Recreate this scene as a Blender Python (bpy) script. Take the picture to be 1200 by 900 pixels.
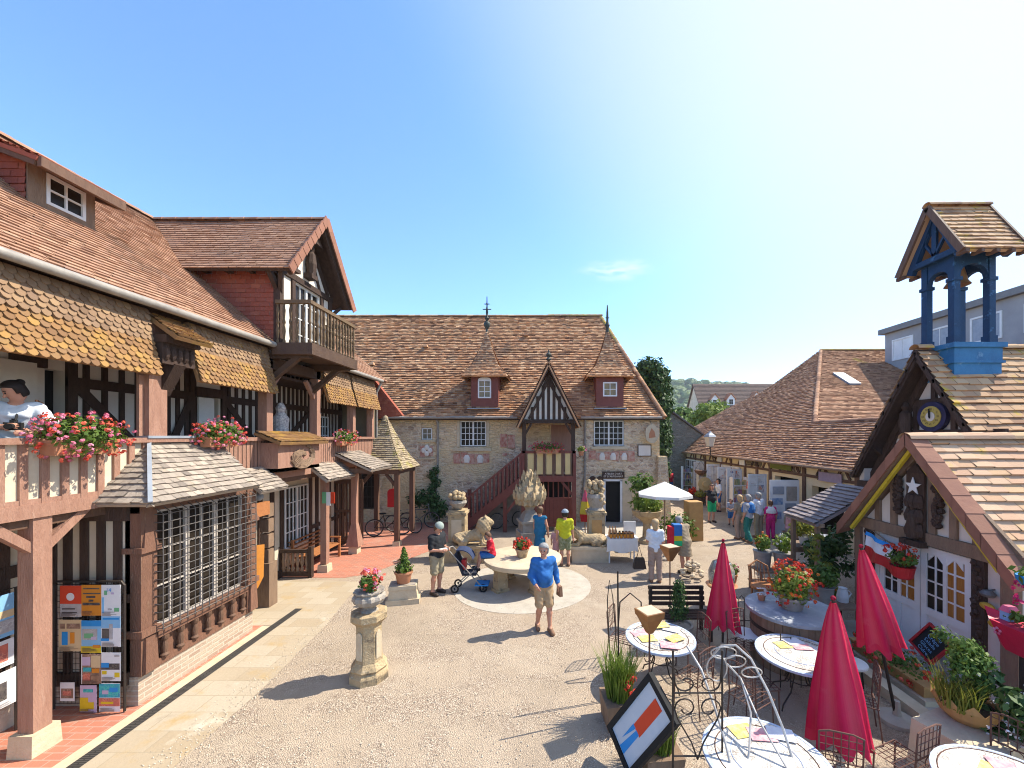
import bpy, math, random
import numpy as np
from mathutils import Vector, Matrix, noise as MN
random.seed(7)
for o in list(bpy.data.objects): bpy.data.objects.remove(o)
S = bpy.context.scene
COL = S.collection
R = math.radians
V = Vector
# ---------------------------------------------------------------- camera, sky, sun, exposure
H = 3.9; FPX = 467.0; PX, PY = 638.0, 511.0
cam = bpy.data.cameras.new("camera"); camo = bpy.data.objects.new("camera", cam); COL.objects.link(camo)
camo.location = (0, 0, H); camo.rotation_euler = (R(90), 0, 0)
cam.sensor_width = 36; cam.lens = 36 * FPX / 1200; cam.shift_x = (600 - PX) / 1200; cam.shift_y = (PY - 450) / 1200
cam.clip_start = 0.05; cam.clip_end = 5000
S.camera = camo
SUN_EL = 50.0; SUN_AZ = 73.0          # azimuth clockwise from +Y
W = bpy.data.worlds.new("World"); S.world = W; W.use_nodes = True
nt = W.node_tree; nt.nodes.clear()
wo = nt.nodes.new('ShaderNodeOutputWorld'); bg = nt.nodes.new('ShaderNodeBackground')
sk = nt.nodes.new('ShaderNodeTexSky'); sk.sky_type = 'NISHITA'; sk.sun_disc = False
sk.sun_elevation = R(SUN_EL); sk.sun_rotation = R(SUN_AZ); sk.air_density = 1.0; sk.dust_density = 0.25; sk.ozone_density = 1.5
bg.inputs[1].default_value = 0.122
# a wisp of cloud: direction-dependent noise, part of the sky itself
tcw = nt.nodes.new('ShaderNodeTexCoord'); mpw = nt.nodes.new('ShaderNodeMapping'); mpw.inputs['Scale'].default_value = (14, 14, 60)
nzw = nt.nodes.new('ShaderNodeTexNoise'); nzw.inputs['Scale'].default_value = 1.6; nzw.inputs['Detail'].default_value = 6
dv = nt.nodes.new('ShaderNodeVectorMath'); dv.operation = 'SUBTRACT'
d0 = V((82, 467, 194)).normalized(); dv.inputs[1].default_value = d0
sc = nt.nodes.new('ShaderNodeVectorMath'); sc.operation = 'MULTIPLY'; sc.inputs[1].default_value = (10, 10, 38)
ln = nt.nodes.new('ShaderNodeVectorMath'); ln.operation = 'LENGTH'
m1 = nt.nodes.new('ShaderNodeMapRange'); m1.inputs[1].default_value = 1.0; m1.inputs[2].default_value = 0.0
m2 = nt.nodes.new('ShaderNodeMapRange'); m2.inputs[1].default_value = 0.4; m2.inputs[2].default_value = 0.75
mm = nt.nodes.new('ShaderNodeMath'); mm.operation = 'MULTIPLY'
mx = nt.nodes.new('ShaderNodeMix'); mx.data_type = 'RGBA'; mx.inputs[7].default_value = (2.6, 2.75, 2.9, 1)
L = nt.links.new
L(tcw.outputs['Generated'], mpw.inputs[0]); L(mpw.outputs[0], nzw.inputs[0]); L(tcw.outputs['Generated'], dv.inputs[0])
L(dv.outputs[0], sc.inputs[0]); L(sc.outputs[0], ln.inputs[0]); L(ln.outputs['Value'], m1.inputs[0]); L(nzw.outputs[0], m2.inputs[0])
L(m1.outputs[0], mm.inputs[0]); L(m2.outputs[0], mm.inputs[1]); tn = nt.nodes.new('ShaderNodeMix'); tn.data_type = 'RGBA'; tn.blend_type = 'MULTIPLY'; tn.inputs[0].default_value = 1; tn.inputs[7].default_value = (.50, .665, .86, 1)
L(sk.outputs[0], tn.inputs[6]); L(mm.outputs[0], mx.inputs[0])
# white glow painted into the sky colour, stronger towards the sun
vd = nt.nodes.new('ShaderNodeVectorMath'); vd.operation = 'DOT_PRODUCT'; vd.inputs[1].default_value = (math.cos(R(SUN_EL)) * math.sin(R(SUN_AZ)), math.cos(R(SUN_EL)) * math.cos(R(SUN_AZ)), math.sin(R(SUN_EL)))
vr = nt.nodes.new('ShaderNodeMapRange'); vr.inputs[1].default_value = .48; vr.inputs[2].default_value = .98; vr.inputs[4].default_value = .85; vr.interpolation_type = 'SMOOTHSTEP'
vm = nt.nodes.new('ShaderNodeMix'); vm.data_type = 'RGBA'; vm.inputs[7].default_value = (2.3, 2.45, 2.6, 1)
L(tcw.outputs['Generated'], vd.inputs[0]); L(vd.outputs['Value'], vr.inputs[0]); L(vr.outputs[0], vm.inputs[0]); L(tn.outputs[2], vm.inputs[6]); L(vm.outputs[2], mx.inputs[6])
L(mx.outputs[2], bg.inputs[0]); L(bg.outputs[0], wo.inputs[0])
sl = bpy.data.lights.new("sun", 'SUN'); sl.energy = 2.4; sl.angle = R(0.5); sl.color = (1, 0.92, 0.79)
so = bpy.data.objects.new("sun", sl); COL.objects.link(so); so.location = (30, 5, 30)
ce = math.cos(R(SUN_EL)); sd = V((ce * math.sin(R(SUN_AZ)), ce * math.cos(R(SUN_AZ)), math.sin(R(SUN_EL))))
so.rotation_euler = sd.to_track_quat('Z', 'Y').to_euler()
S.view_settings.view_transform = 'Standard'; S.view_settings.look = 'None'; S.view_settings.gamma = 1
S.view_settings.use_curve_mapping = False
S.view_settings.exposure = 1.88
S.render.engine = 'CYCLES'
S.cycles.pixel_filter_type = 'BLACKMAN_HARRIS'; S.cycles.filter_width = 1.05; S.cycles.max_bounces = 8; S.cycles.diffuse_bounces = 5

def G(px, py, z=0.0):
    "world point at height z for a place measured in the photograph"
    y = FPX * (H - z) / (py - PY)
    return V(((px - PX) * y / FPX, y, z))
def AT(px, py, Y):
    return V(((px - PX) * Y / FPX, Y, H - (py - PY) * Y / FPX))

# ---------------------------------------------------------------- materials
MATS = {}
def mat(name, c1, c2=None, rough=0.8, scale=6.0, bump=0.0, bscale=None, rnd=0.0, cols=None, patch=None, spec=0.3, metal=0.0,
        stretch=(1, 1, 1), emit=None, c3=None, brick=None, stones=None, alpha=None, trans=0.0):
    """procedural material: mottled c1/c2, optional per-face tint (rnd attribute), lichen patches, brick or rubble pattern, bump"""
    if name in MATS: return MATS[name]
    m = bpy.data.materials.new(name); MATS[name] = m; m.use_nodes = True
    n = m.node_tree.nodes; l = m.node_tree.links.new
    b = n['Principled BSDF']; b.inputs['Roughness'].default_value = rough; b.inputs['Metallic'].default_value = metal
    b.inputs['Specular IOR Level'].default_value = spec
    tc = n.new('ShaderNodeTexCoord'); mp = n.new('ShaderNodeMapping'); mp.inputs['Scale'].default_value = stretch
    l(tc.outputs['Object'], mp.inputs[0]); co = mp.outputs[0]
    def mixc(fac, a, bcol, typ='MIX'):
        x = n.new('ShaderNodeMix'); x.data_type = 'RGBA'; x.blend_type = typ
        for i, s in ((0, fac), (6, a), (7, bcol)):
            if hasattr(s, 'links') or hasattr(s, 'is_linked'): l(s, x.inputs[i])
            elif isinstance(s, (int, float)): x.inputs[i].default_value = s
            else: x.inputs[i].default_value = (*s[:3], 1)
        return x.outputs[2]
    def noise(scale, detail=5, rough=.6, c=None):
        x = n.new('ShaderNodeTexNoise'); x.inputs['Scale'].default_value = scale; x.inputs['Detail'].default_value = detail
        x.inputs['Roughness'].default_value = rough; l(c or co, x.inputs[0]); return x.outputs[0]
    def ramp(v, a, bb, x0=0.0, x1=1.0):
        x = n.new('ShaderNodeMapRange'); x.inputs[1].default_value = a; x.inputs[2].default_value = bb
        x.inputs[3].default_value = x0; x.inputs[4].default_value = x1; l(v, x.inputs[0]); return x.outputs[0]
    c2 = c2 or tuple(min(1, x * 0.8) for x in c1)
    col = mixc(ramp(noise(scale), .3, .7), c1, c2)
    hgt = None
    if cols:
        at = n.new('ShaderNodeAttribute'); at.attribute_name = 'rnd'
        cr = n.new('ShaderNodeValToRGB'); cr.color_ramp.interpolation = 'LINEAR'
        el = cr.color_ramp.elements
        while len(el) < len(cols): el.new(0.5)
        for i, cc in enumerate(cols): el[i].position = i / (len(cols) - 1); el[i].color = (*cc, 1)
        l(at.outputs['Fac'], cr.inputs[0])
        col = mixc(0.25, cr.outputs[0], col)
    if rnd:
        at = n.new('ShaderNodeAttribute'); at.attribute_name = 'rnd'
        col = mixc(ramp(at.outputs['Fac'], 0, 1, 0, rnd), col, c3 or tuple(x * .45 for x in c1))
    if stones:
        vo = n.new('ShaderNodeTexVoronoi'); vo.inputs['Scale'].default_value = stones[0]; vo.feature = 'F1'
        ve = n.new('ShaderNodeTexVoronoi'); ve.inputs['Scale'].default_value = stones[0]; ve.feature = 'DISTANCE_TO_EDGE'
        ms = n.new('ShaderNodeMapping'); ms.inputs['Scale'].default_value = stones[4] if len(stones) > 4 else (1, 1, 1.7)
        l(tc.outputs['Object'], ms.inputs[0]); l(ms.outputs[0], vo.inputs[0]); l(ms.outputs[0], ve.inputs[0])
        sx = n.new('ShaderNodeSeparateColor'); l(vo.outputs['Color'], sx.inputs[0])
        stn = mixc(sx.outputs[0], stones[1], stones[2])
        stn = mixc(ramp(ve.outputs['Distance'], 0.02, 0.10), stones[3], stn)
        big = noise(stones[5] if len(stones) > 5 else 0.55, 4)
        col = mixc(ramp(big, .42, .56), stn, col)
        hgt = ramp(ve.outputs['Distance'], 0.0, 0.15)
    if brick:
        # (scale, axes 'xz'|'yz'|'xy', brick w, row h, colour a, colour b, mortar colour, mortar size)
        sp = n.new('ShaderNodeSeparateXYZ'); cb = n.new('ShaderNodeCombineXYZ'); l(co, sp.inputs[0])
        ax = {'x': 0, 'y': 1, 'z': 2}
        l(sp.outputs[ax[brick[1][0]]], cb.inputs[0]); l(sp.outputs[ax[brick[1][1]]], cb.inputs[1])
        bt = n.new('ShaderNodeTexBrick'); l(cb.outputs[0], bt.inputs[0]); bt.inputs['Scale'].default_value = brick[0]
        bt.inputs['Brick Width'].default_value = brick[2]; bt.inputs['Row Height'].default_value = brick[3]
        bt.inputs['Color1'].default_value = (*brick[4], 1); bt.inputs['Color2'].default_value = (*brick[5], 1)
        bt.inputs['Mortar'].default_value = (*brick[6], 1); bt.inputs['Mortar Size'].default_value = brick[7]
        bt.inputs['Mortar Smooth'].default_value = .2
        col = mixc(0.3, bt.outputs[0], col); hgt = ramp(bt.outputs['Fac'], 1, 0)
    if patch:   # (colour, scale, lo, hi)
        for p in (patch if isinstance(patch, list) else [patch]):
            f = ramp(noise(p[1], 6, .65), p[2], p[3])
            col = mixc(f, col, p[0])
    l(col, b.inputs['Base Color'])
    if bump:
        bp = n.new('ShaderNodeBump'); bp.inputs['Strength'].default_value = bump; bp.inputs['Distance'].default_value = .03
        hn = noise(bscale or scale * 4, 6)
        if hgt is not None:
            ad = n.new('ShaderNodeMath'); ad.operation = 'MULTIPLY_ADD'; l(hgt, ad.inputs[0]); ad.inputs[1].default_value = 1.2; l(hn, ad.inputs[2]); hn = ad.outputs[0]
        l(hn, bp.inputs['Height']); l(bp.outputs[0], b.inputs['Normal'])
    if trans:
        b.inputs['Subsurface Weight'].default_value = 0.0
        tr = n.new('ShaderNodeBsdfTranslucent'); l(col, tr.inputs[0]); ms_ = n.new('ShaderNodeMixShader'); ms_.inputs[0].default_value = trans
        l(b.outputs[0], ms_.inputs[1]); l(tr.outputs[0], ms_.inputs[2]); l(ms_.outputs[0], n['Material Output'].inputs[0])
    return m

# ---------------------------------------------------------------- mesh builder
class Fr:
    "local frame on a facade: u along it, v up, n out of it"
    def __init__(s, o, u, v=(0, 0, 1)):
        s.o = V(o); s.u = V(u).normalized(); s.v = V(v).normalized(); s.n = s.u.cross(s.v).normalized()
    def p(s, u, v, n=0.0): return s.o + s.u * u + s.v * v + s.n * n
class MB:
    def __init__(s): s.v = []; s.f = []; s.r = []; s.m = []; s.mi = 0; s.rv = None; s.c = []
    def cut(s):
        "what was added since the last cut is one piece (see each)"
        s.c.append((len(s.v), len(s.f)))
    def each(s, name, m, parent, **k):
        "one object per piece"
        out = []; a = (0, 0)
        if not s.c or s.c[-1] != (len(s.v), len(s.f)): s.cut()
        for b in s.c:
            q = MB(); q.v = s.v[a[0]:b[0]]; q.f = [[i - a[0] for i in f] for f in s.f[a[1]:b[1]]]; q.r = s.r[a[1]:b[1]]; q.m = s.m[a[1]:b[1]]
            out.append(q.build(name, m, parent, **k)); a = b
        return out
    def add(s, vs, fs, r=None):
        b = len(s.v); s.v += [tuple(x) for x in vs]
        r = (s.rv if s.rv is not None else random.random()) if r is None else r
        for f in fs: s.f.append([b + i for i in f]); s.r.append(r); s.m.append(s.mi)
        return s
    def poly(s, pts, r=None): return s.add(pts, [list(range(len(pts)))], r)
    def hexa(s, p, r=None):
        return s.add(p, [(0, 3, 2, 1), (4, 5, 6, 7), (0, 1, 5, 4), (1, 2, 6, 5), (2, 3, 7, 6), (3, 0, 4, 7)], r)
    def box(s, x0, x1, y0, y1, z0, z1, r=None):
        return s.hexa([(x0, y0, z0), (x1, y0, z0), (x1, y1, z0), (x0, y1, z0), (x0, y0, z1), (x1, y0, z1), (x1, y1, z1), (x0, y1, z1)], r)
    def cbox(s, c, sx, sy, sz, rz=0.0, taper=1.0, r=None):
        "box standing on c"
        ca, sa = math.cos(rz), math.sin(rz); P = []
        for z, k in ((0, 1.0), (sz, taper)):
            for dx, dy in ((-1, -1), (1, -1), (1, 1), (-1, 1)):
                x, y = dx * sx / 2 * k, dy * sy / 2 * k
                P.append((c[0] + x * ca - y * sa, c[1] + x * sa + y * ca, c[2] + z))
        return s.hexa(P, r)
    def fbox(s, F, u0, u1, v0, v1, n0, n1, r=None):
        return s.hexa([F.p(u0, v0, n1), F.p(u1, v0, n1), F.p(u1, v0, n0), F.p(u0, v0, n0), F.p(u0, v1, n1), F.p(u1, v1, n1), F.p(u1, v1, n0), F.p(u0, v1, n0)], r)
    def fbar(s, F, a, b, w, n0, n1):
        "slanting timber in a facade frame from (u,v) a to b"
        a, b = V(a), V(b); d = (b - a).normalized(); q = V((-d.y, d.x)) * (w / 2)
        P = [a - q, b - q, b + q, a + q]
        return s.hexa([F.p(*P[0], n0), F.p(*P[1], n0), F.p(*P[2], n0), F.p(*P[3], n0), F.p(*P[0], n1), F.p(*P[1], n1), F.p(*P[2], n1), F.p(*P[3], n1)])
    def bar(s, a, b, w, d=None, up=(0, 0, 1)):
        a, b = V(a), V(b); d = w if d is None else d; t = (b - a).normalized(); up = V(up)
        if abs(t.dot(up)) > .98: up = V((0, 1, 0))
        x = t.cross(up).normalized(); y = x.cross(t).normalized()
        P = []
        for e in (a, b):
            for i, j in ((-1, -1), (1, -1), (1, 1), (-1, 1)): P.append(e + x * (i * w / 2) + y * (j * d / 2))
        return s.hexa(P)
    def prism(s, F, pts, n0, n1, r=None):
        k = len(pts); a = [F.p(u, v, n1) for u, v in pts]; b = [F.p(u, v, n0) for u, v in pts]
        return s.add(a + b, [list(range(k)), list(range(2 * k - 1, k - 1, -1))] + [(i, k + i, k + (i + 1) % k, (i + 1) % k) for i in range(k)], r)
    def slab(s, pts, t, r=None):
        pts = [V(p) for p in pts]; nn = (pts[1] - pts[0]).cross(pts[2] - pts[0]).normalized()
        if nn.z < 0: pts = pts[::-1]; nn = -nn
        k = len(pts); b = [p - nn * t for p in pts]
        return s.add(pts + b, [list(range(k)), list(range(2 * k - 1, k - 1, -1))] + [(i, k + i, k + (i + 1) % k, (i + 1) % k) for i in range(k)], r)
    def tube(s, pts, r, n=6, r2=None, closed=False, rr=None):
        pts = [V(p) for p in pts]; k = len(pts); r2 = r if r2 is None else r2
        vs = []; px = None
        for i, p in enumerate(pts):
            a = pts[i - 1] if (i > 0 or closed) else p; c = pts[(i + 1) % k] if (i < k - 1 or closed) else p
            t = (c - a); t = t.normalized() if t.length > 1e-9 else V((0, 0, 1))
            if px is None:
                px = t.cross(V((0, 0, 1)));
                if px.length < .05: px = t.cross(V((0, 1, 0)))
            px = (px - t * px.dot(t)).normalized(); q = t.cross(px)
            ra = r + (r2 - r) * i / max(1, k - 1)
            for j in range(n):
                w = 2 * math.pi * j / n; vs.append(p + px * (math.cos(w) * ra) + q * (math.sin(w) * ra))
        fs = []
        for i in range(k if closed else k - 1):
            for j in range(n):
                i2 = (i + 1) % k; fs.append((i * n + j, i * n + (j + 1) % n, i2 * n + (j + 1) % n, i2 * n + j))
        if not closed: fs += [list(range(n - 1, -1, -1)), list(range((k - 1) * n, k * n))]
        return s.add(vs, fs, rr)
    def lathe(s, prof, c=(0, 0, 0), n=16, sx=1, sy=1, r=None, wob=0.0, lobes=0):
        vs = []
        for rad, z in prof:
            for j in range(n):
                w = 2 * math.pi * j / n; q = 1 + (wob * math.cos(lobes * w) if lobes else 0)
                vs.append((c[0] + rad * q * sx * math.cos(w), c[1] + rad * q * sy * math.sin(w), c[2] + z))
        fs = []
        for i in range(len(prof) - 1):
            for j in range(n): fs.append((i * n + j, i * n + (j + 1) % n, (i + 1) * n + (j + 1) % n, (i + 1) * n + j))
        fs += [list(range(n - 1, -1, -1)), list(range((len(prof) - 1) * n, len(prof) * n))]
        return s.add(vs, fs, r)
    def ball(s, c, rx, ry=None, rz=None, n=10, m=7, jit=0.0, r=None):
        ry = rx if ry is None else ry; rz = rx if rz is None else rz
        vs = [(c[0], c[1], c[2] - rz)]
        for i in range(1, m):
            t = math.pi * i / m - math.pi / 2
            for j in range(n):
                w = 2 * math.pi * j / n; k = 1 + random.uniform(-jit, jit)
                vs.append((c[0] + rx * k * math.cos(t) * math.cos(w), c[1] + ry * k * math.cos(t) * math.sin(w), c[2] + rz * k * math.sin(t)))
        vs.append((c[0], c[1], c[2] + rz)); fs = []
        for j in range(n): fs.append((0, 1 + (j + 1) % n, 1 + j))
        for i in range(m - 2):
            for j in range(n): fs.append((1 + i * n + j, 1 + i * n + (j + 1) % n, 1 + (i + 1) * n + (j + 1) % n, 1 + (i + 1) * n + j))
        e = len(vs) - 1
        for j in range(n): fs.append((e, 1 + (m - 2) * n + j, 1 + (m - 2) * n + (j + 1) % n))
        return s.add(vs, fs, r)
    def leaf(s, c, size, nrm, r=None, asp=.55):
        nrm = V(nrm).normalized(); t = nrm.cross(V((random.uniform(-1, 1), random.uniform(-1, 1), random.uniform(-1, 1))))
        if t.length < .01: t = nrm.orthogonal()
        t.normalize(); b = nrm.cross(t); c = V(c)
        return s.add([c - t * size, c - b * size * asp, c + t * size, c + b * size * asp], [(0, 1, 2, 3)], r)
    def foliage(s, c, rx, ry, rz, n, size, shell=.55, flat=0.0, rr=None):
        for _ in range(n):
            d = V((random.gauss(0, 1), random.gauss(0, 1), random.gauss(0, 1))).normalized()
            k = random.uniform(shell, 1.0) * random.uniform(.85, 1.06)
            p = V((c[0] + d.x * rx * k, c[1] + d.y * ry * k, c[2] + d.z * rz * k))
            nn = d + V((random.uniform(-1, 1), random.uniform(-1, 1), random.uniform(-.6, 1))) * .8
            s.leaf(p, size * random.uniform(.6, 1.3), nn, rr if rr is not None else random.random())
        return s
    def grass(s, c, rx, ry, h, n, w=.008, lean=.35):
        for _ in range(n):
            a = random.uniform(0, 6.28); k = math.sqrt(random.random()); x = c[0] + rx * k * math.cos(a); y = c[1] + ry * k * math.sin(a)
            hh = h * random.uniform(.6, 1.1); la = random.uniform(0, 6.28); lx = math.cos(la) * lean * hh; ly = math.sin(la) * lean * hh
            px, py = -math.sin(la) * w, math.cos(la) * w; z = c[2]
            s.add([(x - px, y - py, z), (x + px, y + py, z), (x + px * .8 + lx * .35, y + py * .8 + ly * .35, z + hh * .6), (x - px * .8 + lx * .35, y - py * .8 + ly * .35, z + hh * .6),
                   (x + lx, y + ly, z + hh)], [(0, 1, 2, 3), (3, 2, 4)])
        return s
    def build(s, name, m, parent=None, smooth=False, world=True, bevel=0.0):
        """ONE mesh object; coordinates are world coordinates unless world is False (then the parent's own)"""
        off = V((0, 0, 0)); q = parent
        if parent is not None and world:
            while q is not None: off = off + q.location; q = q.parent
        vs = s.v if off.length == 0 else [(a - off.x, b - off.y, c - off.z) for a, b, c in s.v]
        org = V((0, 0, 0))
        if parent is None and world and vs:      # put a lone object's origin at its base
            A = np.array(vs); org = V(((A[:, 0].min() + A[:, 0].max()) / 2, (A[:, 1].min() + A[:, 1].max()) / 2, A[:, 2].min()))
            vs = (A - np.array(org)).tolist()
        me = bpy.data.meshes.new(name); me.from_pydata(vs, [], s.f); 
        ms = m if isinstance(m, (list, tuple)) else [m]
        for x in ms: me.materials.append(x)
        me.polygons.foreach_set('material_index', s.m)
        a = me.attributes.new('rnd', 'FLOAT', 'FACE'); a.data.foreach_set('value', s.r)
        if smooth: me.polygons.foreach_set('use_smooth', [True] * len(s.f))
        me.update()
        o = bpy.data.objects.new(name, me); COL.objects.link(o); o.location = org
        if parent is not None: o.parent = parent
        if bevel:
            bv = o.modifiers.new('bevel', 'BEVEL'); bv.width = bevel; bv.segments = 2; bv.limit_method = 'ANGLE'; bv.angle_limit = R(40)
        if smooth == 'auto':
            me.set_sharp_from_angle(angle=R(38))
        return o
def tag(o, label=None, cat=None, group=None, kind=None):
    if label: o['label'] = label
    if cat: o['category'] = cat
    if group: o['group'] = group
    if kind: o['kind'] = kind
    return o
def thing(name, label, cat, loc=(0, 0, 0), rz=0.0, group=None):
    o = bpy.data.objects.new(name, None); COL.objects.link(o); o.location = loc; o.rotation_euler = (0, 0, rz); o.empty_display_size = .2
    return tag(o, label, cat, group)
def dup(root, loc, rz=0.0, label=None, scale=1.0):
    def rec(o, par):
        c = o.copy(); COL.objects.link(c)
        if par is not None: c.parent = par
        for ch in [x for x in bpy.data.objects if x.parent == o]: rec(ch, c)
        return c
    r = rec(root, None); r.location = loc; r.rotation_euler = (0, 0, rz); r.scale = (scale,) * 3
    if label: r['label'] = label
    return r
FONT = {}
def text(mb, txt, F, u, v, size, n=0.004, align='CENTER', mi=0):
    "writing laid as flat letters just proud of a facade frame"
    cu = bpy.data.curves.new('t', 'FONT'); cu.body = txt; cu.size = size; cu.align_x = align; cu.align_y = 'CENTER'; cu.resolution_u = 2
    ob = bpy.data.objects.new('t', cu); COL.objects.link(ob)
    me = bpy.data.meshes.new_from_object(ob.evaluated_get(bpy.context.evaluated_depsgraph_get()))
    mb.mi = mi
    mb.add([F.p(u + x.co.x, v + x.co.y, n) for x in me.vertices], [list(p.vertices) for p in me.polygons], .5)
    mb.mi = 0
    bpy.data.objects.remove(ob); bpy.data.curves.remove(cu); bpy.data.meshes.remove(me)

def tiles(mb, poly, tw, ch, th=.022, nrm=None, scallop=False, jit=.004, base=.06, bm=None, und=.028):
    "lay individual overlapping tiles in courses over a planar polygon (real geometry); base slab under it"
    P = [V(p) for p in poly]
    n = (P[1] - P[0]).cross(P[2] - P[0]).normalized()
    if nrm is not None:
        if n.dot(V(nrm)) < 0: n = -n
    elif n.z < 0: n = -n
    v = V((0, 0, 1)) - n * n.z; v.normalize(); u = v.cross(n).normalized()
    O = P[0]; Q = [((p - O).dot(u), (p - O).dot(v)) for p in P]
    v0 = min(q[1] for q in Q); v1 = max(q[1] for q in Q)
    def span(h):
        xs = []
        for i in range(len(Q)):
            a, b = Q[i], Q[(i + 1) % len(Q)]
            if (a[1] <= h) != (b[1] <= h): xs.append(a[0] + (b[0] - a[0]) * (h - a[1]) / (b[1] - a[1]))
        return (min(xs), max(xs)) if len(xs) > 1 else None
    if base:
        pts = P if (P[1] - P[0]).cross(P[2] - P[0]).dot(n) > 0 else P[::-1]; k = len(pts); pts = [p - n * (und * .8) for p in pts]; b = [p - n * base for p in pts]
        (bm or mb).add(pts + b, [list(range(k)), list(range(2 * k - 1, k - 1, -1))] + [(i, k + i, k + (i + 1) % k, (i + 1) % k) for i in range(k)], .3)
    W3 = lambda a, b, h: O + u * a + v * b + n * (h + und * MN.noise((a * .55 + O.x, b * .55 + O.y, O.z)))
    rows = max(1, int(round((v1 - v0) / ch))); c = (v1 - v0) / rows
    for i in range(rows):
        a = v0 + i * c; sa = span(a + 1e-4); sb = span(min(a + c, v1) - 1e-4)
        if not sa or not sb: continue
        lo = min(sa[0], sb[0]); hi = max(sa[1], sb[1]); off = (i % 2) * tw / 2 + random.uniform(-.02, .02)
        k = math.floor((lo - off) / tw); rowj = random.uniform(-jit, jit)
        while k * tw + off < hi:
            ua, ub = k * tw + off, (k + 1) * tw + off; k += 1; g = .003
            A0, A1 = max(ua + g, sa[0]), min(ub - g, sa[1]); B0, B1 = max(ua + g, sb[0]), min(ub - g, sb[1])
            if A1 - A0 < .005 and B1 - B0 < .005: continue
            if A1 < A0: A0 = A1 = min(max((ua + ub) / 2, sa[0]), sa[1])
            if B1 < B0: B0 = B1 = min(max((ua + ub) / 2, sb[0]), sb[1])
            h = th * random.uniform(.85, 1.2) + random.uniform(0, jit); a2 = a + random.uniform(-jit, jit) + rowj; r = random.random(); t0 = th * .25
            if scallop and A1 - A0 > tw * .6:
                dr = c * .55; pts = [(A0, a2 + dr * .2), (A0 + (A1 - A0) * .18, a2 - dr * .45), (A0 + (A1 - A0) * .5, a2 - dr * .8), (A0 + (A1 - A0) * .82, a2 - dr * .45), (A1, a2 + dr * .2)]
                top = [W3(x, y, h) for x, y in pts]; bot = [W3(x, y, 0) for x, y in pts]
                mb.add(top + [W3(B1, a + c, t0), W3(B0, a + c, t0)] + bot, [(0, 1, 2, 3, 4, 5, 6)] + [(7 + j, 8 + j, j + 1, j) for j in range(4)], r)
            else:
                mb.add([W3(A0, a2, h), W3(A1, a2, h + random.uniform(-1, 1) * jit * .5), W3(B1, a + c, t0), W3(B0, a + c, t0), W3(A0, a2, 0), W3(A1, a2, 0)], [(0, 1, 2, 3), (4, 5, 1, 0)], r)
def ridge(mb, a, b, r=.1, seg=.33):
    a, b = V(a), V(b); L_ = (b - a).length; k = max(1, int(L_ / seg)); t = (b - a) / k; x = t.normalized().cross(V((0, 0, 1))).normalized(); z = x.cross(t.normalized())
    for i in range(k):
        p, q = a + t * i, a + t * (i + 1.06); vs = []
        for e, rr in ((p, r * 1.12), (q, r)):
            for j in range(7):
                w = math.pi * j / 6; vs.append(e + x * (math.cos(w) * rr) + z * (math.sin(w) * rr * .8 - r * .35))
        mb.add(vs, [(j, j + 1, 8 + j, 7 + j) for j in range(6)] + [(0, 1, 2, 3, 4, 5, 6)])
def holes(mb, F, u0, u1, v0, v1, hs, n0, n1):
    "solid wall with rectangular openings"
    us = sorted({u0, u1, *[h[0] for h in hs], *[h[1] for h in hs]}); vs = sorted({v0, v1, *[h[2] for h in hs], *[h[3] for h in hs]})
    us = [x for x in us if u0 <= x <= u1]; vs = [x for x in vs if v0 <= x <= v1]
    for i in range(len(us) - 1):
        j = 0
        while j < len(vs) - 1:
            def open_(jj):
                cu, cv = (us[i] + us[i + 1]) / 2, (vs[jj] + vs[jj + 1]) / 2
                return any(h[0] < cu < h[1] and h[2] < cv < h[3] for h in hs)
            if open_(j): j += 1; continue
            k = j
            while k < len(vs) - 1 and not open_(k): k += 1
            mb.fbox(F, us[i], us[i + 1], vs[j], vs[k], n0, n1); j = k
def window(F, u0, u1, v0, v1, nx, ny, parent, fm, gm, n=0.0, t=.045, bw=.026, leaves=1, name='window', depth=.05):
    mb = MB(); mb.fbox(F, u0, u0 + t, v0, v1, n - depth, n); mb.fbox(F, u1 - t, u1, v0, v1, n - depth, n)
    mb.fbox(F, u0 + t, u1 - t, v0, v0 + t, n - depth, n); mb.fbox(F, u0 + t, u1 - t, v1 - t, v1, n - depth, n)
    wl = (u1 - u0 - 2 * t) / leaves
    for k in range(leaves):
        a = u0 + t + k * wl; b = a + wl
        if k: mb.fbox(F, a - t * .8, a + t * .8, v0 + t, v1 - t, n - depth * .9, n + .004)
        for i in range(1, nx): x = a + wl * i / nx; mb.fbox(F, x - bw / 2, x + bw / 2, v0 + t, v1 - t, n - depth * .8, n - .008)
        for j in range(1, ny): y = v0 + t + (v1 - v0 - 2 * t) * j / ny; mb.fbox(F, a, b, y - bw / 2, y + bw / 2, n - depth * .8, n - .010)
    w = mb.build(name, fm, parent); g = MB(); g.fbox(F, u0 + t * .5, u1 - t * .5, v0 + t * .5, v1 - t * .5, n - depth * .7 - .012, n - depth * .7)
    g.build('pane', gm, w); return w
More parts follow.
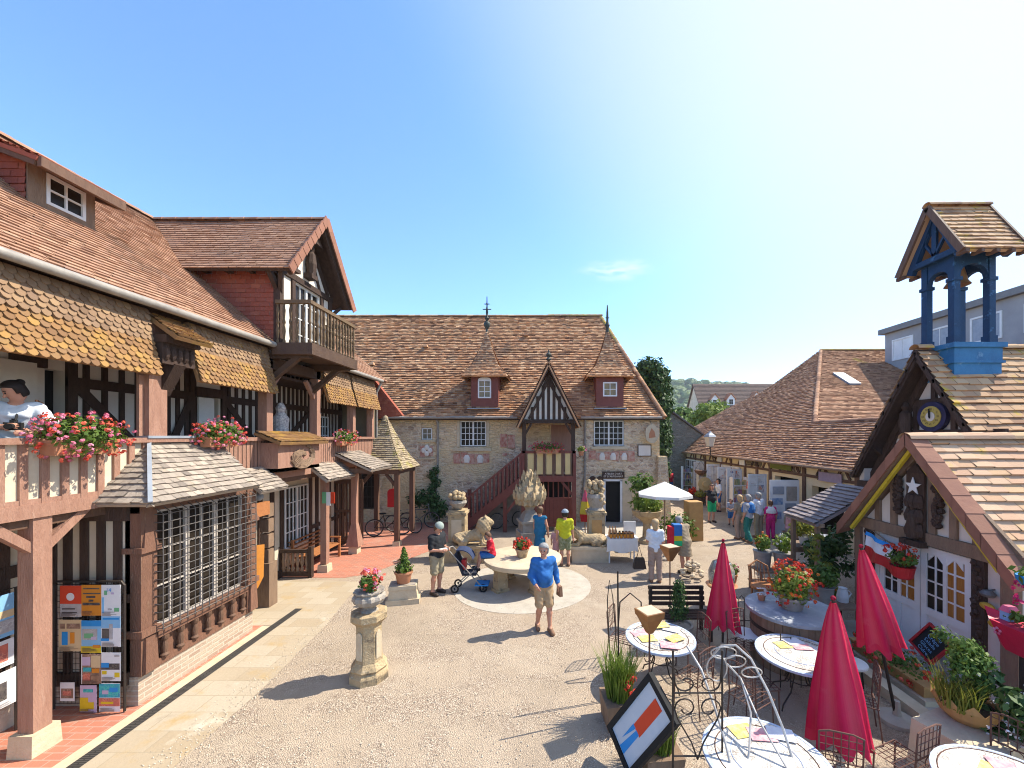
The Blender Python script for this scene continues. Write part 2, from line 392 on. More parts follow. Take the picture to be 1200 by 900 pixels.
# ---------------------------------------------------------------- palette
M = {}
M['gravel'] = mat('gravel', (.50, .40, .295), (.41, .32, .23), .95, 1.1, .6, 46, stones=(46, (.60, .50, .385), (.36, .27, .195), (.19, .14, .10), (1, 1, 1), 1.3), patch=[((.36, .285, .205), .35, .5, .75), ((.52, .43, .325), .8, .55, .75), ((.36, .29, .21), 2.2, .66, .8)])
M['paving'] = mat('paving', (.40, .33, .24), (.31, .24, .16), .85, 2.0, .25, 20, brick=(1, 'xy', .62, .36, (.43, .37, .28), (.35, .275, .18), (.31, .26, .18), .008), patch=[((.38, .27, .13), 1.7, .55, .72), ((.30, .25, .18), 2.4, .6, .78), ((.54, .48, .38), 1.1, .6, .75)])
M['concrete'] = mat('concrete', (.46, .415, .345), (.35, .315, .26), .9, 3, .3, 30, patch=((.3, .27, .2), 2.2, .58, .75))
M['redtile'] = mat('redtile', (.42, .16, .10), (.34, .14, .09), .8, 4, .3, 25, brick=(1, 'xy', .22, .11, (.5, .18, .11), (.36, .15, .1), (.4, .3, .24), .008), patch=((.42, .33, .26), 1.3, .56, .75))
M['drain'] = mat('drain', (.05, .045, .04), None, .7, 30, brick=(1, 'xy', .5, .03, (.09, .08, .07), (.06, .055, .05), (.01, .01, .01), .009))
M['hill'] = mat('hill', (.05, .09, .03), (.09, .13, .04), .9, .02)
M['wood_dark'] = mat('wood_dark', (.05, .028, .020), (.085, .05, .034), .7, 5, .7, 18, stretch=(3, 3, .6), rnd=.4)
M['wood_pink'] = mat('wood_pink', (.42, .235, .165), (.31, .16, .11), .7, 4, .7, 20, stretch=(3, 3, .6), rnd=.35, patch=((.42, .26, .19), 5, .6, .75))
M['wood_brown'] = mat('wood_brown', (.16, .088, .055), (.11, .06, .04), .7, 4, .4, 20, stretch=(3, 3, .6), rnd=.35)
M['wood_old'] = mat('wood_old', (.30, .20, .13), (.2, .13, .085), .8, 4, .5, 20, stretch=(3, 3, .8), rnd=.4)
M['wood_red'] = mat('wood_red', (.20, .062, .045), (.15, .045, .033), .65, 5, .25, 20, rnd=.3)
M['wood_orange'] = mat('wood_orange', (.42, .18, .07), (.33, .13, .05), .5, 6, .2, 20, stretch=(.6, 3, 3))
M['plaster'] = mat('plaster', (.62, .54, .42), (.52, .43, .31), .9, 2, .2, 14, patch=((.40, .32, .22), 1.2, .6, .8))
M['plaster_y'] = mat('plaster_y', (.62, .47, .22), (.52, .39, .18), .9, 2, .2, 14)
M['plaster_w'] = mat('plaster_w', (.72, .66, .58), (.62, .56, .48), .9, 2, .15, 14)
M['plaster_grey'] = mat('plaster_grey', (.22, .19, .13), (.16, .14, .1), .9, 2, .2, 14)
M['white'] = mat('white', (.72, .72, .70), (.62, .62, .60), .5, 3, .08)
M['whitewood'] = mat('whitewood', (.74, .71, .68), (.66, .62, .58), .5, 3, .08)
M['glass'] = mat('glass', (.016, .013, .011), (.035, .027, .02), .2, 2.2, spec=.12)
M['glass_y'] = mat('glass_y', (.28, .17, .04), (.10, .06, .02), .15, 3, spec=.5)
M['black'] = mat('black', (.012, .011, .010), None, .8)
M['iron'] = mat('iron', (.03, .026, .024), (.05, .035, .025), .55, 20, metal=.3)
M['iron_rust'] = mat('iron_rust', (.16, .075, .05), (.09, .05, .04), .7, 14, metal=.2)
M['iron_grey'] = mat('iron_grey', (.20, .19, .18), (.13, .11, .1), .55, 10, metal=.4)
M['zinc'] = mat('zinc', (.34, .31, .27), (.22, .20, .18), .6, 6, metal=.1)
M['lead'] = mat('lead', (.33, .36, .40), (.25, .28, .32), .55, 5, metal=.2)
M['tile_left'] = mat('tile_left', (.30, .15, .10), None, .9, 3, .3, 40, cols=[(0.267, 0.143, 0.082), (0.374, 0.214, 0.13), (0.332, 0.189, 0.121), (0.449, 0.275, 0.174), (0.288, 0.173, 0.121)], patch=[((.45, .25, .05), 2.6, .72, .77), ((.22, .15, .11), .7, .55, .75)])
M['tile_back'] = mat('tile_back', (.25, .16, .11), None, .92, 3, .4, 40, cols=[(0.138, 0.063, 0.035), (0.4, 0.196, 0.095), (0.578, 0.318, 0.159), (0.262, 0.122, 0.066), (0.744, 0.465, 0.254), (0.331, 0.165, 0.085), (0.524, 0.233, 0.095)], patch=[((.36, .28, .2), 5, .66, .72), ((.13, .09, .065), .6, .55, .75)])
M['tile_moss'] = mat('tile_moss', (.30, .2, .1), None, .92, 3, .4, 40, cols=[(.18, .10, .05), (.34, .22, .09), (.42, .28, .08), (.26, .16, .08)], patch=((.40, .30, .05), 3, .5, .62))
M['tile_shop'] = mat('tile_shop', (.24, .15, .11), None, .92, 3, .4, 40, cols=[(0.193, 0.091, 0.051), (0.399, 0.204, 0.112), (0.541, 0.303, 0.173), (0.296, 0.151, 0.087), (0.644, 0.396, 0.235)], patch=[((.40, .32, .06), .45, .66, .8), ((.36, .28, .2), 5, .68, .74)])
M['tile_pale'] = mat('tile_pale', (.5, .36, .25), None, .9, 3, .3, 40, cols=[(0.41, 0.237, 0.138), (0.547, 0.338, 0.202), (0.605, 0.397, 0.246), (0.469, 0.253, 0.144), (0.566, 0.354, 0.174)], patch=((.52, .36, .08), 1.6, .62, .72))
M['tile_bell'] = mat('tile_bell', (.4, .28, .18), None, .9, 3, .3, 40, cols=[(0.275, 0.14, 0.076), (0.484, 0.28, 0.145), (0.605, 0.38, 0.204), (0.396, 0.2, 0.102)], patch=((.5, .34, .04), 2.5, .58, .68))
M['scallop'] = mat('scallop', (.32, .17, .07), None, .9, 4, .3, 30, cols=[(0.141, 0.078, 0.042), (0.254, 0.141, 0.058), (0.216, 0.116, 0.053), (0.348, 0.204, 0.058), (0.188, 0.112, 0.063)], patch=[((.42, .25, .04), 1.6, .58, .72), ((.15, .10, .07), 3.2, .6, .74)])
M['slate'] = mat('slate', (.30, .27, .24), None, .75, 4, .4, 30, cols=[(0.164, 0.132, 0.108), (0.311, 0.256, 0.202), (0.398, 0.328, 0.259), (0.234, 0.192, 0.158), (0.45, 0.368, 0.288)], patch=((.40, .34, .22), 4, .62, .74))
M['shingle_y'] = mat('shingle_y', (.30, .24, .16), None, .9, 4, .4, 30, cols=[(.16, .125, .085), (.33, .26, .17), (.44, .36, .25), (.26, .20, .12)], patch=((.3, .26, .08), 3, .55, .68))
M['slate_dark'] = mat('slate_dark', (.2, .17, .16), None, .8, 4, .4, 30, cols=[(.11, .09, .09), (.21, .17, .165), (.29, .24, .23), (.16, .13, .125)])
M['tile_red'] = mat('tile_red', (.27, .075, .045), None, .85, 4, .3, 30, cols=[(.22, .055, .035), (.31, .085, .05), (.26, .075, .05), (.36, .12, .07)])
M['verge'] = mat('verge', (.34, .16, .10), (.27, .12, .08), .85, 4, .2, 20, rnd=.4)
M['stone_wall'] = mat('stone_wall', (.74, .57, .34), (.62, .46, .26), .93, 1.1, .8, 18, stones=(4.6, (.76, .60, .42), (.34, .22, .15), (.70, .57, .42), (1, 1, 1.9), .5), patch=[((.38, .26, .14), .9, .62, .8), ((.34, .16, .10), 2.3, .66, .76)])
M['stone_light'] = mat('stone_light', (.58, .48, .33), (.46, .37, .25), .9, 3, .4, 22, patch=((.3, .25, .18), 2.5, .6, .78))
M['stone_carved'] = mat('stone_carved', (.48, .36, .21), (.34, .25, .14), .92, 5, .9, 26, patch=[((.15, .12, .085), 5, .55, .68), ((.58, .5, .38), 7, .62, .72)])
M['stone_grey'] = mat('stone_grey', (.38, .33, .27), (.26, .23, .19), .92, 6, .6, 28, patch=((.16, .14, .11), 5, .6, .75))
M['rubble_grey'] = mat('rubble_grey', (.34, .30, .23), (.24, .21, .16), .93, 2, .8, 20, stones=(4, (.40, .35, .27), (.2, .17, .13), (.3, .27, .21), (1, 1, 1.8), 3))
M['brick_base'] = mat('brick_base', (.42, .35, .26), None, .9, 4, .5, 25, brick=(1, 'yz', .24, .075, (.46, .36, .27), (.34, .22, .16), (.5, .44, .35), .012))
M['terracotta'] = mat('terracotta', (.46, .21, .11), (.36, .16, .085), .85, 5, .2)
M['terra_yellow'] = mat('terra_yellow', (.48, .28, .10), (.38, .21, .08), .7, 5, .2)
M['relief'] = mat('relief', (.36, .085, .055), (.58, .42, .32), .9, 7, .7, 18)
M['bluewood'] = mat('bluewood', (.009, .045, .11), (.007, .03, .075), .55, 4, .25, 18, rnd=.2, patch=((.06, .19, .36), 4, .6, .74))
M['blue_pale'] = mat('blue_pale', (.035, .165, .32), (.022, .11, .23), .5, 4, .2, patch=((.2, .34, .46), 3, .6, .75))
M['yellow'] = mat('yellow', (.62, .48, .04), (.5, .38, .03), .6, 6)
M['leaf'] = mat('leaf', (.07, .14, .02), (.045, .10, .015), .6, 5, rnd=.7, c3=(.15, .21, .03), trans=.25)
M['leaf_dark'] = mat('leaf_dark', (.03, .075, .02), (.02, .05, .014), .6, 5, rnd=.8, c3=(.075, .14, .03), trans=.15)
M['scallop_old'] = mat('scallop_old', (.26, .17, .10), None, .9, 4, .3, 30, cols=[(.15, .09, .055), (.27, .17, .10), (.22, .135, .08), (.34, .22, .12), (.19, .12, .08)], patch=[((.40, .25, .06), 2.2, .62, .74)])
M['finial_iron'] = mat('finial_iron', (.03, .035, .03), (.05, .06, .05), .6, 9)
M['leaf_yellow'] = mat('leaf_yellow', (.20, .22, .03), (.14, .17, .02), .6, 5, rnd=.7, c3=(.30, .27, .05), trans=.3)
M['leaf_lime'] = mat('leaf_lime', (.14, .22, .025), (.10, .17, .02), .6, 5, rnd=.6, c3=(.25, .30, .05), trans=.3)
M['fl_red'] = mat('fl_red', (.60, .035, .02), (.5, .02, .02), .6, 5, rnd=.6, c3=(.70, .10, .03), trans=.25)
M['fl_pink'] = mat('fl_pink', (.66, .12, .22), (.6, .06, .12), .6, 5, rnd=1, c3=(.75, .36, .50), trans=.25)
M['fl_coral'] = mat('fl_coral', (.66, .07, .045), (.6, .05, .04), .6, 5, rnd=1, c3=(.72, .16, .09), trans=.25)
M['fl_magenta'] = mat('fl_magenta', (.50, .015, .10), (.4, .01, .08), .6, 5, rnd=.8, c3=(.62, .05, .2), trans=.2)
M['fl_orange'] = mat('fl_orange', (.66, .20, .02), None, .6, 5, rnd=.7, c3=(.6, .06, .02), trans=.25)
M['fl_white'] = mat('fl_white', (.75, .72, .7), None, .6, 5)
M['red_cloth'] = mat('red_cloth', (.60, .022, .075), (.50, .014, .055), .95, 3, .35, 14, rnd=.5, c3=(.66, .12, .14), trans=.15, spec=.05, patch=((.62, .10, .13), 3, .6, .8))
M['white_cloth'] = mat('white_cloth', (.76, .74, .69), (.66, .64, .6), .9, 3, .2, 20, trans=.12)
M['skin'] = mat('skin', (.52, .27, .18), (.46, .22, .14), .6, 9)
M['eye'] = mat('eye', (.03, .02, .018), None, .4)
M['lip'] = mat('lip', (.36, .11, .09), None, .5)
def plain(name, c, rough=.8, c2=None, bump=.15, scale=8): return mat(name, c, c2 or tuple(x * .82 for x in c), rough, scale, bump, 30)
M['red_paint'] = plain('red_paint', (.50, .02, .025), .5); M['copper'] = mat('copper', (.36, .17, .06), (.25, .12, .05), .45, 8, metal=.5)
M['earth'] = plain('earth', (.06, .04, .025), .95); M['bark'] = plain('bark', (.10, .07, .045), .95)
M['tyre'] = plain('tyre', (.015, .015, .015), .8); M['slate_top'] = mat('slate_top', (.30, .32, .35), (.2, .22, .25), .6, 3, .3, 15, patch=((.45, .46, .46), 4, .55, .7))

# ---------------------------------------------------------------- ground
def sheet(name, pts, z, m): 
    o = MB().poly([(x, y, z) for x, y in pts]).build(name, m); return tag(o, kind='structure')
sheet('ground', [(-400, -60), (900, -60), (900, 1060), (-400, 1060)], 0, M['gravel'])
sheet('terracotta_path', [(-7.2, .5), (-5.78, .5), (-5.78, 8.2), (-7.4, 8.2)], .004, M['redtile'])
k = MB(); k.box(-5.78, -5.62, .5, 8.15, 0, .012); tag(k.build('path_edging', M['stone_light']), kind='structure')
sheet('drain_channel', [(-5.62, .5), (-5.46, .5), (-5.46, 9.0), (-5.62, 9.0)], .006, M['drain'])
sheet('stone_paving', [(-5.46, .5), (-4.42, .5), (-4.35, 6.1), (-4.5, 8.2), (-4.75, 9.7), (-4.4, 10.6), (-5.9, 10.75), (-7.4, 10.75), (-7.4, 8.2), (-5.46, 8.2)], .004, M['paving'])
sheet('terracotta_patio', [(-7.3, 11.0), (-5.5, 10.95), (-4.9, 11.3), (-4.3, 12.6), (-3.6, 14.2), (-3.0, 15.6), (-2.2, 16.4), (-2.0, 18), (-9, 18), (-9, 11)], .005, M['redtile'])
c0 = (-.57, 10.45)
sheet('paved_circle', [(c0[0] + 1.78 * math.cos(a * .1309), c0[1] + 1.72 * math.sin(a * .1309)) for a in range(48)], .005, M['concrete'])
sheet('threshold_paving', [(1.5, 15.2), (4.4, 15.2), (5.0, 18), (1.2, 18)], .004, M['concrete'])

# ---------------------------------------------------------------- gallery house on the left
Lh = thing('timber_gallery_house', 'long half timbered house with open upper gallery, scalloped tile aprons and balcony gable', 'house', (-7.2, 8, 0))
FX = lambda x: Fr((x, 0, 0), (0, 1, 0))        # facade facing +X, u = Y
FY = lambda y: Fr((0, y, 0), (1, 0, 0))        # facade facing -Y (towards the viewer), u = X
FXm = lambda x: Fr((x, 0, 0), (0, -1, 0))      # facade facing -X, u = -Y
w = MB()
w.fbox(FX(-7.15), .5, 5.75, 0, 2.9, -.2, 0)
w.fbox(FY(5.75), -7.15, -5.98, .3, 2.9, -.15, 0)
w.fbox(FX(-7.3), 8.0, 14.6, 0, 2.9, -.2, 0)
w.build('wall', M['plaster'], Lh); w = MB(); holes(w, FX(-7.4), .5, 14.6, 2.95, 5.9, [(8.45, 9.05, 2.95, 4.75), (5.9, 6.15, 2.95, 4.9)], -.2, 0); w.build('gallery_wall', M['plaster_w'], Lh)
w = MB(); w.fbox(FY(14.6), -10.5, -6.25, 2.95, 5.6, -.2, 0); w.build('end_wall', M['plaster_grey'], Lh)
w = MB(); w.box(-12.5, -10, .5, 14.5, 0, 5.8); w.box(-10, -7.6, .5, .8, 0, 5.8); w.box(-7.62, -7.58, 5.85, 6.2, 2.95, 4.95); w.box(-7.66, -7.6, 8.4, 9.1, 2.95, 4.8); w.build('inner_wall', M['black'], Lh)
t = MB(); A = FX(-7.15)           # ground floor timbers left
for u in (4.3, 4.62, 4.95, 5.25, 5.5, 5.7): t.fbox(A, u - .06, u + .06, .7, 2.9, 0, .035)
t.fbox(A, .5, 5.75, 2.0, 2.16, 0, .045); t.fbox(A, .5, 5.75, .55, .72, 0, .045)
A = FY(5.75)                       # bay side
for u in (-7.08, -6.86, -6.62, -6.38, -6.14): t.fbox(A, u - .055, u + .055, .45, 2.9, 0, .03)
t.fbox(A, -7.15, -5.98, 2.68, 2.9, 0, .05); t.fbox(A, -7.15, -5.98, .32, .5, 0, .05); t.fbox(A, -6.2, -5.98, 1.5, 1.62, 0, .034)
A = FX(-7.3)
for u in (8.1, 8.95, 9.35, 9.75, 10.2, 10.65, 11.05, 12.4, 12.75, 13.1, 13.5, 13.9, 14.3): t.fbox(A, u - .07, u + .07, 0.2, 2.9, 0, .04)
t.fbox(A, 8, 14.6, 2.65, 2.9, 0, .05); t.fbox(A, 12.3, 14.6, 1.0, 1.12, 0, .05); t.fbox(A, 8, 14.6, 0, .2, 0, .05)
t.build('ground_timbers', M['wood_dark'], Lh)
t = MB(); A = FX(-7.4)            # gallery wall timbers
def panel(u0, u1, v0=2.95, v1=5.9, mid=4.66, diag=1, studs=5):
    t.fbox(A, u0, u0 + .13, v0, v1, 0, .05); t.fbox(A, u1 - .13, u1, v0, v1, 0, .05); t.fbox(A, u0, u1, mid, mid + .16, 0, .045); t.fbox(A, u0, u1, v0, v0 + .12, 0, .05)
    for i in range(1, studs + 1):
        x = u0 + (u1 - u0) * i / (studs + 1); t.fbox(A, x - .038, x + .038, v0, v1, 0, .035)
    if diag: 
        a, b = ((u0 + .1, mid + .05), (u0 + (u1 - u0) * .75, 3.75)) if diag > 0 else ((u1 - .1, mid + .05), (u0 + (u1 - u0) * .3, 3.75))
        t.fbar(A, a, b, .15, .036, .052)
panel(6.15, 7.5, diag=1, studs=4); panel(7.62, 8.42, diag=-1, studs=3); panel(9.1, 10.45, diag=1, studs=5); panel(10.7, 12.7, diag=-1, studs=9); panel(12.85, 14.5, diag=0, studs=7)
t.fbox(A, 5.5, 5.9, 4.9, 5.1, 0, .05); t.fbox(A, 8.38, 9.1, 4.75, 4.95, 0, .05)
t.build('gallery_timbers', M['wood_dark'], Lh)
d = MB(); A = FX(-7.36); d.fbox(A, 4.7, 5.75, 2.95, 4.95, 0, .04)
for u in (4.78, 5.28): d.fbox(A, u, u + .38, 3.1, 3.9, .04, .055); d.fbox(A, u, u + .38, 4.05, 4.8, .04, .055)
dd = d.build('gallery_door', M['plaster_w'], Lh); k = MB(); k.ball(FX(-7.3).p(5.68, 3.95, 0), .03); k.build('handle', M['iron'], dd)
d = MB(); d.fbox(FX(-7.38), 8.47, 8.86, 2.97, 4.73, 0, .04); dd = d.build('gallery_door', M['white'], Lh); k = MB(); k.ball(FX(-7.33).p(8.8, 3.95), .025); k.build('handle', M['iron'], dd)
window(FX(-7.33), 13.0, 13.55, 3.3, 4.55, 3, 4, Lh, M['white'], M['glass'])
# gallery floor, front beam, rail
f = MB(); f.box(-7.5, -6.28, .5, 14.6, 2.78, 2.93); f.build('gallery_floor', M['wood_brown'], Lh)
b = MB(); b.box(-6.42, -6.2, .5, 14.6, 2.90, 3.07); b.bar((-6.3, 4.95, 2.45), (-6.3, 4.45, 2.92), .1); b.bar((-6.3, 4.95, 2.45), (-6.3, 5.45, 2.92), .1)
b.box(-6.385, -6.175, .5, 14.5, 3.80, 3.875); b.box(-6.34, -6.22, .5, 14.5, 3.07, 3.13)
y = .6
while y < 6.3: b.box(-6.345, -6.215, y - .04, y + .04, 3.07, 3.81); y += .208
y = 6.35
while y < 14.45: b.box(-6.33, -6.25, y, y + .085, 3.1 + random.uniform(-.02, .02), 3.81); y += .112
b.build('gallery_rail', M['wood_pink'], Lh)
b = MB(); b.box(-6.31, -6.25, .5, 6.3, 3.1, 3.8); b.build('rail_panel', M['plaster'], Lh)
b = MB(); b.box(-6.27, -6.255, 6.35, 14.45, 3.12, 3.8); b.build('rail_backing', M['wood_dark'], Lh)
# posts
for y, w_, z0 in ((4.95, .19, .26), (8.3, .16, .3), (11.5, .17, .2), (13.3, .17, .25)):
    p = MB(); p.box(-6.42, -6.42 + w_, y - w_ / 2, y + w_ / 2, z0, 2.92)
    if y == 13.3: p.cbox((-6.33, y, .25), .42, .42, .75, 0, .4)
    o = p.build('gallery_post', M['wood_pink'], Lh); p = MB(); p.cbox((-6.42 + w_ / 2, y, 0), w_ + .12, w_ + .12, z0 + .01, 0, .92); p.build('post_base', M['stone_light'], o)
for y, w_ in ((6.4, .3), (9.0, .2), (10.95, .18), (13.0, .18), (14.42, .16)):
    p = MB(); p.box(-6.4, -6.4 + .2, y - w_ / 2, y + w_ / 2, 3.86, 5.75)
    for s_ in (-1, 1):
        if w_ > .25: p.bar((-6.3, y + s_ * (w_ / 2 - .04), 3.9), (-6.3, y + s_ * (w_ / 2 - .04), 4.85), .04, .23)
    if y > 8: 
        for s_ in (-1, 1): p.bar((-6.3, y, 4.85), (-6.3, y + s_ * .45, 5.35), .09)
    p.build('upper_post', M['wood_pink'], Lh)
# aprons of scalloped tiles
for y0, y1 in ((.5, 6.22), (6.92, 8.92), (11.08, 12.62), (12.75, 14.5)):
    a = MB(); pr = [(-6.20, 5.88), (-6.12, 5.40), (-5.97, 4.86)]
    for i in range(2):
        a.mi = 1 - i
        (x0, z0), (x1, z1) = pr[i], pr[i + 1]
        tiles(a, [(x1, y0, z1), (x1, y1, z1), (x0, y1, z0), (x0, y0, z0)], .108, .084, .026, nrm=(1, 0, .3), scallop=True, jit=.007, base=.05)
    a.build('tile_apron', [M['scallop'], M['scallop_old']], Lh)
f = MB(); f.box(-6.5, -6.29, .5, 8.95, 5.7, 5.93); f.box(-6.5, -6.29, 11.05, 14.6, 5.7, 5.93); f.box(-6.42, -6.1, .5, 14.6, 5.915, 5.95); f.box(-7.4, -6.35, .5, 14.5, 5.30, 5.36); f.build('eaves_board', M['wood_dark'], Lh)
g = MB(); g.tube([(-6.0, y, 5.93) for y in (.5, 3, 6, 8.95)], .062, 10); g.tube([(-6.0, y, 5.93) for y in (11.05, 13, 14.75)], .062, 10)
g.tube([(-6.0, 14.7, 5.9), (-6.2, 14.72, 5.5), (-6.2, 14.72, 2.95)], .04, 8); g.build('gutter', M['zinc'], Lh, smooth='auto')
r = MB(); tiles(r, [(-6.03, .4, 5.97), (-6.03, 15.3, 5.97), (-9.9, 15.3, 9.36), (-9.9, .4, 9.36)], .17, .1, .02, jit=.006)
r.slab([(-9.9, .4, 9.36), (-9.9, 15.3, 9.36), (-13.6, 15.3, 5.97), (-13.6, .4, 5.97)], .06); ridge(r, (-9.9, 15.3, 9.38), (-9.9, .4, 9.38), .11)
r.build('roof', M['tile_left'], Lh)
# carved corbel with its own little roof
c = MB(); c.box(-6.3, -6.0, 6.26, 6.84, 5.05, 5.5); c.box(-6.3, -5.92, 6.24, 6.86, 5.38, 5.5)
for i in range(5): c.ball((-6.0, 6.32 + i * .11, 5.22), .06, .05, .12, 8, 6, .1)
c.bar((-6.32, 6.55, 4.6), (-6.05, 6.55, 5.1), .2, .16); o = c.build('corbel', M['wood_dark'], Lh)
c = MB(); tiles(c, [(-5.72, 6.22, 5.48), (-5.72, 6.90, 5.48), (-6.32, 6.85, 5.9), (-6.32, 6.27, 5.9)], .11, .08, .025, jit=.006); c.build('corbel_roof', M['scallop'], o)
# balcony gable
gw = MB(); gw.box(-9.7, -6.02, 9.0, 9.12, 5.8, 7.75); gw.box(-9.7, -6.02, 11.02, 11.14, 5.8, 7.75)
A = FX(-6.0); holes(gw, A, 9.0, 11.14, 5.85, 7.75, [(9.55, 10.65, 5.95, 7.62)], -.12, 0); gw.prism(A, [(8.95, 7.75), (11.2, 7.75), (10.05, 9.12)], -.12, 0)
gw.build('gable_wall', M['plaster_w'], Lh)
gc = MB(); tiles(gc, [(-9.6, 8.99, 5.9), (-6.1, 8.99, 5.9), (-6.1, 8.99, 7.75), (-9.6, 8.99, 7.75)], .22, .1, .015, nrm=(0, -1, 0), base=0, und=0); gc.build('tile_hung_side', M['tile_red'], Lh)
gt = MB(); gt.fbox(A, 8.97, 9.1, 5.85, 7.75, 0, .05); gt.fbox(A, 11.04, 11.17, 5.85, 7.75, 0, .05); gt.fbox(A, 8.9, 11.2, 7.62, 7.76, 0, .055); gt.fbox(A, 9.43, 9.55, 5.9, 7.62, 0, .04); gt.fbox(A, 10.65, 10.77, 5.9, 7.62, 0, .04)
for s_ in (-1, 1): gt.fbar(A, (10.05 + s_ * .95, 7.76), (10.05 + s_ * .12, 8.9), .11, 0, .045); gt.fbar(A, (10.05 + s_ * .55, 7.76), (10.05 + s_ * .28, 8.3), .07, 0, .04)
gt.bar((-6.05, 8.75, 7.55), (-6.05, 9.05, 7.2), .1); gt.box(-6.1, -6.0, 8.97, 9.1, 5.8, 7.8)
gt.build('gable_timbers', M['wood_dark'], Lh)
window(FX(-6.03), 9.55, 10.65, 5.95, 7.62, 2, 4, Lh, M['white'], M['glass'], leaves=2, name='balcony_door')
st = MB(); st.cbox((-5.9, 10.05, 7.85), .22, .26, .12); st.lathe([(.1, 0), (.13, .25), (.1, .5), (.06, .56), (.085, .64), (.05, .75)], (-5.88, 10.05, 7.97), 9); st.prism(FX(-5.98), [(9.85, 8.72), (10.25, 8.72), (10.05, 8.95)], 0, .28); st.build('niche_statue', M['wood_dark'], Lh)
gr = MB(); gsf = MB()
for s_ in (-1, 1):
    tiles(gr, [(-5.5, 10.05 + s_ * 1.43, 7.55), (-10.0, 10.05 + s_ * 1.43, 7.55), (-10.0, 10.05, 9.33), (-5.5, 10.05, 9.33)], .17, .1, .02, jit=.006, bm=gsf)
ridge(gr, (-5.48, 10.05, 9.36), (-9.9, 10.05, 9.36), .1)
gr.build('gable_roof', M['tile_left'], Lh); gsf.build('gable_soffit', M['wood_dark'], Lh)
gv = MB()
for s_ in (-1, 1):
    a0, b0 = V((-5.5, 10.05 + s_ * 1.45, 7.52)), V((-5.5, 10.05, 9.36))
    for i in range(9):
        p, q = a0 + (b0 - a0) * (i / 9), a0 + (b0 - a0) * ((i + 1.05) / 9); gv.bar(p + V((.03, 0, -.03)), q + V((.02, 0, 0)), .03, .19)
gv.build('verge_tiles', M['verge'], Lh)
gb = MB()
for s_ in (-1, 1): 
    gb.bar((-5.6, 10.05 + s_ * 1.3, 7.50), (-5.6, 10.05, 9.16), .08, .12); gb.bar((-5.8, 10.05 + s_ * 1.3, 7.55), (-6.0, 10.05 + s_ * 1.0, 7.15), .08); gb.cut()
for i in range(8):
    gb.box(-5.6 - i * .5, -5.5 - i * .5, 8.72, 9.0, 7.55, 7.63); gb.cut()
gb.each('gable_rafter', M['wood_dark'], Lh)
bl = MB(); bl.box(-6.3, -5.262, 8.952, 10.898, 5.82, 5.95); bl.box(-5.26, -5.16, 8.85, 11.0, 5.72, 5.98); bl.box(-6.05, -5.262, 8.85, 8.95, 5.72, 5.98); bl.box(-6.05, -5.262, 10.9, 11.0, 5.72, 5.98)
for y in (9.05, 10.8): bl.box(-6.5, -5.3, y - .08, y + .08, 5.66, 5.81); bl.bar((-6.3, y, 5.1), (-5.55, y, 5.72), .12)
bl.box(-6.5, -6.2, 8.9, 11.05, 5.45, 5.70); bl.build('balcony_floor', mat('wood_balcony', (.10, .06, .038), (.07, .04, .028), .7, 5, .4, 20, rnd=.3), Lh)
br = MB(); br.box(-5.28, -5.2, 8.87, 10.98, 6.86, 6.94); br.box(-6.0, -5.282, 8.87, 8.95, 6.86, 6.94); br.box(-6.0, -5.282, 10.9, 10.98, 6.86, 6.94)
prof = [(.03, 0), (.034, .06), (.018, .1), (.035, .28), (.022, .42), (.036, .48), (.02, .56), (.033, .74), (.018, .84), (.03, .9)]
for i in range(15): br.lathe(prof, (-5.24, 8.91 + i * .1448, 5.97), 7)
for i in range(1, 6): br.lathe(prof, (-5.24 - i * .145, 8.91, 5.97), 7); br.lathe(prof, (-5.24 - i * .145, 10.94, 5.97), 7)
br.build('balcony_rail', mat('wood_rail', (.17, .11, .055), (.11, .07, .04), .7, 6, .3, 20, rnd=.3), Lh)
# small dormer high on the near roof
dm = MB(); tiles(dm, [(-9.6, 5.86, 6.6), (-7.62, 5.86, 6.6), (-7.62, 5.86, 8.0), (-9.6, 5.86, 8.5)], .22, .11, .015, nrm=(0, -1, 0), base=.1, und=0); dm.build('dormer_side', M['tile_red'], Lh)
dm = MB(); dm.box(-9.4, -7.72, 6.64, 6.73, 6.6, 7.98); dm.fbox(FX(-7.6), 5.86, 6.74, 6.9, 7.45, -.1, 0); dm.fbox(FX(-7.6), 5.86, 6.08, 7.45, 8.0, -.1, 0); dm.fbox(FX(-7.6), 6.6, 6.74, 7.45, 8.0, -.1, 0); dm.fbox(FX(-7.6), 6.08, 6.6, 7.93, 8.0, -.1, 0); dm.build('dormer_front', M['wood_old'], Lh)
window(FX(-7.6), 6.08, 6.6, 7.45, 7.92, 2, 2, Lh, M['white'], M['glass'], n=.01, name='dormer_window')
dm = MB(); tiles(dm, [(-7.25, 5.7, 7.93), (-7.25, 6.9, 7.93), (-9.7, 6.9, 8.85), (-9.7, 5.7, 8.85)], .2, .11, .022); dm.build('dormer_roof', M['tile_red'], Lh)
dm = MB(); dm.box(-7.28, -7.22, 5.72, 6.88, 7.78, 7.92); dm.bar((-7.3, 5.74, 7.85), (-9.6, 5.74, 8.72), .06, .12); dm.bar((-7.3, 6.86, 7.85), (-9.6, 6.86, 8.72), .06, .12); dm.build('dormer_fascia', M['wood_brown'], Lh)
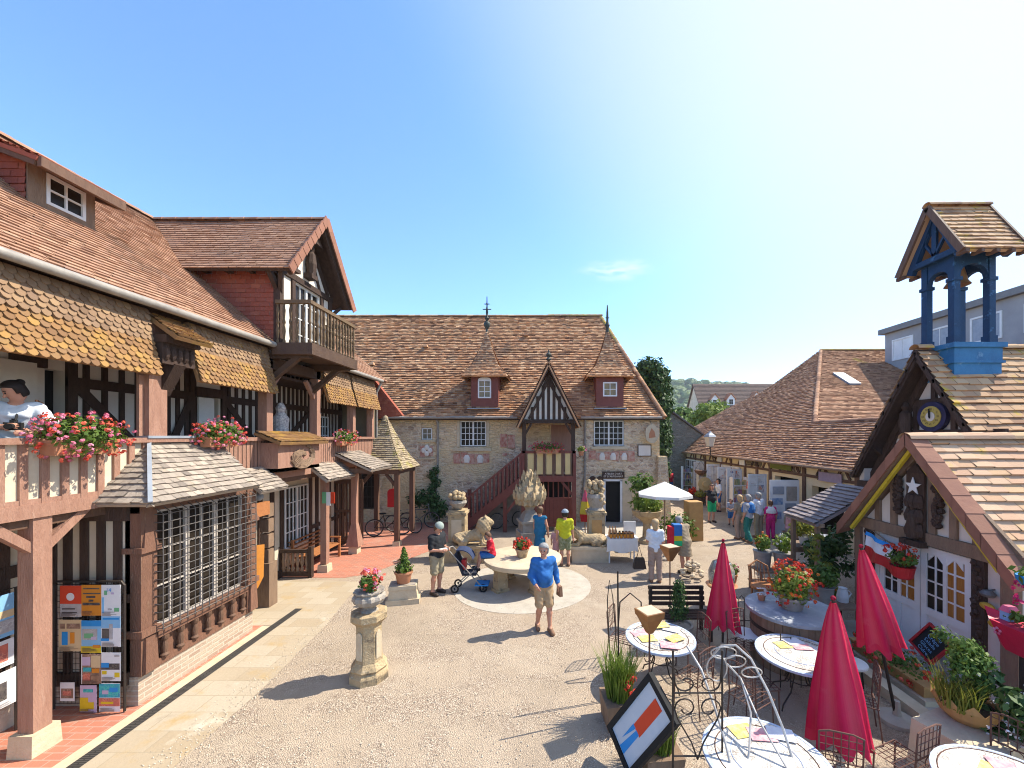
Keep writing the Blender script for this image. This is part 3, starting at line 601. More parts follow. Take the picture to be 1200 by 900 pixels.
# shop-window bay
bb = MB(); bb.box(-7.15, -5.86, 5.75, 8.0, 0, .42); bb.box(-7.15, -5.90, 5.74, 5.80, .3, .42); bb.build('bay_plinth', M['brick_base'], Lh)
bp = MB()
for y in (5.87, 7.93): 
    bp.box(-6.05, -5.82, y - .12, y + .12, .42, 2.95); bp.box(-6.07, -5.78, y - .15, y + .15, .98, 1.08); bp.box(-6.07, -5.78, y - .15, y + .15, 2.2, 2.28)
    bp.cbox((-5.86, y, 2.28), .16, .22, .35, 0, .5); bp.cbox((-5.84, y, .45), .14, .2, .5, 0, .8)
bp.box(-6.05, -5.8, 5.99, 7.81, .86, .98); bp.box(-6.05, -5.84, 5.99, 7.81, .42, .52); bp.box(-6.02, -5.9, 5.99, 7.81, .52, .86); bp.box(-6.05, -5.84, 5.75, 8.05, 2.78, 2.95)
bp.build('bay_frame', mat('wood_bay', (.25, .125, .08), (.17, .085, .055), .75, 5, .7, 20, stretch=(3, 3, .6), rnd=.4, patch=((.32, .2, .13), 5, .6, .75)), Lh)
bc = MB()
for i in range(7): bc.lathe([(.05, 0), (.06, .03), (.035, .06), (.045, .16), (.03, .24), (.055, .28), (.05, .33)], (-5.84, 6.13 + i * .265, .52), 9); bc.cut()
bc.each('turned_colonnette', M['wood_brown'], Lh, smooth='auto')
window(FX(-5.93), 5.99, 7.81, .98, 2.78, 2, 3, Lh, mat('old_white', (.52, .47, .42), (.40, .35, .30), .7, 6, .2), M['glass'], leaves=3, name='bay_window', t=.05, bw=.02)
gl = MB(); X0 = -5.70
for i in range(15):
    y = 5.96 + i * .137; gl.tube([(-5.84, y, .96), (X0, y, 1.0), (X0, y, 2.74), (-5.82, y, 2.82)], .008, 5)
for j in range(15): z = 1.02 + j * .122; gl.tube([(-5.84, 5.95, z), (X0, 5.96, z), (X0, 7.88, z), (-5.84, 7.9, z)], .008, 5)
gl.build('iron_lattice', mat('lattice', (.15, .135, .125), (.08, .07, .065), .5, 12, metal=.2), Lh)
br_ = MB(); e = [(-5.42, 5.48, 2.97), (-5.42, 7.62, 2.97), (-6.28, 7.62, 3.83), (-6.28, 6.32, 3.83), (-6.5, 5.48, 2.97), (-6.5, 6.32, 3.83)]
tiles(br_, [e[0], e[1], e[2], e[3]], .12, .105, .022, jit=.008); tiles(br_, [e[4], e[0], e[3], e[5]], .12, .105, .022, jit=.008)
br_.build('bay_roof', M['slate'], Lh)
lf = MB(); lf.bar((-5.40, 5.46, 2.995), (-6.27, 6.32, 3.87), .05, .02); lf.box(-6.36, -6.16, 6.2, 7.5, 3.865, 3.905); lf.bar((-6.45, 5.45, 3.03), (-6.42, 6.28, 3.88), .07, .03); lf.build('lead_flashing', M['lead'], Lh)
s2 = MB(); tiles(s2, [(-5.62, 7.95, 2.80), (-5.62, 8.75, 2.80), (-6.22, 8.85, 3.22), (-6.22, 8.05, 3.22)], .12, .1, .022, jit=.008); s2.build('door_roof', M['slate'], Lh)
# entrance recess, its wooden sign board and lamp
dr = MB(); dr.fbox(FX(-7.27), 8.2, 8.85, 0.05, 2.2, 0, .05); dr.box(-7.25, -7.2, 8.15, 8.9, 2.2, 2.35); dd = dr.build('entrance_door', M['wood_dark'], Lh); k = MB(); k.ball((-7.18, 8.75, 1.05), .03); k.build('handle', M['iron'], dd)
sg = MB(); sg.box(-6.35, -6.27, 8.5, 9.1, 2.12, 2.42); sg.build('door_sign', M['wood_orange'], Lh)
for i in range(4): pass
cp = MB()
for z in (1.0, 1.35, 1.7, 2.05): cp.box(-6.5, -6.3, 9.1, 9.28, z, z + .3)
cp.box(-6.55, -6.25, 9.05, 9.33, 0, 1.0); cp.build('carved_pier', M['wood_old'], Lh)
window(FX(-7.25), 11.15, 12.25, .7, 2.45, 3, 4, Lh, M['white'], M['glass'], leaves=2, name='ground_window')
# carved box projecting from the gallery
cb = MB(); cb.box(-6.25, -5.85, 8.75, 10.35, 3.1, 3.18); cb.box(-5.92, -5.85, 8.75, 10.35, 3.1, 3.75); cb.box(-6.25, -5.92, 8.75, 8.83, 3.1, 3.75); cb.box(-6.25, -5.92, 10.27, 10.35, 3.1, 3.75); o = cb.build('projecting_box', M['wood_pink'], Lh)
cb = MB()
for i in range(9): cb.tube([(-5.82, 9.6 + math.cos(a * .5) * (.1 + .05 * i), 3.42 + math.sin(a * .5) * (.03 * i + .05)) for a in range(i, i + 9)], .022, 5)
cb.build('carved_relief', M['wood_old'], o)
cb = MB(); tiles(cb, [(-5.68, 8.6, 3.78), (-5.68, 10.5, 3.78), (-6.25, 10.5, 4.0), (-6.25, 8.6, 4.0)], .14, .09, .022); cb.build('box_roof', M['scallop'], o)
# slate porch roof on a post, timber screen at its end
pr = MB(); tiles(pr, [(-5.75, 10.6, 2.72), (-5.75, 12.2, 2.72), (-6.35, 12.2, 3.2), (-6.35, 10.6, 3.2)], .13, .11, .022, jit=.008)
tiles(pr, [(-5.15, 11.9, 2.9), (-5.15, 13.5, 2.9), (-6.3, 13.5, 3.42), (-6.3, 11.9, 3.42)], .14, .12, .022, jit=.008); pr.build('porch_roof', M['slate'], Lh)
pt = MB(); pt.box(-6.35, -5.2, 12.0, 12.08, 2.78, 2.92); pt.cut(); pt.box(-6.35, -5.2, 13.3, 13.38, 2.78, 2.92); pt.cut(); pt.bar((-6.3, 12.0, 3.35), (-5.2, 12.0, 2.88), .1); pt.each('porch_beam', M['wood_brown'], Lh); pt = MB()
A = FY(13.9)
for i in range(9): pt.fbox(A, -7.25 + i * .11, -7.19 + i * .11, .3, 2.3, 0, .05)
pt.fbox(A, -7.3, -6.3, 1.25, 1.35, .05, .08); pt.fbox(A, -7.3, -6.3, .3, .4, .05, .08); pt.fbox(A, -7.3, -6.3, 2.25, 2.4, .05, .08); pt.build('porch_timbers', M['wood_brown'], Lh)

# ---------------------------------------------------------------- pyramid-roofed porch at the corner
Pp = thing('corner_porch', 'small open porch with tall mossy pyramid roof between two big houses', 'porch', (-5.9, 14.8, 0))
q = MB()
for x, y in ((-6.65, 14.2), (-5.25, 14.2), (-5.25, 15.8), (-6.65, 15.8)): q.box(x - .08, x + .08, y - .08, y + .08, .15, 2.75)
q.box(-6.8, -5.15, 14.1, 14.26, 2.55, 2.75); q.box(-6.8, -5.15, 15.74, 15.9, 2.55, 2.75); q.box(-5.31, -5.17, 14.26, 15.74, 2.55, 2.75)
for a, b in (((-6.57, 2.1), (-6.2, 2.55)), ((-5.28, 2.1), (-5.65, 2.55))): q.fbar(FY(14.2), a, b, .1, -.04, .04)
q.build('porch_frame', M['wood_brown'], Pp)
q = MB()
for x, y in ((-6.65, 14.2), (-5.25, 14.2)): q.cbox((x, y, 0), .26, .26, .16, 0, .9); q.cut()
q.each('post_base', M['stone_light'], Pp)
q = MB(); cx, cy = -6.0, 15.05
lev = [(.98, 2.72), (.66, 3.2), (.34, 3.85), (.06, 4.55)]
for i in range(3):
    (a, z0), (b, z1) = lev[i], lev[i + 1]
    for sx, sy, ex, ey in ((-1, -1, 1, -1), (1, -1, 1, 1), (1, 1, -1, 1), (-1, 1, -1, -1)):
        tiles(q, [(cx + sx * a, cy + sy * a, z0), (cx + ex * a, cy + ey * a, z0), (cx + ex * b, cy + ey * b, z1), (cx + sx * b, cy + sy * b, z1)], .16, .085, .028, jit=.01)
q.ball((cx, cy, 4.56), .1, .1, .12); q.build('roof', M['shingle_y'], Pp)

# ---------------------------------------------------------------- stone house across the back
Bh = thing('stone_house', 'long stone house with steep tiled roof, two pointed dormers and a gabled stair', 'house', (-1, 18, 0))
Fb = FY(18)
hs = [(-3.82, -2.62, 3.42, 4.60), (-5.56, -5.06, 3.72, 4.28), (2.22, 3.6, 3.45, 4.62), (2.68, 3.5, 0, 1.92), (.35, 1.3, 2.35, 4.35), (-8.3, -7.55, .6, 2.6)]
w = MB(); holes(w, Fb, -12, 5.2, 0, 4.75, hs, -.3, 0); w.box(4.9, 5.2, 18.3, 26, 0, 4.75); w.cbox((5.25, 17.85, 0), .7, .7, 3.0, 0, .55); w.build('wall', M['stone_wall'], Bh)
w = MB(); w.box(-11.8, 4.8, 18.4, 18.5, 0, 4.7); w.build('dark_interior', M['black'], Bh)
sills = MB(); sills.fbox(Fb, -4.1, -2.4, 3.22, 3.36, 0, .09); sills.cut(); sills.fbox(Fb, 2.1, 3.75, 3.3, 3.42, 0, .09); sills.cut(); sills.fbox(Fb, -3.95, -3.82, 3.42, 4.65, 0, .04); sills.cut(); sills.fbox(Fb, -2.62, -2.49, 3.42, 4.65, 0, .04); sills.cut(); sills.fbox(Fb, 3.52, 3.95, 0, 2.0, 0, .05)
sills.cut(); sills.fbox(Fb, -5.72, -4.9, 3.64, 3.72, 0, .07); sills.cut(); sills.fbox(Fb, -5.66, -4.95, 2.85, 2.93, 0, .06); sills.each('window_dressing', M['stone_light'], Bh)
window(Fb, -3.8, -2.64, 3.44, 4.58, 3, 4, Bh, M['white'], M['glass'], leaves=2, n=-.03); window(Fb, 2.24, 3.58, 3.47, 4.60, 3, 4, Bh, M['white'], M['glass'], leaves=2, n=-.03); window(Fb, -5.54, -5.08, 3.74, 4.26, 2, 2, Bh, M['white'], M['plaster_grey'], n=-.03)
window(Fb, -8.28, -7.57, .62, 2.58, 3, 4, Bh, M['iron'], M['glass'], n=-.03, t=.05, name='barred_window')
rl = MB()
for u0, u1, v0, v1 in ((-5.6, -5.0, 2.95, 3.55), (-4.1, -2.45, 2.62, 3.2), (-2.0, -1.3, 3.35, 4.05), (2.0, 4.1, 2.75, 3.25), (-1.9, -1.4, 3.0, 3.2)):
    n_ = max(2, int((u1 - u0) / .3))
    for i in range(n_):
        a = u0 + (u1 - u0) * i / n_; b = u0 + (u1 - u0) * (i + 1) / n_ - .03
        rl.fbox(Fb, a, b, v0 + random.uniform(0, .1), v1 - random.uniform(0, .12), 0, random.uniform(.02, .05))
    rl.cut()
rl.each('terracotta_relief', M['relief'], Bh)
bx = MB()
for i in range(4): bx.ball(Fb.p(-5.3 + .14 * math.cos(i * 1.57), 3.25 + .14 * math.sin(i * 1.57), .05), .11, .06, .13, 8, 6)
bx.cut()
for x in (-3.5, -2.9): bx.lathe([(.12, 0), (.16, .2), (.08, .35)], (x, 17.97, 2.7), 8, sy=.5); bx.cut()
for x in (2.6, 3.1, 3.6): bx.lathe([(.12, 0), (.14, .18), (.06, .33)], (x, 17.97, 2.82), 8, sy=.5); bx.cut()
bx.each('relief_figure', M['plaster_w'], Bh)
dr = MB(); dr.fbox(Fb, 2.66, 2.76, 0, 1.9, -.05, .02); dr.fbox(Fb, 3.42, 3.52, 0, 1.9, -.05, .02); dr.fbox(Fb, 2.66, 3.52, 1.86, 1.96, -.05, .02); o = dr.build('door_frame', M['white'], Bh)
dr = MB(); dr.fbox(Fb, 2.76, 3.42, 0, 1.86, -.2, -.16); dr.build('door', M['black'], o)
dr = MB(); dr.fbox(Fb, 2.6, 3.6, 1.99, 2.3, .02, .07); o = dr.build('shop_sign', M['wood_dark'], Bh)
dr = MB(); text(dr, 'ATELIER D’ART', Fb, 3.1, 2.2, .115, .074); text(dr, 'ET D’ARTISANAT', Fb, 3.1, 2.08, .115, .074); dr.build('sign_lettering', M['plaster_w'], o)
dr = MB()
for x in (2.18, 2.5): dr.fbox(Fb, x - .15, x + .15, 1.55, 1.95, .02, .06); dr.prism(Fb, [(x + .15 * math.cos(a * .314), 1.95 + .15 * math.sin(a * .314)) for a in range(11)], .02, .06)
o = dr.build('arched_board', M['wood_dark'], Bh); dr = MB(); dr.fbox(Fb, 2.06, 2.62, 1.62, 1.80, .06, .075); dr.build('board_panel', M['lead'], o)
nb = MB(); nb.fbox(Fb, 4.2, 4.82, 2.98, 3.52, .02, .05); o = nb.build('notice_frame', M['wood_dark'], Bh); nb = MB(); nb.fbox(Fb, 4.24, 4.78, 3.02, 3.48, .05, .06); nb.build('notice_board', M['plaster_w'], o)
ov = MB(); ov.prism(FY(17.6), [(4.75 + .3 * math.cos(a * .314) * (1 + .06 * math.cos(a * 1.57)), 4.0 + .42 * math.sin(a * .314)) for a in range(20)], -.03, .03); ov.bar((4.75, 17.6, 4.4), (4.75, 18, 4.6), .03); o = ov.build('hanging_sign', M['stone_light'], Bh); ov = MB(); ov.prism(FY(17.57), [(4.6, 3.8), (4.9, 3.85), (4.85, 4.1), (4.72, 4.25), (4.62, 4.0)], 0, .015); ov.build('sign_picture', M['terracotta'], o)
pp = MB()
for x, z1 in ((-4.8, 4.7), (1.83, 4.7)):
    pp.tube([(x, 17.75, z1), (x, 17.92, z1 - .25), (x, 17.92, 2.2), (x - .12, 17.92, 1.0), (x - .14, 17.92, .1)], .05, 8)
    for z in (3.6, 2.4, 1.2): pp.tube([(x - (.05 if z < 2 else 0), 17.92, z - .03), (x - (.05 if z < 2 else 0), 17.92, z + .03)], .065, 8)
    pp.cut()
pp.each('drainpipe', M['zinc'], Bh, smooth='auto'); pp = MB(); pp.tube([(-7.2, 17.62, 4.72), (-1.2, 17.62, 4.72)], .06, 8); pp.cut(); pp.tube([(1.6, 17.62, 4.72), (5.2, 17.62, 4.72)], .06, 8)
pp.each('gutter', M['zinc'], Bh, smooth='auto')
r = MB(); e0, e1 = (-16, 17.62, 4.72), (5.35, 17.62, 4.72); r0, r1 = (-16, 22.7, 10.72), (3.2, 22.7, 10.72); ek = (5.35, 27.8, 4.72)
k0, k1 = (-16, 18.3, 5.35), (4.98, 18.3, 5.35)
tiles(r, [e0, e1, k1, k0], .2, .13, .045, jit=.018, base=.08); tiles(r, [k0, k1, r1, r0], .2, .13, .045, jit=.018, base=.08)
tiles(r, [e1, ek, r1], .2, .115, .03, jit=.012, base=.08); r.slab([r0, r1, ek, (-16, 27.8, 4.72)], .06)
r.build('roof', M['tile_back'], Bh)
rr = MB(); ridge(rr, (3.25, 22.7, 10.74), (-15, 22.7, 10.74), .13); rr.build('ridge_tiles', M['tile_back'], Bh); rr = MB(); ridge(rr, (3.9, 21.1, 8.82), (3.2, 22.7, 10.76), .11); ridge(rr, (3.3, 22.7, 10.77), (.2, 22.7, 10.77), .13); rr.build('mossy_ridge', M['tile_moss'], Bh); rr = MB(); ridge(rr, (5.35, 17.6, 4.76), (3.9, 21.1, 8.82), .10); rr.build('hip_tiles', M['tile_back'], Bh)
sf = MB(); sf.box(-12, 5.3, 17.66, 18.05, 4.62, 4.68); sf.build('eaves_board', M['wood_dark'], Bh)
vent = MB()
for x, y in ((-6.2, 20.9), (-1.0, 21.5), (-3.5, 18.9), (.6, 19.0), (-8.6, 20.0)): z = 5.35 + (y - 18.3) * 1.22; vent.cbox((x, y - .1, z + .02), .24, .3, .12, 0, .7); vent.cut()
vent.each('roof_vent', M['tile_back'], Bh)
def dormer(x, arched, finial, lean=0):
    yf = 18.12; o = thing
    b = MB(); b.box(x - .62, x + .62, yf, yf + 2.2, 5.15, 6.68); d = b.build('pointed_dormer', M['wood_red'], Bh)
    wv = MB(); 
    if arched:
        w_ = window(FY(yf), x - .3, x + .3, 5.62, 6.45, 2, 3, d, M['white'], M['glass_y'], n=.04, t=.06)
        wv.prism(FY(yf), [(x + .3 * math.cos(a * .314), 6.45 + .13 * math.sin(a * .314)) for a in range(11)], -.02, .035); wv.build('window_arch', M['white'], d)
    else: window(FY(yf), x - .32, x + .32, 5.7, 6.35, 2, 2, d, M['white'], M['glass_y'], n=.04, t=.06)
    l_ = MB(); l_.box(x - .75, x + .72, yf - .25, yf + .05, 5.12, 5.16); l_.build('lead_sill', M['lead'], d)
    q = MB(); cy = yf + .75; lv = [(1.1, 1.05, 6.60), (.62, .62, 7.15), (.3, .3, 7.95), (.05, .05, 8.85)]
    for i in range(3):
        (a, b_, z0), (c, e, z1) = lv[i], lv[i + 1]
        for sx, sy, ex, ey in ((-1, -1, 1, -1), (1, -1, 1, 1), (1, 1, -1, 1), (-1, 1, -1, -1)):
            tiles(q, [(x + sx * a, cy + sy * b_, z0), (x + ex * a, cy + ey * b_, z0), (x + ex * c, cy + ey * e, z1), (x + sx * c, cy + sy * e, z1)], .13, .1, .026, jit=.01)
    rf = q.build('dormer_roof', M['tile_back'], d)
    fn = MB()
    if finial == 1: fn.lathe([(.09, 0), (.05, .2), (.12, .3), (.16, .45), (.12, .55), (.05, .6), (.11, .72), (.04, .85), (.06, 1.0), (.03, 1.3), (.02, 1.75)], (x, cy, 8.75), 9)
    else: fn.lathe([(.1, 0), (.07, .3), (.12, .4), (.06, .55), (.05, 1.0), (.02, 1.35)], (x, cy, 8.75), 9)
    for z_, w_ in (((9.55, .16), (9.9, .2), (10.15, .12)) if finial == 1 else ((9.5, .09),)): fn.bar((x - w_, cy, z_), (x + w_, cy, z_), .035); fn.bar((x, cy - w_, z_), (x, cy + w_, z_), .035)
    fn.build('finial', M['finial_iron'], d, smooth='auto')
dormer(-2.72, True, 1); dormer(2.98, False, 2)
# gabled stair porch
g = MB(); F2 = FY(16.25); ax = .17
g.prism(F2, [(ax - 1.02, 4.57), (ax + 1.02, 4.57), (ax, 6.5)], -.08, 0); g.build('porch_gable', M['plaster_w'], Bh)
g = MB(); g.fbox(F2, ax - 1.12, ax + 1.12, 4.42, 4.58, -.1, .08)
for i in range(-4, 5):
    x = ax + i * .22; h = 6.4 - abs(i) * .44
    if h > 4.75: g.fbox(F2, x - .06, x + .06, 4.58, h, 0, .04)
for s_ in (-1, 1):
    g.fbar(F2, (ax + s_ * 1.22, 4.28), (ax, 6.72), .14, .05, .45); g.fbar(F2, (ax + s_ * .8, 4.6), (ax, 6.15), .1, .04, .055)
    g.box(ax + s_ * 1.0 - .08, ax + s_ * 1.0 + .08, 16.2, 16.36, 2.2, 4.45); g.bar((ax + s_ * 1.0, 16.28, 3.9), (ax + s_ * .7, 16.28, 4.42), .09); g.box(ax + s_ * 1.0 - .08, ax + s_ * 1.0 + .08, 16.0, 18.0, 4.43, 4.56)
g.prism(F2, [(ax - .26, 5.9), (ax + .26, 5.9), (ax, 6.55)], .04, .06)
g.build('porch_timbers', M['wood_dark'], Bh)
g = MB()
for s_ in (-1, 1): tiles(g, [(ax + s_ * 1.28, 15.75, 4.26), (ax + s_ * 1.28, 20.2, 4.26), (ax, 20.2, 6.85), (ax, 15.75, 6.85)], .2, .11, .03, jit=.01)
g.build('porch_roof', M['tile_back'], Bh)
g = MB(); g.lathe([(.05, 0), (.04, .15), (.11, .22), (.05, .3), (.12, .4), (.04, .5), (.02, .6)], (ax, 15.95, 6.75), 8); g.bar((ax - .13, 15.95, 7.09), (ax + .13, 15.95, 7.09), .04); g.build('porch_finial', M['finial_iron'], Bh)
g = MB(); g.fbox(Fb, .3, 1.35, 2.3, 4.4, -.02, .02); g.build('balcony_door', M['wood_pink'], Bh)
g = MB(); g.box(-.9, 1.25, 16.1, 18.0, 2.05, 2.2); g.box(-.9, 1.25, 16.08, 16.2, 2.05, 2.28)
for x in (-.85, 1.2): g.box(x - .08, x + .08, 16.1, 16.26, 0, 3.3)
g.box(-.9, 1.25, 16.1, 16.2, 3.2, 3.3); g.bar((1.15, 16.2, 1.5), (.7, 16.2, 2.05), .1); g.bar((-.8, 16.2, 1.5), (-.35, 16.2, 2.05), .1); g.build('landing', M['wood_red'], Bh)
g = MB()
for i in range(5): g.box(-.68 + i * .38, -.40 + i * .38, 16.12, 16.18, 2.35, 3.2); g.cut()
g.each('balustrade_panel', M['plaster_y'], Bh)
g = MB()
for i in range(6): g.box(-.80 + i * .37, -.70 + i * .37, 16.1, 16.2, 2.28, 3.2); g.cut()
g.each('balustrade_stud', M['wood_brown'], Bh)
A0, A1 = V((-3.15, 16.2, 0.45)), V((-.9, 16.2, 2.35))
g = MB(); dz = V((0, 0, 1)); 
for y in (16.15, 17.15):
    a, b = V((A0.x, y, .25)), V((A1.x, y, 2.1)); g.bar(a, b, .07, .32); g.bar(a + dz * 1.12, b + dz * 1.12, .09, .08)
    for i in range(13):
        p = a + (b - a) * (i + .5) / 13; g.box(p.x - .035, p.x + .035, y - .03, y + .03, p.z + .1, p.z + 1.1)
for i in range(12): x = A0.x + (A1.x - A0.x) * i / 12; z = .25 + 1.85 * i / 12; g.box(x, x + .24, 16.15, 17.15, z - .02, z + .03)
for x, z in ((-1.6, 1.4),): g.box(x - .07, x + .07, 16.12, 16.26, 0, z); g.bar((x, 16.19, .7), (x + .6, 16.19, 1.5), .1)
g.box(-3.3, -3.15, 16.08, 16.24, 0, 1.6); g.box(-3.3, -3.15, 17.08, 17.24, 0, 1.6); g.build('stair', M['wood_red'], Bh)
g = MB(); g.box(-3.0, -.9, 17.3, 17.4, 0, 1.0); g.add([(-3.1, 17.2, .3), (-.9, 17.2, 2.0), (-.9, 17.2, .0), (-3.1, 17.2, 0)], [(0, 1, 2, 3)]); g.build('under_stair_wall', M['stone_grey'], Bh)
g = MB(); 
for i in range(12): g.box(-.75 + i * .16, -.60 + i * .16, 16.5, 16.55, .2, 1.3)
g.box(-.78, 1.15, 16.48, 16.56, 1.28, 1.36); g.box(-.78, 1.15, 16.48, 16.56, .15, .28)
for i in range(9): g.tube([(-.68 + i * .21, 16.52, 1.36), (-.68 + i * .21, 16.52, 2.05)], .03, 6)
g.build('porch_gate', M['wood_red'], Bh)
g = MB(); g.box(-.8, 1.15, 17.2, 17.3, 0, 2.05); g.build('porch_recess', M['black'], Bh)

# tile-hung wedge where the gallery roof meets the stone house, pale figure on the gallery
wg = MB(); tiles(wg, [(-6.6, 15.4, 4.6), (-5.5, 15.4, 4.7), (-6.6, 15.4, 6.1)], .16, .11, .02, nrm=(0, -1, 0), base=.25); wg.build('tile_hung_wedge', M['tile_red'], Lh)
gs = thing('gallery_statue', 'tall pale mottled statue standing on the gallery under the balcony gable', 'statue', (-6.75, 10.2, 2.93)); b_ = MB(); b_.cbox((-6.75, 10.2, 2.93), .4, .4, .5); b_.build('plinth', M['plaster_w'], gs); b_ = MB(); b_.lathe([(.16, 3.43), (.2, 3.7), (.17, 4.1), (.19, 4.35), (.09, 4.5), (.12, 4.62), (.05, 4.75)], (-6.75, 10.2, 0), 12); b_.build('figure', mat('mottled_white', (.72, .68, .64), (.2, .18, .2), .8, 26), gs)
# ---------------------------------------------------------------- shop row on the right
Sh = thing('shop_row', 'low row of craft shops under broad brown tiled roof with a small skylight', 'shops', (10.5, 20, 0))
Fs = FXm(10.0)     # u = -Y
w = MB(); holes(w, Fs, -30, -12.6, 0, 3.0, [(-17.3, -15.7, 0, 2.2), (-14.9, -13.3, 0, 2.05), (-19.6, -18.9, 0, 2.1), (-24.5, -22.6, 0, 2.1), (-28.5, -26.5, 0, 2.1)], -.25, 0)
w.box(10.25, 22, 29.7, 30, 0, 3.4); w.box(10.25, 15, 12.6, 12.8, 0, 3.6); w.build('wall', mat('plaster_cream', (.70, .58, .36), (.60, .48, .28), .9, 2, .2, 14), Sh)
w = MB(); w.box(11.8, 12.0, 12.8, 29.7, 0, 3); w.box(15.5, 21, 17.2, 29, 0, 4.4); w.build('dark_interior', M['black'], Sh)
t = MB()
t.fbox(Fs, -30, -12.6, 2.35, 2.45, 0, .05)
for y in (12.7, 15.3, 17.6, 18.7, 19.8, 21.3, 22.5, 24.7, 26.3, 28.6, 29.9): t.fbox(Fs, -y - .08, -y + .08, 0, 3.0, 0, .06)
for y in (13.6, 14.6, 16.2, 16.9, 18.2, 19.2, 20.5, 21.9, 23.3, 24.1, 25.5, 27.2): t.fbar(Fs, (-y, 2.45), (-y + .3, 2.9), .09, 0, .05); t.fbar(Fs, (-y + .6, 2.45), (-y + .3, 2.9), .09, 0, .045)
t.build('timbers', M['wood_brown'], Sh)
def carve(nm, y0, y1, z0, z1, m):
    c = MB()
    for i in range(int((y1 - y0) / .09)):
        y = y0 + i * .09; c.tube([(9.93, y + .05 * math.cos(a), (z0 + z1) / 2 + (z1 - z0) * .45 * math.sin(a)) for a in np.linspace(0, 5, 7)], .016, 5)
    c.build(nm, m, Sh)
carve('wrought_scroll', 18.3, 19.7, 2.48, 2.8, M['iron']); carve('wrought_scroll', 15.5, 17.0, 2.45, 2.8, M['wood_brown']); carve('wrought_scroll', 13.5, 14.6, 2.3, 2.6, M['iron'])
for y0, y1, z0, z1, nm, m in ((16.0, 17.5, 2.5, 2.86, 'painted_board', M['leaf_yellow']), (13.3, 14.4, 2.3, 2.62, 'painted_board', mat('mauve', (.35, .27, .33), None, .8, 8))):
    c = MB(); c.fbox(Fs, -y1, -y0, z0, z1, .06, .10); c.build(nm, m, Sh)
for y in (20.0, 22.6):
    c = MB(); c.fbox(Fs, -y - .25, -y + .25, 2.45, 2.8, .06, .1); c.build('small_sign', M['white'], Sh)
# glazed shop doors folded back
for y, y2, h in ((15.05, 15.6, 2.15), (17.35, 17.55, 2.2), (18.85, 18.95, 2.2), (19.7, 20.4, 2.2), (20.6, 22.3, 2.25), (24.7, 26.3, 2.2)):
    pass
M['goods'] = mat('goods', (.66, .62, .55), (.5, .45, .38), .7, 3, stones=(7, (.62, .22, .12), (.08, .16, .3), (.7, .66, .6), (1, 1, .8), 1.2), patch=[((.7, .68, .64), 3, .48, .52)])
def leafdoor(Y, x0, x1, h, nm='glazed_door'):
    window(FY(Y), x0, x1, .06, h, 2, 5, Sh, M['white'], M['goods'], n=0, t=.09, bw=.03, name=nm, depth=.05)
leafdoor(17.8, 9.1, 9.93, 2.2); leafdoor(20.0, 9.15, 9.93, 2.25); leafdoor(21.2, 9.2, 9.93, 2.25); leafdoor(22.6, 9.2, 9.93, 2.3); leafdoor(24.8, 9.3, 9.95, 2.3)
window(Fs, -22.4, -20.3, .5, 2.3, 3, 5, Sh, M['white'], M['goods'], n=.08, leaves=3, t=.06); window(Fs, -28, -25, .5, 2.3, 3, 4, Sh, M['white'], M['glass'], n=.08, leaves=3, t=.06)
pb = MB(); pb.fbox(FY(15.4), 8.72, 9.85, .12, 2.2, -.05, 0); o = pb.build('display_panel', M['white'], Sh)
for (u0, u1, v0, v1, m) in ((8.82, 9.25, 1.65, 1.95, M['lead']), (9.35, 9.75, 1.4, 1.95, M['stone_grey']), (8.8, 9.2, 1.25, 1.5, mat('pic_blue', (.12, .22, .38), (.4, .45, .5), .6, 12)), (9.3, 9.72, .95, 1.3, M['lead']), (8.8, 9.15, .7, .98, mat('pic_sea', (.06, .16, .42), (.5, .5, .5), .6, 12)), (9.25, 9.7, .5, .8, M['stone_light'])):
    c = MB(); c.fbox(FY(15.4), u0, u1, v0, v1, .003, .02); c.build('picture', m, o)
r = MB(); e = 2.80; T = .85; zz = lambda x: e + T * (x - 9.75)
P = [(9.75, 12.4, e), (9.75, 30.3, e), (11.9, 31.5, zz(11.9)), (13.3, 29.4, zz(13.3)), (14.44, 26.45, zz(14.44)), (17.4, 25.1, zz(17.4)), (11.74, 17.3, zz(11.74)), (11.74, 12.4, zz(11.74))]
tiles(r, [P[0], (9.75, 30.3, e), (11.74, 31.4, zz(11.74)), P[7]], .2, .13, .04, jit=.016)
tiles(r, [P[6], (11.74, 31.4, zz(11.74)), P[2], P[3], P[4], P[5]], .2, .13, .04, jit=.016)
tiles(r, [P[6], P[5], (26, 25.1, zz(17.4)), (26, 17.3, zz(11.74))], .2, .13, .035, jit=.012)
r.slab([P[7], P[6], (14.5, 17.3, 2.8), (14.5, 12.4, 2.8)], .06); r.slab([P[5], (26, 25.1, zz(17.4)), (26, 32, 3), (15, 29, 5)], .06)
r.build('roof', M['tile_shop'], Sh)
rr = MB(); ridge(rr, (26, 25.1, zz(17.4) + .03), (17.4, 25.1, zz(17.4) + .03), .14, .45); ridge(rr, (9.75, 30.3, e + .03), (11.9, 31.5, zz(11.9) + .03), .1); rr.build('ridge_tiles', M['tile_moss'], Sh); rr = MB(); ridge(rr, (11.74, 17.3, zz(11.74) + .03), (17.4, 25.1, zz(17.4) + .04), .09); ridge(rr, (11.77, 17.3, zz(11.74) + .03), (11.77, 12.4, zz(11.74) + .03), .11); rr.build('hip_tiles', M['tile_shop'], Sh)
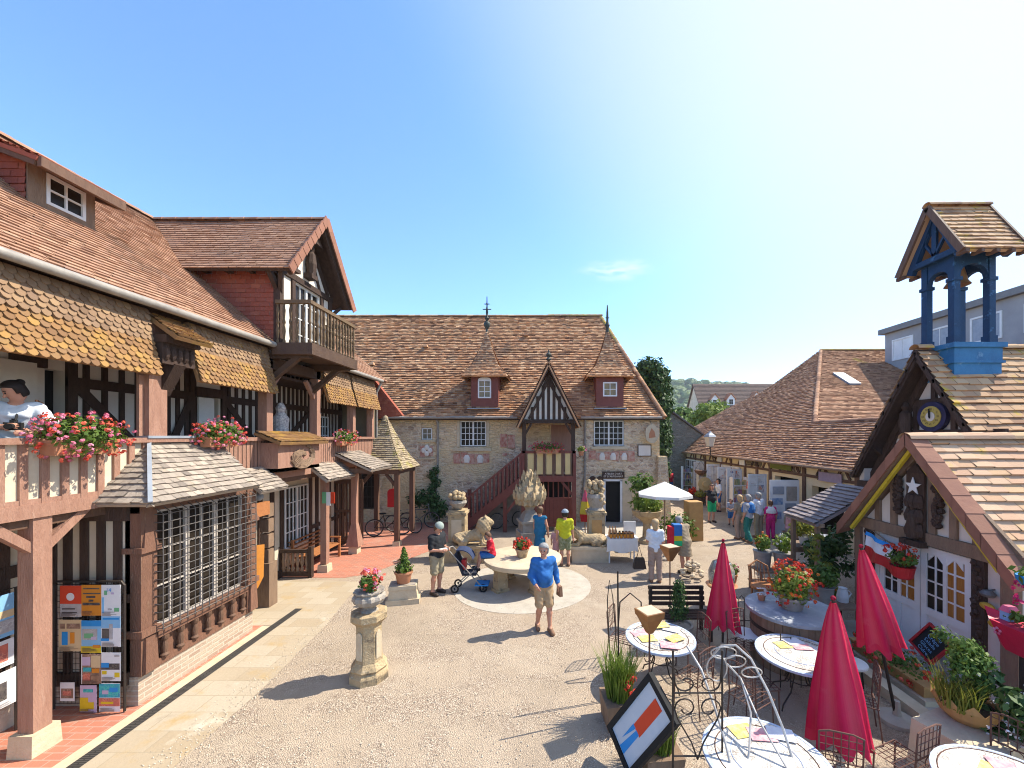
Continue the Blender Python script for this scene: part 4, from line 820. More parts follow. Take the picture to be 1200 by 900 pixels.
sk_ = MB(); p = V((15.75, 20.6, 4.49 + 3.3 * .617)); sk_.hexa([p, p + V((.6, 0, 0)), p + V((.6, 1.2, .74)), p + V((0, 1.2, .74)), p + V((0, -.05, .1)), p + V((.6, -.05, .1)), p + V((.6, 1.15, .84)), p + V((0, 1.15, .84))]); sk_.build('skylight', M['lead'], Sh)
c = MB(); c.tube([(9.68, 12.4, 2.78), (9.68, 30.2, 2.78)], .05, 8); c.build('gutter', M['wood_old'], Sh)

# ---------------------------------------------------------------- clock house with bell turret
Ck = thing('clock_house', 'dark half timbered gable with gilt clock under a blue bell turret', 'house', (9.5, 8.6, 0))
Fc = FXm(8.45); U = -8.6
w = MB(); w.prism(Fc, [(U - 1.75, 2.4), (U + 1.7, 2.4), (U + 1.55, 3.2), (U, 5.5), (U - 1.75, 2.95)], -.2, 0); w.box(8.2, 13, 10.2, 10.35, 0, 3.2); w.fbox(Fc, U - 1.7, U + 1.6, 0, 2.5, -.2, 0); w.build('gable_wall', M['plaster_w'], Ck)
t = MB()
for v, a, b in ((2.9, -1.8, 1.5), (3.95, -1.35, 1.35), (4.62, -.62, .62)): t.fbox(Fc, U + a, U + b, v - .09, v + .07, 0, .07)
for s_ in (-1, 1): t.fbar(Fc, (U + s_ * 1.65, 2.75), (U, 5.45), .13, 0, .1); t.fbar(Fc, (U + s_ * 1.15, 3.1), (U + s_ * .5, 3.95), .12, 0, .05); t.fbar(Fc, (U + s_ * .7, 3.9), (U + s_ * .25, 4.6), .1, 0, .05)
for a in (-.42, .42): t.fbox(Fc, U + a - .05, U + a + .05, 3.0, 4.6, 0, .06)
for a in (-1.0, 1.0): t.fbox(Fc, U + a - .045, U + a + .045, 3.0, 3.95, 0, .06)
t.fbox(Fc, U - .05, U + .05, 4.62, 5.4, 0, .06); t.fbox(Fc, U - .36, U + .36, 3.92, 4.02, .0, .05)
for s_ in (-1, 1):
    t.bar((8.06, 8.6 + s_ * 1.72, 2.92), (8.06, 8.6, 5.62), .07, .14); t.bar((8.45, 8.6 + s_ * 1.3, 3.4), (8.1, 8.6 + s_ * 1.3, 3.7), .12)
    t.box(8.1, 8.45, 8.6 + s_ * 1.35 - .07, 8.6 + s_ * 1.35 + .07, 3.62, 3.78)
    for i in range(9): p = V((0, 8.6 + s_ * (1.8 - i * .2), 2.95 + i * .3)); t.box(8.06, 8.0, p.y - .03, p.y + .03, p.z - .08, p.z)
t.box(8.1, 8.5, 10.0, 10.3, 2.5, 2.75); t.bar((8.45, 10.15, 1.9), (8.1, 10.15, 2.6), .15)
t.build('gable_timbers', M['wood_dark'], Ck)
c = MB(); Pc = Fc.p(U + .02, 4.32, 0); Pc = V((7.93, 8.56, 4.33))
ck = MB(); FC2 = FXm(8.38); u0 = -8.58
ring = lambda r_: [(u0 + r_ * math.cos(a * math.pi / 16), 4.30 + r_ * math.sin(a * math.pi / 16)) for a in range(32)]
ck.prism(FC2, ring(.32), -.05, .05); cl = ck.build('clock', mat('clock_blue', (.03, .03, .10), (.02, .02, .05), .6, 6), Ck)
ck = MB(); ck.prism(FC2, ring(.225), .05, .065); ck.build('clock_dial', mat('gilt', (.52, .40, .10), (.42, .31, .07), .5, 8), cl)
ck = MB(); ck.prism(FC2, ring(.10), .065, .075); ck.build('dial_centre', M['plaster_w'], cl)
ck = MB()
for i, s_ in enumerate(['XII', 'I', 'II', 'III', 'IIII', 'V', 'VI', 'VII', 'VIII', 'IX', 'X', 'XI']):
    a = math.pi / 2 - i * math.pi / 6; text(ck, s_, FC2, u0 + .165 * math.cos(a), 4.30 + .165 * math.sin(a), .065, .070)
ck.build('clock_numerals', M['wood_dark'], cl)
ck = MB(); ck.fbar(FC2, (u0, 4.26), (u0 - .02, 4.47), .025, .078, .086); ck.fbar(FC2, (u0, 4.28), (u0 - .005, 4.43), .04, .087, .094); ck.build('clock_hands', M['black'], cl)
fg = MB(); fg.lathe([(.1, 0), (.13, .2), (.11, .45), (.05, .52), (.08, .6), (.04, .7)], (8.3, 9.15, 3.95), 8); fg.build('carved_figure', M['wood_dark'], Ck)
r = MB(); csf = MB()
for s_ in (-1, 1): tiles(r, [(8.0, 8.6 + s_ * 1.83, 2.85), (14, 8.6 + s_ * 1.83, 2.85), (14, 8.6, 5.75), (8.0, 8.6, 5.75)], .24, .16, .035, jit=.012, bm=csf)
ridge(r, (8.3, 8.6, 5.8), (8.0, 8.6, 5.8), .12, .3); ridge(r, (14, 8.6, 5.8), (9.5, 8.6, 5.8), .12, .3); r.build('roof', M['tile_bell'], Ck); csf.build('soffit', M['wood_dark'], Ck)
# cross gable piece in dark slate to the right of the turret
vg = MB(); vg.box(10.0, 10.1, 7.0, 7.3, 4.0, 5.2); vg.bar((9.6, 7.1, 4.9), (11.5, 7.1, 4.9), .3, .25); vg.build('dark_cross_gable', M['slate_dark'], Ck)
bt = MB(); x0, x1, y0, y1 = 8.49, 9.34, 8.25, 8.96
bt.box(x0 - .06, x1 + .06, y0 - .06, y1 + .06, 5.05, 5.42); bt.box(x0 - .12, x1 + .12, y0 - .12, y1 + .12, 5.70, 5.80); bt.box(x0 - .07, x1 + .07, y0 - .07, y1 + .07, 5.42, 5.70); bt.hexa([(x0 - .1, y0 - .1, 5.38), (x1 + .1, y0 - .1, 5.38), (x1 + .1, y1 + .1, 5.38), (x0 - .1, y1 + .1, 5.38), (x0 - .1, y0 - .1, 5.43), (x1 + .1, y0 - .1, 5.43), (x1 + .1, y1 + .1, 5.43), (x0 - .1, y1 + .1, 5.43)])
bell = bt.build('bell_turret', M['blue_pale'], Ck)
for x in (x0 + .06, x1 - .06):
    for y in (y0 + .06, y1 - .06):
        b = MB(); b.cbox((x, y, 5.8), .13, .13, 1.95); b.cbox((x, y, 5.8), .17, .17, .16); b.cbox((x, y, 7.1), .18, .18, .07); b.build('turret_post', M['bluewood'], bell)
b = MB(); A = FXm(x0 + .02); B = FY(y0 + .02)
def arch(F, u0, u1, n0, n1):
    c = (u0 + u1) / 2; ra = (u1 - u0) / 2
    for i in range(8):
        a0, a1 = math.pi * i / 8, math.pi * (i + 1) / 8
        b.prism(F, [(c + ra * math.cos(a0), 7.22 + ra * .85 * math.sin(a0)), (c + ra * math.cos(a0), 7.66), (c + ra * math.cos(a1), 7.66), (c + ra * math.cos(a1), 7.22 + ra * .85 * math.sin(a1))], n0, n1)
arch(FXm(x0 + .06), -y1 + .14, -y0 - .14, -.05, .05); arch(FXm(x1 - .06), -y1 + .14, -y0 - .14, -.05, .05); arch(FY(y0 + .06), x0 + .14, x1 - .14, -.05, .05); arch(FY(y1 - .06), x0 + .14, x1 - .14, -.05, .05)
ym = (y0 + y1) / 2
for X in (x0 - .05, x1 + .05):
    Fz = FXm(X); uu = -ym
    b.fbox(Fz, uu - .5, uu + .5, 7.62, 7.74, -.07, .07)
    for s_ in (-1, 1): b.fbar(Fz, (uu + s_ * .55, 7.55), (uu, 8.70), .14, -.05, .06); b.fbar(Fz, (uu + s_ * .42, 7.74), (uu + s_ * .12, 8.3), .07, -.03, .03); b.fbar(Fz, (uu, 7.75), (uu + s_ * .22, 8.1), .045, -.03, .03)
    b.fbox(Fz, uu - .05, uu + .05, 7.74, 8.6, -.03, .03)
b.build('turret_frame', M['bluewood'], bell)
b = MB(); b.lathe([(.04, .42), (.10, .40), (.14, .22), (.17, .08), (.22, 0)], (8.92, ym, 7.12), 14); b.build('bell', M['copper'], bell, smooth='auto')
b = MB()
for s_ in (-1, 1): tiles(b, [(x0 - .22, ym + s_ * .74, 7.58), (x1 + .24, ym + s_ * .74, 7.58), (x1 + .24, ym, 8.82), (x0 - .22, ym, 8.82)], .16, .13, .03, jit=.008)
ridge(b, (x1 + .24, ym, 8.86), (x0 - .22, ym, 8.86), .1, .28); b.build('turret_roof', M['tile_bell'], bell)
b = MB()
for s_ in (-1, 1):
    for X in (x0 - .22, x1 + .24): b.bar((X, ym + s_ * .72, 7.56), (X, ym, 8.79), .05, .13)
    for i in range(5): b.box(x0 - .2 + i * .3, x0 - .13 + i * .3, ym + s_ * .68 - .1, ym + s_ * .68 + .1, 7.5, 7.57)
b.build('turret_bargeboard', M['wood_brown'], bell)
Ck.location = (10.6, 9.6, -.45); Ck.scale = (1.12, 1.12, 1.12)

# ---------------------------------------------------------------- white-doored cafe house
Cf = thing('cafe_house', 'small half timbered cafe with white glazed double doors and a pale tiled gable roof', 'cafe', (7.8, 6.9, 0))
Fg = FXm(6.6); U = -6.95
w = MB(); holes(w, Fg, -8.4, -5.5, 0, 2.03, [(-7.85, -6.15, 0, 2.02)], -.2, 0); w.prism(Fg, [(-8.36, 2.02), (-5.54, 2.02), (U, 3.56)], -.2, 0); w.box(6.8, 12, 8.25, 8.4, 0, 2.02); w.box(6.8, 12, 5.5, 5.6, 0, 2.02); w.box(6.8, 12, 5.45, 5.5, 0, .6)
w.build('wall', M['plaster_w'], Cf)
t = MB(); t.fbox(Fg, -8.5, -5.4, 2.03, 2.24, 0, .07)
for u in (-8.2, -7.85, -7.5, -7.15, -6.75, -6.4, -6.05, -5.7): t.fbox(Fg, u - .06, u + .06, 2.24, 3.55 - abs(u - U) * 1.0, 0, .045)
for s_ in (-1, 1): t.fbar(Fg, (U + s_ * 1.45, 2.2), (U + s_ * .05, 3.62), .14, 0, .06)
for i in range(6):
    a0 = math.pi * i / 10 + .1; a1 = a0 + math.pi / 10; f_ = lambda a: (U - 1.25 * math.cos(a) * .95, 2.25 + 1.15 * math.sin(a)); 
    if i < 4: t.fbar(Fg, f_(a0), f_(a1), .09, .045, .055)
t.fbox(Fg, -8.4, -8.26, 0, 2.03, 0, .06); t.fbox(Fg, -5.72, -5.5, 0, 2.03, 0, .06)
t.build('timbers', M['wood_old'], Cf)
t = MB()
for u in (-8.05, -6.02):
    t.fbox(Fg, u - .09, u + .09, 0, 2.03, 0, .06)
    for i in range(26): t.ball(Fg.p(u + random.uniform(-.05, .05), .15 + i * .073, .06), .05, .05, .05, 6, 5, .2)
    t.cut()
for u, z0 in ((-7.36, 2.5), (-6.62, 2.4)):
    for i in range(26): t.ball(Fg.p(u + random.uniform(-.06, .06), z0 + i * .026, .07), .055, .05, .05, 6, 5, .2)
    t.cut()
t.each('carved_post', M['wood_dark'], Cf)
t = MB(); t.fbox(Fg, -7.17, -6.83, 2.02, 3.25, .05, .09); t.fbox(Fg, -7.2, -6.80, 1.98, 2.08, .05, .2); t.prism(Fg, [(-7.17, 3.25), (-6.83, 3.25), (U - .05, 3.42)], .05, .10)
for i in range(9): t.lathe([(.07, 0), (.09, .1), (.05, .22)], Fg.p(-7.09 + (i % 3) * .09, 2.15 + (i // 3) * .25, .1), 7)
t.lathe([(.09, 0), (.1, .2), (.07, .42), (.03, .48), (.055, .55), (.03, .63)], Fg.p(-7.0, 2.12, .13), 9); t.build('carved_panel', M['wood_dark'], Cf)
s5 = MB(); s5.prism(Fg, [(-7.0 + (.16 if i % 2 == 0 else .065) * math.sin(i * math.pi / 5), 3.02 + (.16 if i % 2 == 0 else .065) * math.cos(i * math.pi / 5)) for i in range(10)], .12, .135); o = tag(s5.build('star_ornament', M['white']), 'white five pointed star hung on the cafe gable', 'star')
# doors
for k, (u0, u1) in enumerate(((-7.84, -7.01), (-6.99, -6.16))):
    d = MB(); d.fbox(Fg, u0, u1, 0, 2.0, -.08, -.03)
    d.fbox(Fg, u0, u0 + .1, 0, 2.0, -.03, 0); d.fbox(Fg, u1 - .1, u1, 0, 2.0, -.03, 0); d.fbox(Fg, u0 + .1, u1 - .1, 1.88, 2.0, -.03, 0); d.fbox(Fg, u0 + .1, u1 - .1, .82, .95, -.03, 0); d.fbox(Fg, u0 + .1, u1 - .1, 0, .14, -.03, 0); d.fbox(Fg, (u0 + u1) / 2 - .04, (u0 + u1) / 2 + .04, .14, .82, -.03, -.004); d.fbox(Fg, (u0 + u1) / 2 - .03, (u0 + u1) / 2 + .03, .95, 1.88, -.03, -.002)
    for h_ in (0, 1):
        a = u0 + .1 + h_ * (u1 - u0 - .2) / 2; b_ = a + (u1 - u0 - .2) / 2; mdl = (a + b_) / 2
        d.fbox(Fg, mdl - .014, mdl + .014, .95, 1.88, -.02, -.006)
        for j in range(1, 4): d.fbox(Fg, a, b_, .95 + j * .235 - .013, .95 + j * .235 + .013, -.02, -.008)
        for sx in (0, 1):   # scalloped heads
            x = a + .03 if sx == 0 else b_ - .03; d.prism(Fg, [(x, 1.88), (x + (.11 if sx == 0 else -.11), 1.88), (x, 1.76)], -.02, -.007)
    o = d.build('door', M['whitewood'], Cf)
    g = MB(); g.fbox(Fg, u0 + .1, (u0 + u1) / 2, .95, 1.88, -.029, -.024); g.build('pane', M['glass'], o)
    g = MB(); g.fbox(Fg, (u0 + u1) / 2, u1 - .1, .95, 1.88, -.029, -.024); g.build('curtained_pane', mat('curtain', (.42, .17, .03), (.26, .09, .015), .2, 6, stretch=(4, 14, .6)), o)
r = MB(); fsf = MB()
for s_, y in ((-1, 5.42), (1, 8.48)): tiles(r, [(6.32, y, 2.02), (12, y, 2.02), (12, 6.95, 3.86), (6.32, 6.95, 3.86)], .3, .155, .04, jit=.008, bm=fsf)
r.build('roof', M['tile_pale'], Cf); fsf.build('soffit', M['wood_old'], Cf)
r = MB(); ridge(r, (12, 6.95, 3.9), (6.3, 6.95, 3.9), .13, .42); r.build('ridge_tiles', M['tile_pale'], Cf)
v = MB()
for s_ in (-1, 1):
    a0, b0 = V((6.28, 6.95 + s_ * 1.62, 1.925)), V((6.28, 6.95, 3.875)); k = 8
    for i in range(k):
        p, q_ = a0 + (b0 - a0) * (i / k), a0 + (b0 - a0) * ((i + 1.03) / k); v.hexa([p + V((0, 0, -.13)), p + V((.3, 0, -.05)), p + V((.3, 0, .09)), p + V((0, 0, .095)), q_ + V((0, 0, -.15)), q_ + V((.3, 0, -.08)), q_ + V((.3, 0, .075)), q_ + V((0, 0, .08))])
v.build('verge_tiles', M['verge'], Cf)
v = MB()
for s_ in (-1, 1): v.bar((6.40, 6.95 + s_ * 1.35, 1.99), (6.40, 6.95, 3.66), .06, .055)
v.build('yellow_edging', M['yellow'], Cf)
rp = MB(); rp.box(6.75, 7.4, 5.15, 5.40, 0, 1.95); rp.build('side_porch', M['plaster'], Cf)
# lean-to between the cafe and the clock house
lt = thing('lean_to_shelter', 'little dark tiled lean-to roof on a thin post left of the cafe gable', 'shelter', (6.6, 9.3, 0))
q = MB(); tiles(q, [(5.85, 8.62, 2.0), (5.85, 9.75, 2.0), (7.2, 9.75, 2.75), (7.2, 8.62, 2.75)], .2, .13, .03, jit=.008); q.build('roof', M['slate_dark'], lt)
q = MB(); q.box(5.98, 6.06, 8.75, 8.83, 0, 2.03); q.box(5.98, 6.06, 9.6, 9.68, 0, 2.03); q.box(5.95, 6.05, 8.6, 9.8, 1.92, 2.0); q.bar((6.0, 8.75, 1.96), (7.2, 8.75, 2.65), .06); q.build('post', M['wood_old'], lt)

# ---------------------------------------------------------------- things behind
gb = thing('grey_apartment_block', 'flat roofed grey building rising behind the bell turret', 'building', (24, 18, 0))
w = MB(); w.box(20, 28, 6, 23.4, 0, 9.85); w.box(24, 30, 6, 16.5, 9.85, 12.6); w.build('wall', mat('render_grey', (.33, .33, .33), (.26, .26, .27), .9, 1, .2), gb)
w = MB(); w.box(19.75, 28.2, 5.8, 23.6, 9.85, 10.15); w.build('roof_edge', mat('roof_grey', (.2, .2, .2), None, .8), gb)
for i in range(8):
    window(FXm(20), -22.9 + i * 2.1, -21.6 + i * 2.1, 8.2, 9.4, 2, 1, gb, M['white'], M['lead'] if i % 3 else M['white'], n=.04, t=.08)
sh_ = thing('grey_stone_barn', 'old grey stone barn with a weathered gable beside the tall cypress', 'barn', (8.4, 29, 0))
w = MB(); w.prism(FY(28), [(8.4, 0), (11.9, 0), (11.9, 3.4), (8.9, 5.5), (8.4, 5.2)], -.3, 0); w.box(8.4, 8.7, 28.3, 34, 0, 4.6); w.build('wall', M['rubble_grey'], sh_)
r = MB(); r.slab([(8.2, 27.8, 5.3), (8.9, 27.8, 5.7), (8.9, 36, 5.7), (8.2, 36, 5.3)], .08); r.slab([(8.9, 27.8, 5.7), (12.3, 27.8, 3.2), (12.3, 36, 3.2), (8.9, 36, 5.7)], .08); r.build('roof', M['slate_dark'], sh_)
def far_house(name, label, x0, x1, y, zb, ze, zr, dep, dorm, m):
    h = thing(name, label, 'house', ((x0 + x1) / 2, y, 0))
    w = MB(); w.box(x0, x1, y, y + dep, 0, ze); w.prism(Fr((x0, 0, 0), (0, -1, 0)), [(-y, ze), (-y - dep, ze), (-y - dep / 2, zr)], -.3, 0); w.build('wall', M['plaster'], h)
    r = MB(); 
    tiles(r, [(x0 - .3, y - .3, ze - .1), (x1 + .3, y - .3, ze - .1), (x1 + .3, y + dep / 2, zr), (x0 - .3, y + dep / 2, zr)], .5, .3, .05); r.slab([(x0 - .3, y + dep / 2, zr), (x1 + .3, y + dep / 2, zr), (x1 + .3, y + dep + .3, ze - .1), (x0 - .3, y + dep + .3, ze - .1)], .1); r.build('roof', m, h)
    for x, z in dorm:
        d = MB(); yy = y + (z - ze) / (zr - ze) * dep / 2; d.box(x - .6, x + .6, yy, yy + 2, z, z + 1.3); d.prism(FY(yy), [(x - .6, z + 1.3), (x + .6, z + 1.3), (x, z + 2)], -2, 0); o = d.build('roof_dormer', M['white'], h)
        d = MB(); d.slab([(x - .8, yy - .2, z + 1.2), (x, yy - .2, z + 2.2), (x, yy + 2.2, z + 2.2), (x - .8, yy + 2.2, z + 1.2)], .08); d.slab([(x + .8, yy - .2, z + 1.2), (x, yy - .2, z + 2.2), (x, yy + 2.2, z + 2.2), (x + .8, yy + 2.2, z + 1.2)], .08); d.build('dormer_roof', M['terracotta'], o)
        window(FY(yy), x - .4, x + .4, z + .25, z + 1.25, 2, 2, o, M['white'], M['glass'], n=.05, t=.09)
far_house('distant_house', 'long brown roofed house with three small white dormers below the hills', 25, 42, 62, 0, 6.3, 12.6, 9, [(27.2, 8.5), (29.8, 8.6), (34.0, 8.9)], mat('tile_far', (.16, .11, .09), (.11, .08, .065), .9, 3))
far_house('distant_house', 'red roofed cottage just behind the round tree', 26, 33, 85, 0, 6.5, 9.5, 8, [(27.5, 6.8)], M['tile_left'])

def tree(name, label, x, y, h, crown, m, trunk=.3, n=2500, size=.16, group=None, cyl=False):
    o = thing(name, label, 'tree', (x, y, 0), 0, group)
    t = MB(); t.tube([(x, y, 0), (x + .05, y, h * .4), (x, y + .05, h * .85)], trunk, 8, trunk * .25)
    for i in range(6): a = i * 1.05; t.tube([(x, y, h * (.3 + .08 * i)), (x + math.cos(a) * crown * .6, y + math.sin(a) * crown * .6, h * (.45 + .09 * i))], trunk * .3, 5, .02)
    t.build('trunk', M['bark'], o)
    c = MB()
    if cyl:
        for i in range(110):
            a = random.uniform(0, 6.28); z = random.uniform(.06, .95); rr = crown * (math.sqrt(max(.02, 1 - ((z - .62) / .40) ** 2)) if z > .62 else .6 + .4 * z / .62) * random.uniform(.75, .95)
            c.foliage((x + math.cos(a) * rr * .8, y + math.sin(a) * rr * .8, z * h), crown * .42, crown * .42, h * .085, n // 110, size, .3, rr=None)
    else:
        for i in range(26):
            d = V((random.gauss(0, 1), random.gauss(0, 1), random.gauss(.25, .8))).normalized(); k = random.uniform(.4, .85); cr = crown * random.uniform(.28, .5)
            c.foliage((x + d.x * crown * k, y + d.y * crown * k, h - crown * .9 + d.z * crown * .8 * k), cr, cr, cr * .8, n // 26, size, .5)
    c.build('crown', m, o); return o
tree('cypress', 'tall dark green cypress behind the right end of the stone house', 6.75, 25.5, 8.75, 1.45, M['leaf_dark'], .28, 34000, .13, cyl=True)
tree('round_tree', 'rounded bright green tree between the barn and the shop roof', 18.4, 45, 8.2, 2.5, M['leaf_lime'], .3, 4200, .22)
random.seed(21)
kinds = [('bushy green tree below the far hill, left of the round tree', 20.5, 60, 8.3, 3.2, M['leaf']), ('yellowish broad tree near the cottage', 22.6, 66, 7.6, 3.0, M['leaf_yellow'])]
for lb, x, y, h, cr, m in kinds: tree('distant_tree', lb, x, y, h, cr, m, .4, 2600, .35, group='trees before the far hill')
# hills with a far wood
hv = []; nx, ny = 60, 24
hill = MB(); 
def hz(x, y): return max(-2, 97 * math.exp(-((y - 700) / 260) ** 2) * (.75 + .25 * math.sin(x * .006 + 1)) * (.8 + .35 * math.sin(x * .0021 + .2)) - 6 + 0.008 * y)
for j in range(ny):
    for i in range(nx): x = -350 + 1200 * i / (nx - 1); y = 130 + 900 * j / (ny - 1); hv.append((x, y, hz(x, y)))
hill.add(hv, [(j * nx + i, j * nx + i + 1, (j + 1) * nx + i + 1, (j + 1) * nx + i) for j in range(ny - 1) for i in range(nx - 1)]); tag(hill.build('hills', M['hill'], smooth=True, world=False), kind='structure')
wd = MB()
for _ in range(520):
    y = random.uniform(260, 720); x = y * random.uniform(.28, .78); s_ = random.uniform(4.5, 9.5); z = hz(x, y); r_ = random.random()
    wd.ball((x, y, z + s_ * .5), s_, s_, s_ * .8, 8, 6, .22, r_)
    for _ in range(26): 
        d = V((random.gauss(0, 1), random.gauss(0, 1), abs(random.gauss(0, .8)))).normalized(); wd.leaf((x + d.x * s_, y + d.y * s_, z + s_ * .5 + d.z * s_ * .82), s_ * .3, d, min(1, r_ * random.uniform(.7, 1.3)))
tag(wd.build('far_wood', M['leaf'], world=False), 'wooded green hillside far beyond the roofs', 'wood', kind='stuff')

hz_ = MB(); hz_.box(-410, 910, -70, 1070, -9, 140); ho = hz_.build('haze', None, world=False); ho.data.materials.clear()
hm = bpy.data.materials.new('haze'); hm.use_nodes = True; hn = hm.node_tree.nodes; hn.remove(hn['Principled BSDF']); pv_ = hn.new('ShaderNodeVolumePrincipled'); pv_.inputs['Density'].default_value = 0.00028; pv_.inputs['Color'].default_value = (.86, .91, 1, 1); pv_.inputs['Anisotropy'].default_value = .2
hm.node_tree.links.new(pv_.outputs[0], hn['Material Output'].inputs['Volume']); ho.data.materials.append(hm); tag(ho, 'thin pale haze over the distant hillside', 'haze', kind='stuff')
# ---------------------------------------------------------------- plants in boxes and pots
random.seed(11)
def bloom(mb, c, rx, ry, rz, n, s=.03, up=.3, per=9):
    "flower heads: little domes of petals scattered over an ellipsoid"
    for _ in range(n):
        d = V((random.gauss(0, 1), random.gauss(0, 1), random.gauss(up, .9))).normalized(); k = random.uniform(.75, 1.08)
        p = V((c[0] + d.x * rx * k, c[1] + d.y * ry * k, c[2] + d.z * rz * k)); q = random.random()
        for _ in range(per):
            e = V((random.gauss(0, 1), random.gauss(0, 1), random.gauss(.3, .8))).normalized(); mb.leaf(p + e * s * .9, s * random.uniform(.5, .8), e + d * .4, min(1, max(0, q + random.uniform(-.25, .25))), .8)
    return mb
def flower_box(label, c, ln, axis, mats, n=60, r=.22, group=None, leaf=None, s=.025, bw=.2, m=None):
    o = thing('flower_box', label, 'flower box', c, 0, group); ax, ay = (bw / 2, ln / 2) if axis == 'y' else (ln / 2, bw / 2)
    b = MB(); x, y, z = c; P = [(x - ax * .85, y - ay * .95, z), (x + ax * .85, y - ay * .95, z), (x + ax * .85, y + ay * .95, z), (x - ax * .85, y + ay * .95, z)]; b.hexa(P + [(x - ax, y - ay, z + .17), (x + ax, y - ay, z + .17), (x + ax, y + ay, z + .17), (x - ax, y + ay, z + .17)])
    b.box(x - ax - .012, x + ax + .012, y - ay - .012, y + ay + .012, z + .15, z + .185); b.build('trough', m or M['terracotta'], o)
    f = MB(); f.foliage((x, y, z + .24), ax + r * .75, ay + r * .5, r * .95, int(n * 16), .034, .2); f.build('foliage', leaf or M['leaf'], o)
    for mm in mats:
        f = MB(); bloom(f, (x, y, z + .24), ax + r * .85, ay + r * .6, r * 1.1, int(n * 1.5) // len(mats), s, .05, 12); f.build('blossoms', mm, o)
    return o
GB = 'flower boxes hung on the gallery rail'
flower_box('largest flower box of coral and pink geraniums, by the woman on the gallery', (-6.06, 5.22, 3.66), .75, 'y', [M['fl_coral'], M['fl_pink']], 130, .30, GB)
flower_box('pink and coral flower box beside the slate bay roof, on the gallery rail', (-6.06, 7.45, 3.70), .7, 'y', [M['fl_coral'], M['fl_pink']], 100, .28, GB)
flower_box('small pink flower box at the far end of the gallery rail', (-6.06, 12.2, 3.62), .9, 'y', [M['fl_pink'], M['fl_coral']], 70, .24, GB)
flower_box('crimson and magenta flowers along the stair landing of the stone house', (.12, 16.02, 3.2), 1.0, 'x', [M['fl_magenta'], M['fl_red']], 80, .24, None)
def potted(label, c, r, h, mp, cat='potted plant', name='potted_plant', prof=None, build=None, group=None, rim=True):
    o = thing(name, label, cat, c, 0, group); b = MB()
    b.lathe(prof or [(r * .68, 0), (r * .75, h * .1), (r * .95, h * .85), (r * 1.06, h * .86), (r * 1.06, h), (r * .9, h), (r * .88, h * .9)], c, 18); b.build('pot', mp, o, smooth='auto')
    return o
# small hanging pot by the drainpipe
o = potted('little hanging pot with yellow green leaves and pink flowers by the grey drainpipe', (1.5, 16.3, 3.1), .12, .18, M['terracotta'])
f = MB(); f.foliage((1.5, 16.3, 3.36), .2, .16, .16, 160, .05, .2); f.build('foliage', M['leaf_lime'], o); f = MB(); bloom(f, (1.62, 16.3, 3.36), .1, .1, .14, 10); f.build('blossoms', M['fl_pink'], o)
f = MB(); f.tube([(1.5, 16.3, 3.1), (1.35, 16.3, 3.0), (1.22, 16.25, 3.15)], .012, 5); f.build('bracket', M['iron'], o)
# pedestal with urn
px_, py_ = -2.84, 6.46
pd = thing('stone_pedestal', 'weathered octagonal stone pedestal standing alone on the gravel', 'pedestal', (px_, py_, 0))
b = MB(); b.lathe([(.31, 0), (.31, .10), (.27, .16), (.29, .2), (.22, .3), (.205, .5), (.205, .86), (.215, .9)], (px_, py_, 0), 8); b.build('shaft', M['stone_carved'], pd)
b = MB(); b.lathe([(.22, .9), (.29, .97), (.29, 1.06), (.25, 1.08)], (px_, py_, 0), 8); b.build('capital', M['stone_carved'], pd)
b = MB()
for a in range(4):
    w_ = a * math.pi / 2 - .39; F = Fr((px_ + math.cos(w_) * .195, py_ + math.sin(w_) * .195, 0), (-math.sin(w_), math.cos(w_), 0)); b.prism(F, [(-.055, .36), (.055, .36), (.055, .74)] + [(.055 * math.cos(t_ * .393), .74 + .055 * math.sin(t_ * .393)) for t_ in range(1, 8)] + [(-.055, .74)], 0, .016); b.cut()
b.each('arched_panel', M['stone_light'], pd)
ur = thing('stone_urn', 'fluted dark stone urn of red and pink flowers on the octagonal pedestal', 'urn', (px_, py_, 1.08))
b = MB(); b.lathe([(.14, 0), (.09, .04), (.10, .07), (.21, .13), (.25, .2), (.24, .25), (.2, .28), (.23, .31), (.23, .33), (.18, .31)], (px_, py_, 1.08), 24, wob=.05, lobes=12); b.build('bowl', M['stone_grey'], ur)
f = MB(); f.foliage((px_, py_, 1.52), .17, .17, .15, 260, .045, .1); f.build('foliage', M['leaf'], ur)
for mm in ('fl_coral', 'fl_pink'): f = MB(); bloom(f, (px_ + .02, py_, 1.58), .2, .18, .17, 24, .03); f.build('blossoms', M[mm], ur)
# plinth with potted topiary
tx, ty = -3.32, 9.4
pl = thing('stone_plinth', 'low moulded stone plinth under the cone shrub in a pot', 'plinth', (tx, ty, 0)); b = MB(); b.cbox((tx, ty, 0), .74, .46, .12, .22); b.cbox((tx, ty, .12), .66, .4, .22, .22, .9); b.cbox((tx, ty, .34), .62, .42, .09, .22); b.build('block', M['stone_light'], pl); b = MB(); b.cbox((tx, ty, .432), .56, .36, .012, .22); b.build('weathered_top', M['stone_grey'], pl)
o = potted('cone shaped green shrub in a terracotta pot on the low plinth', (tx, ty, .444), .2, .27, M['terracotta'])
f = MB(); f.foliage((tx, ty, .78), .25, .25, .1, 300, .04, .1); 
for i in range(9): f.foliage((tx, ty, .82 + i * .052), .19 - i * .019, .19 - i * .019, .06, 70, .035, .3)
f.build('foliage', M['leaf'], o)
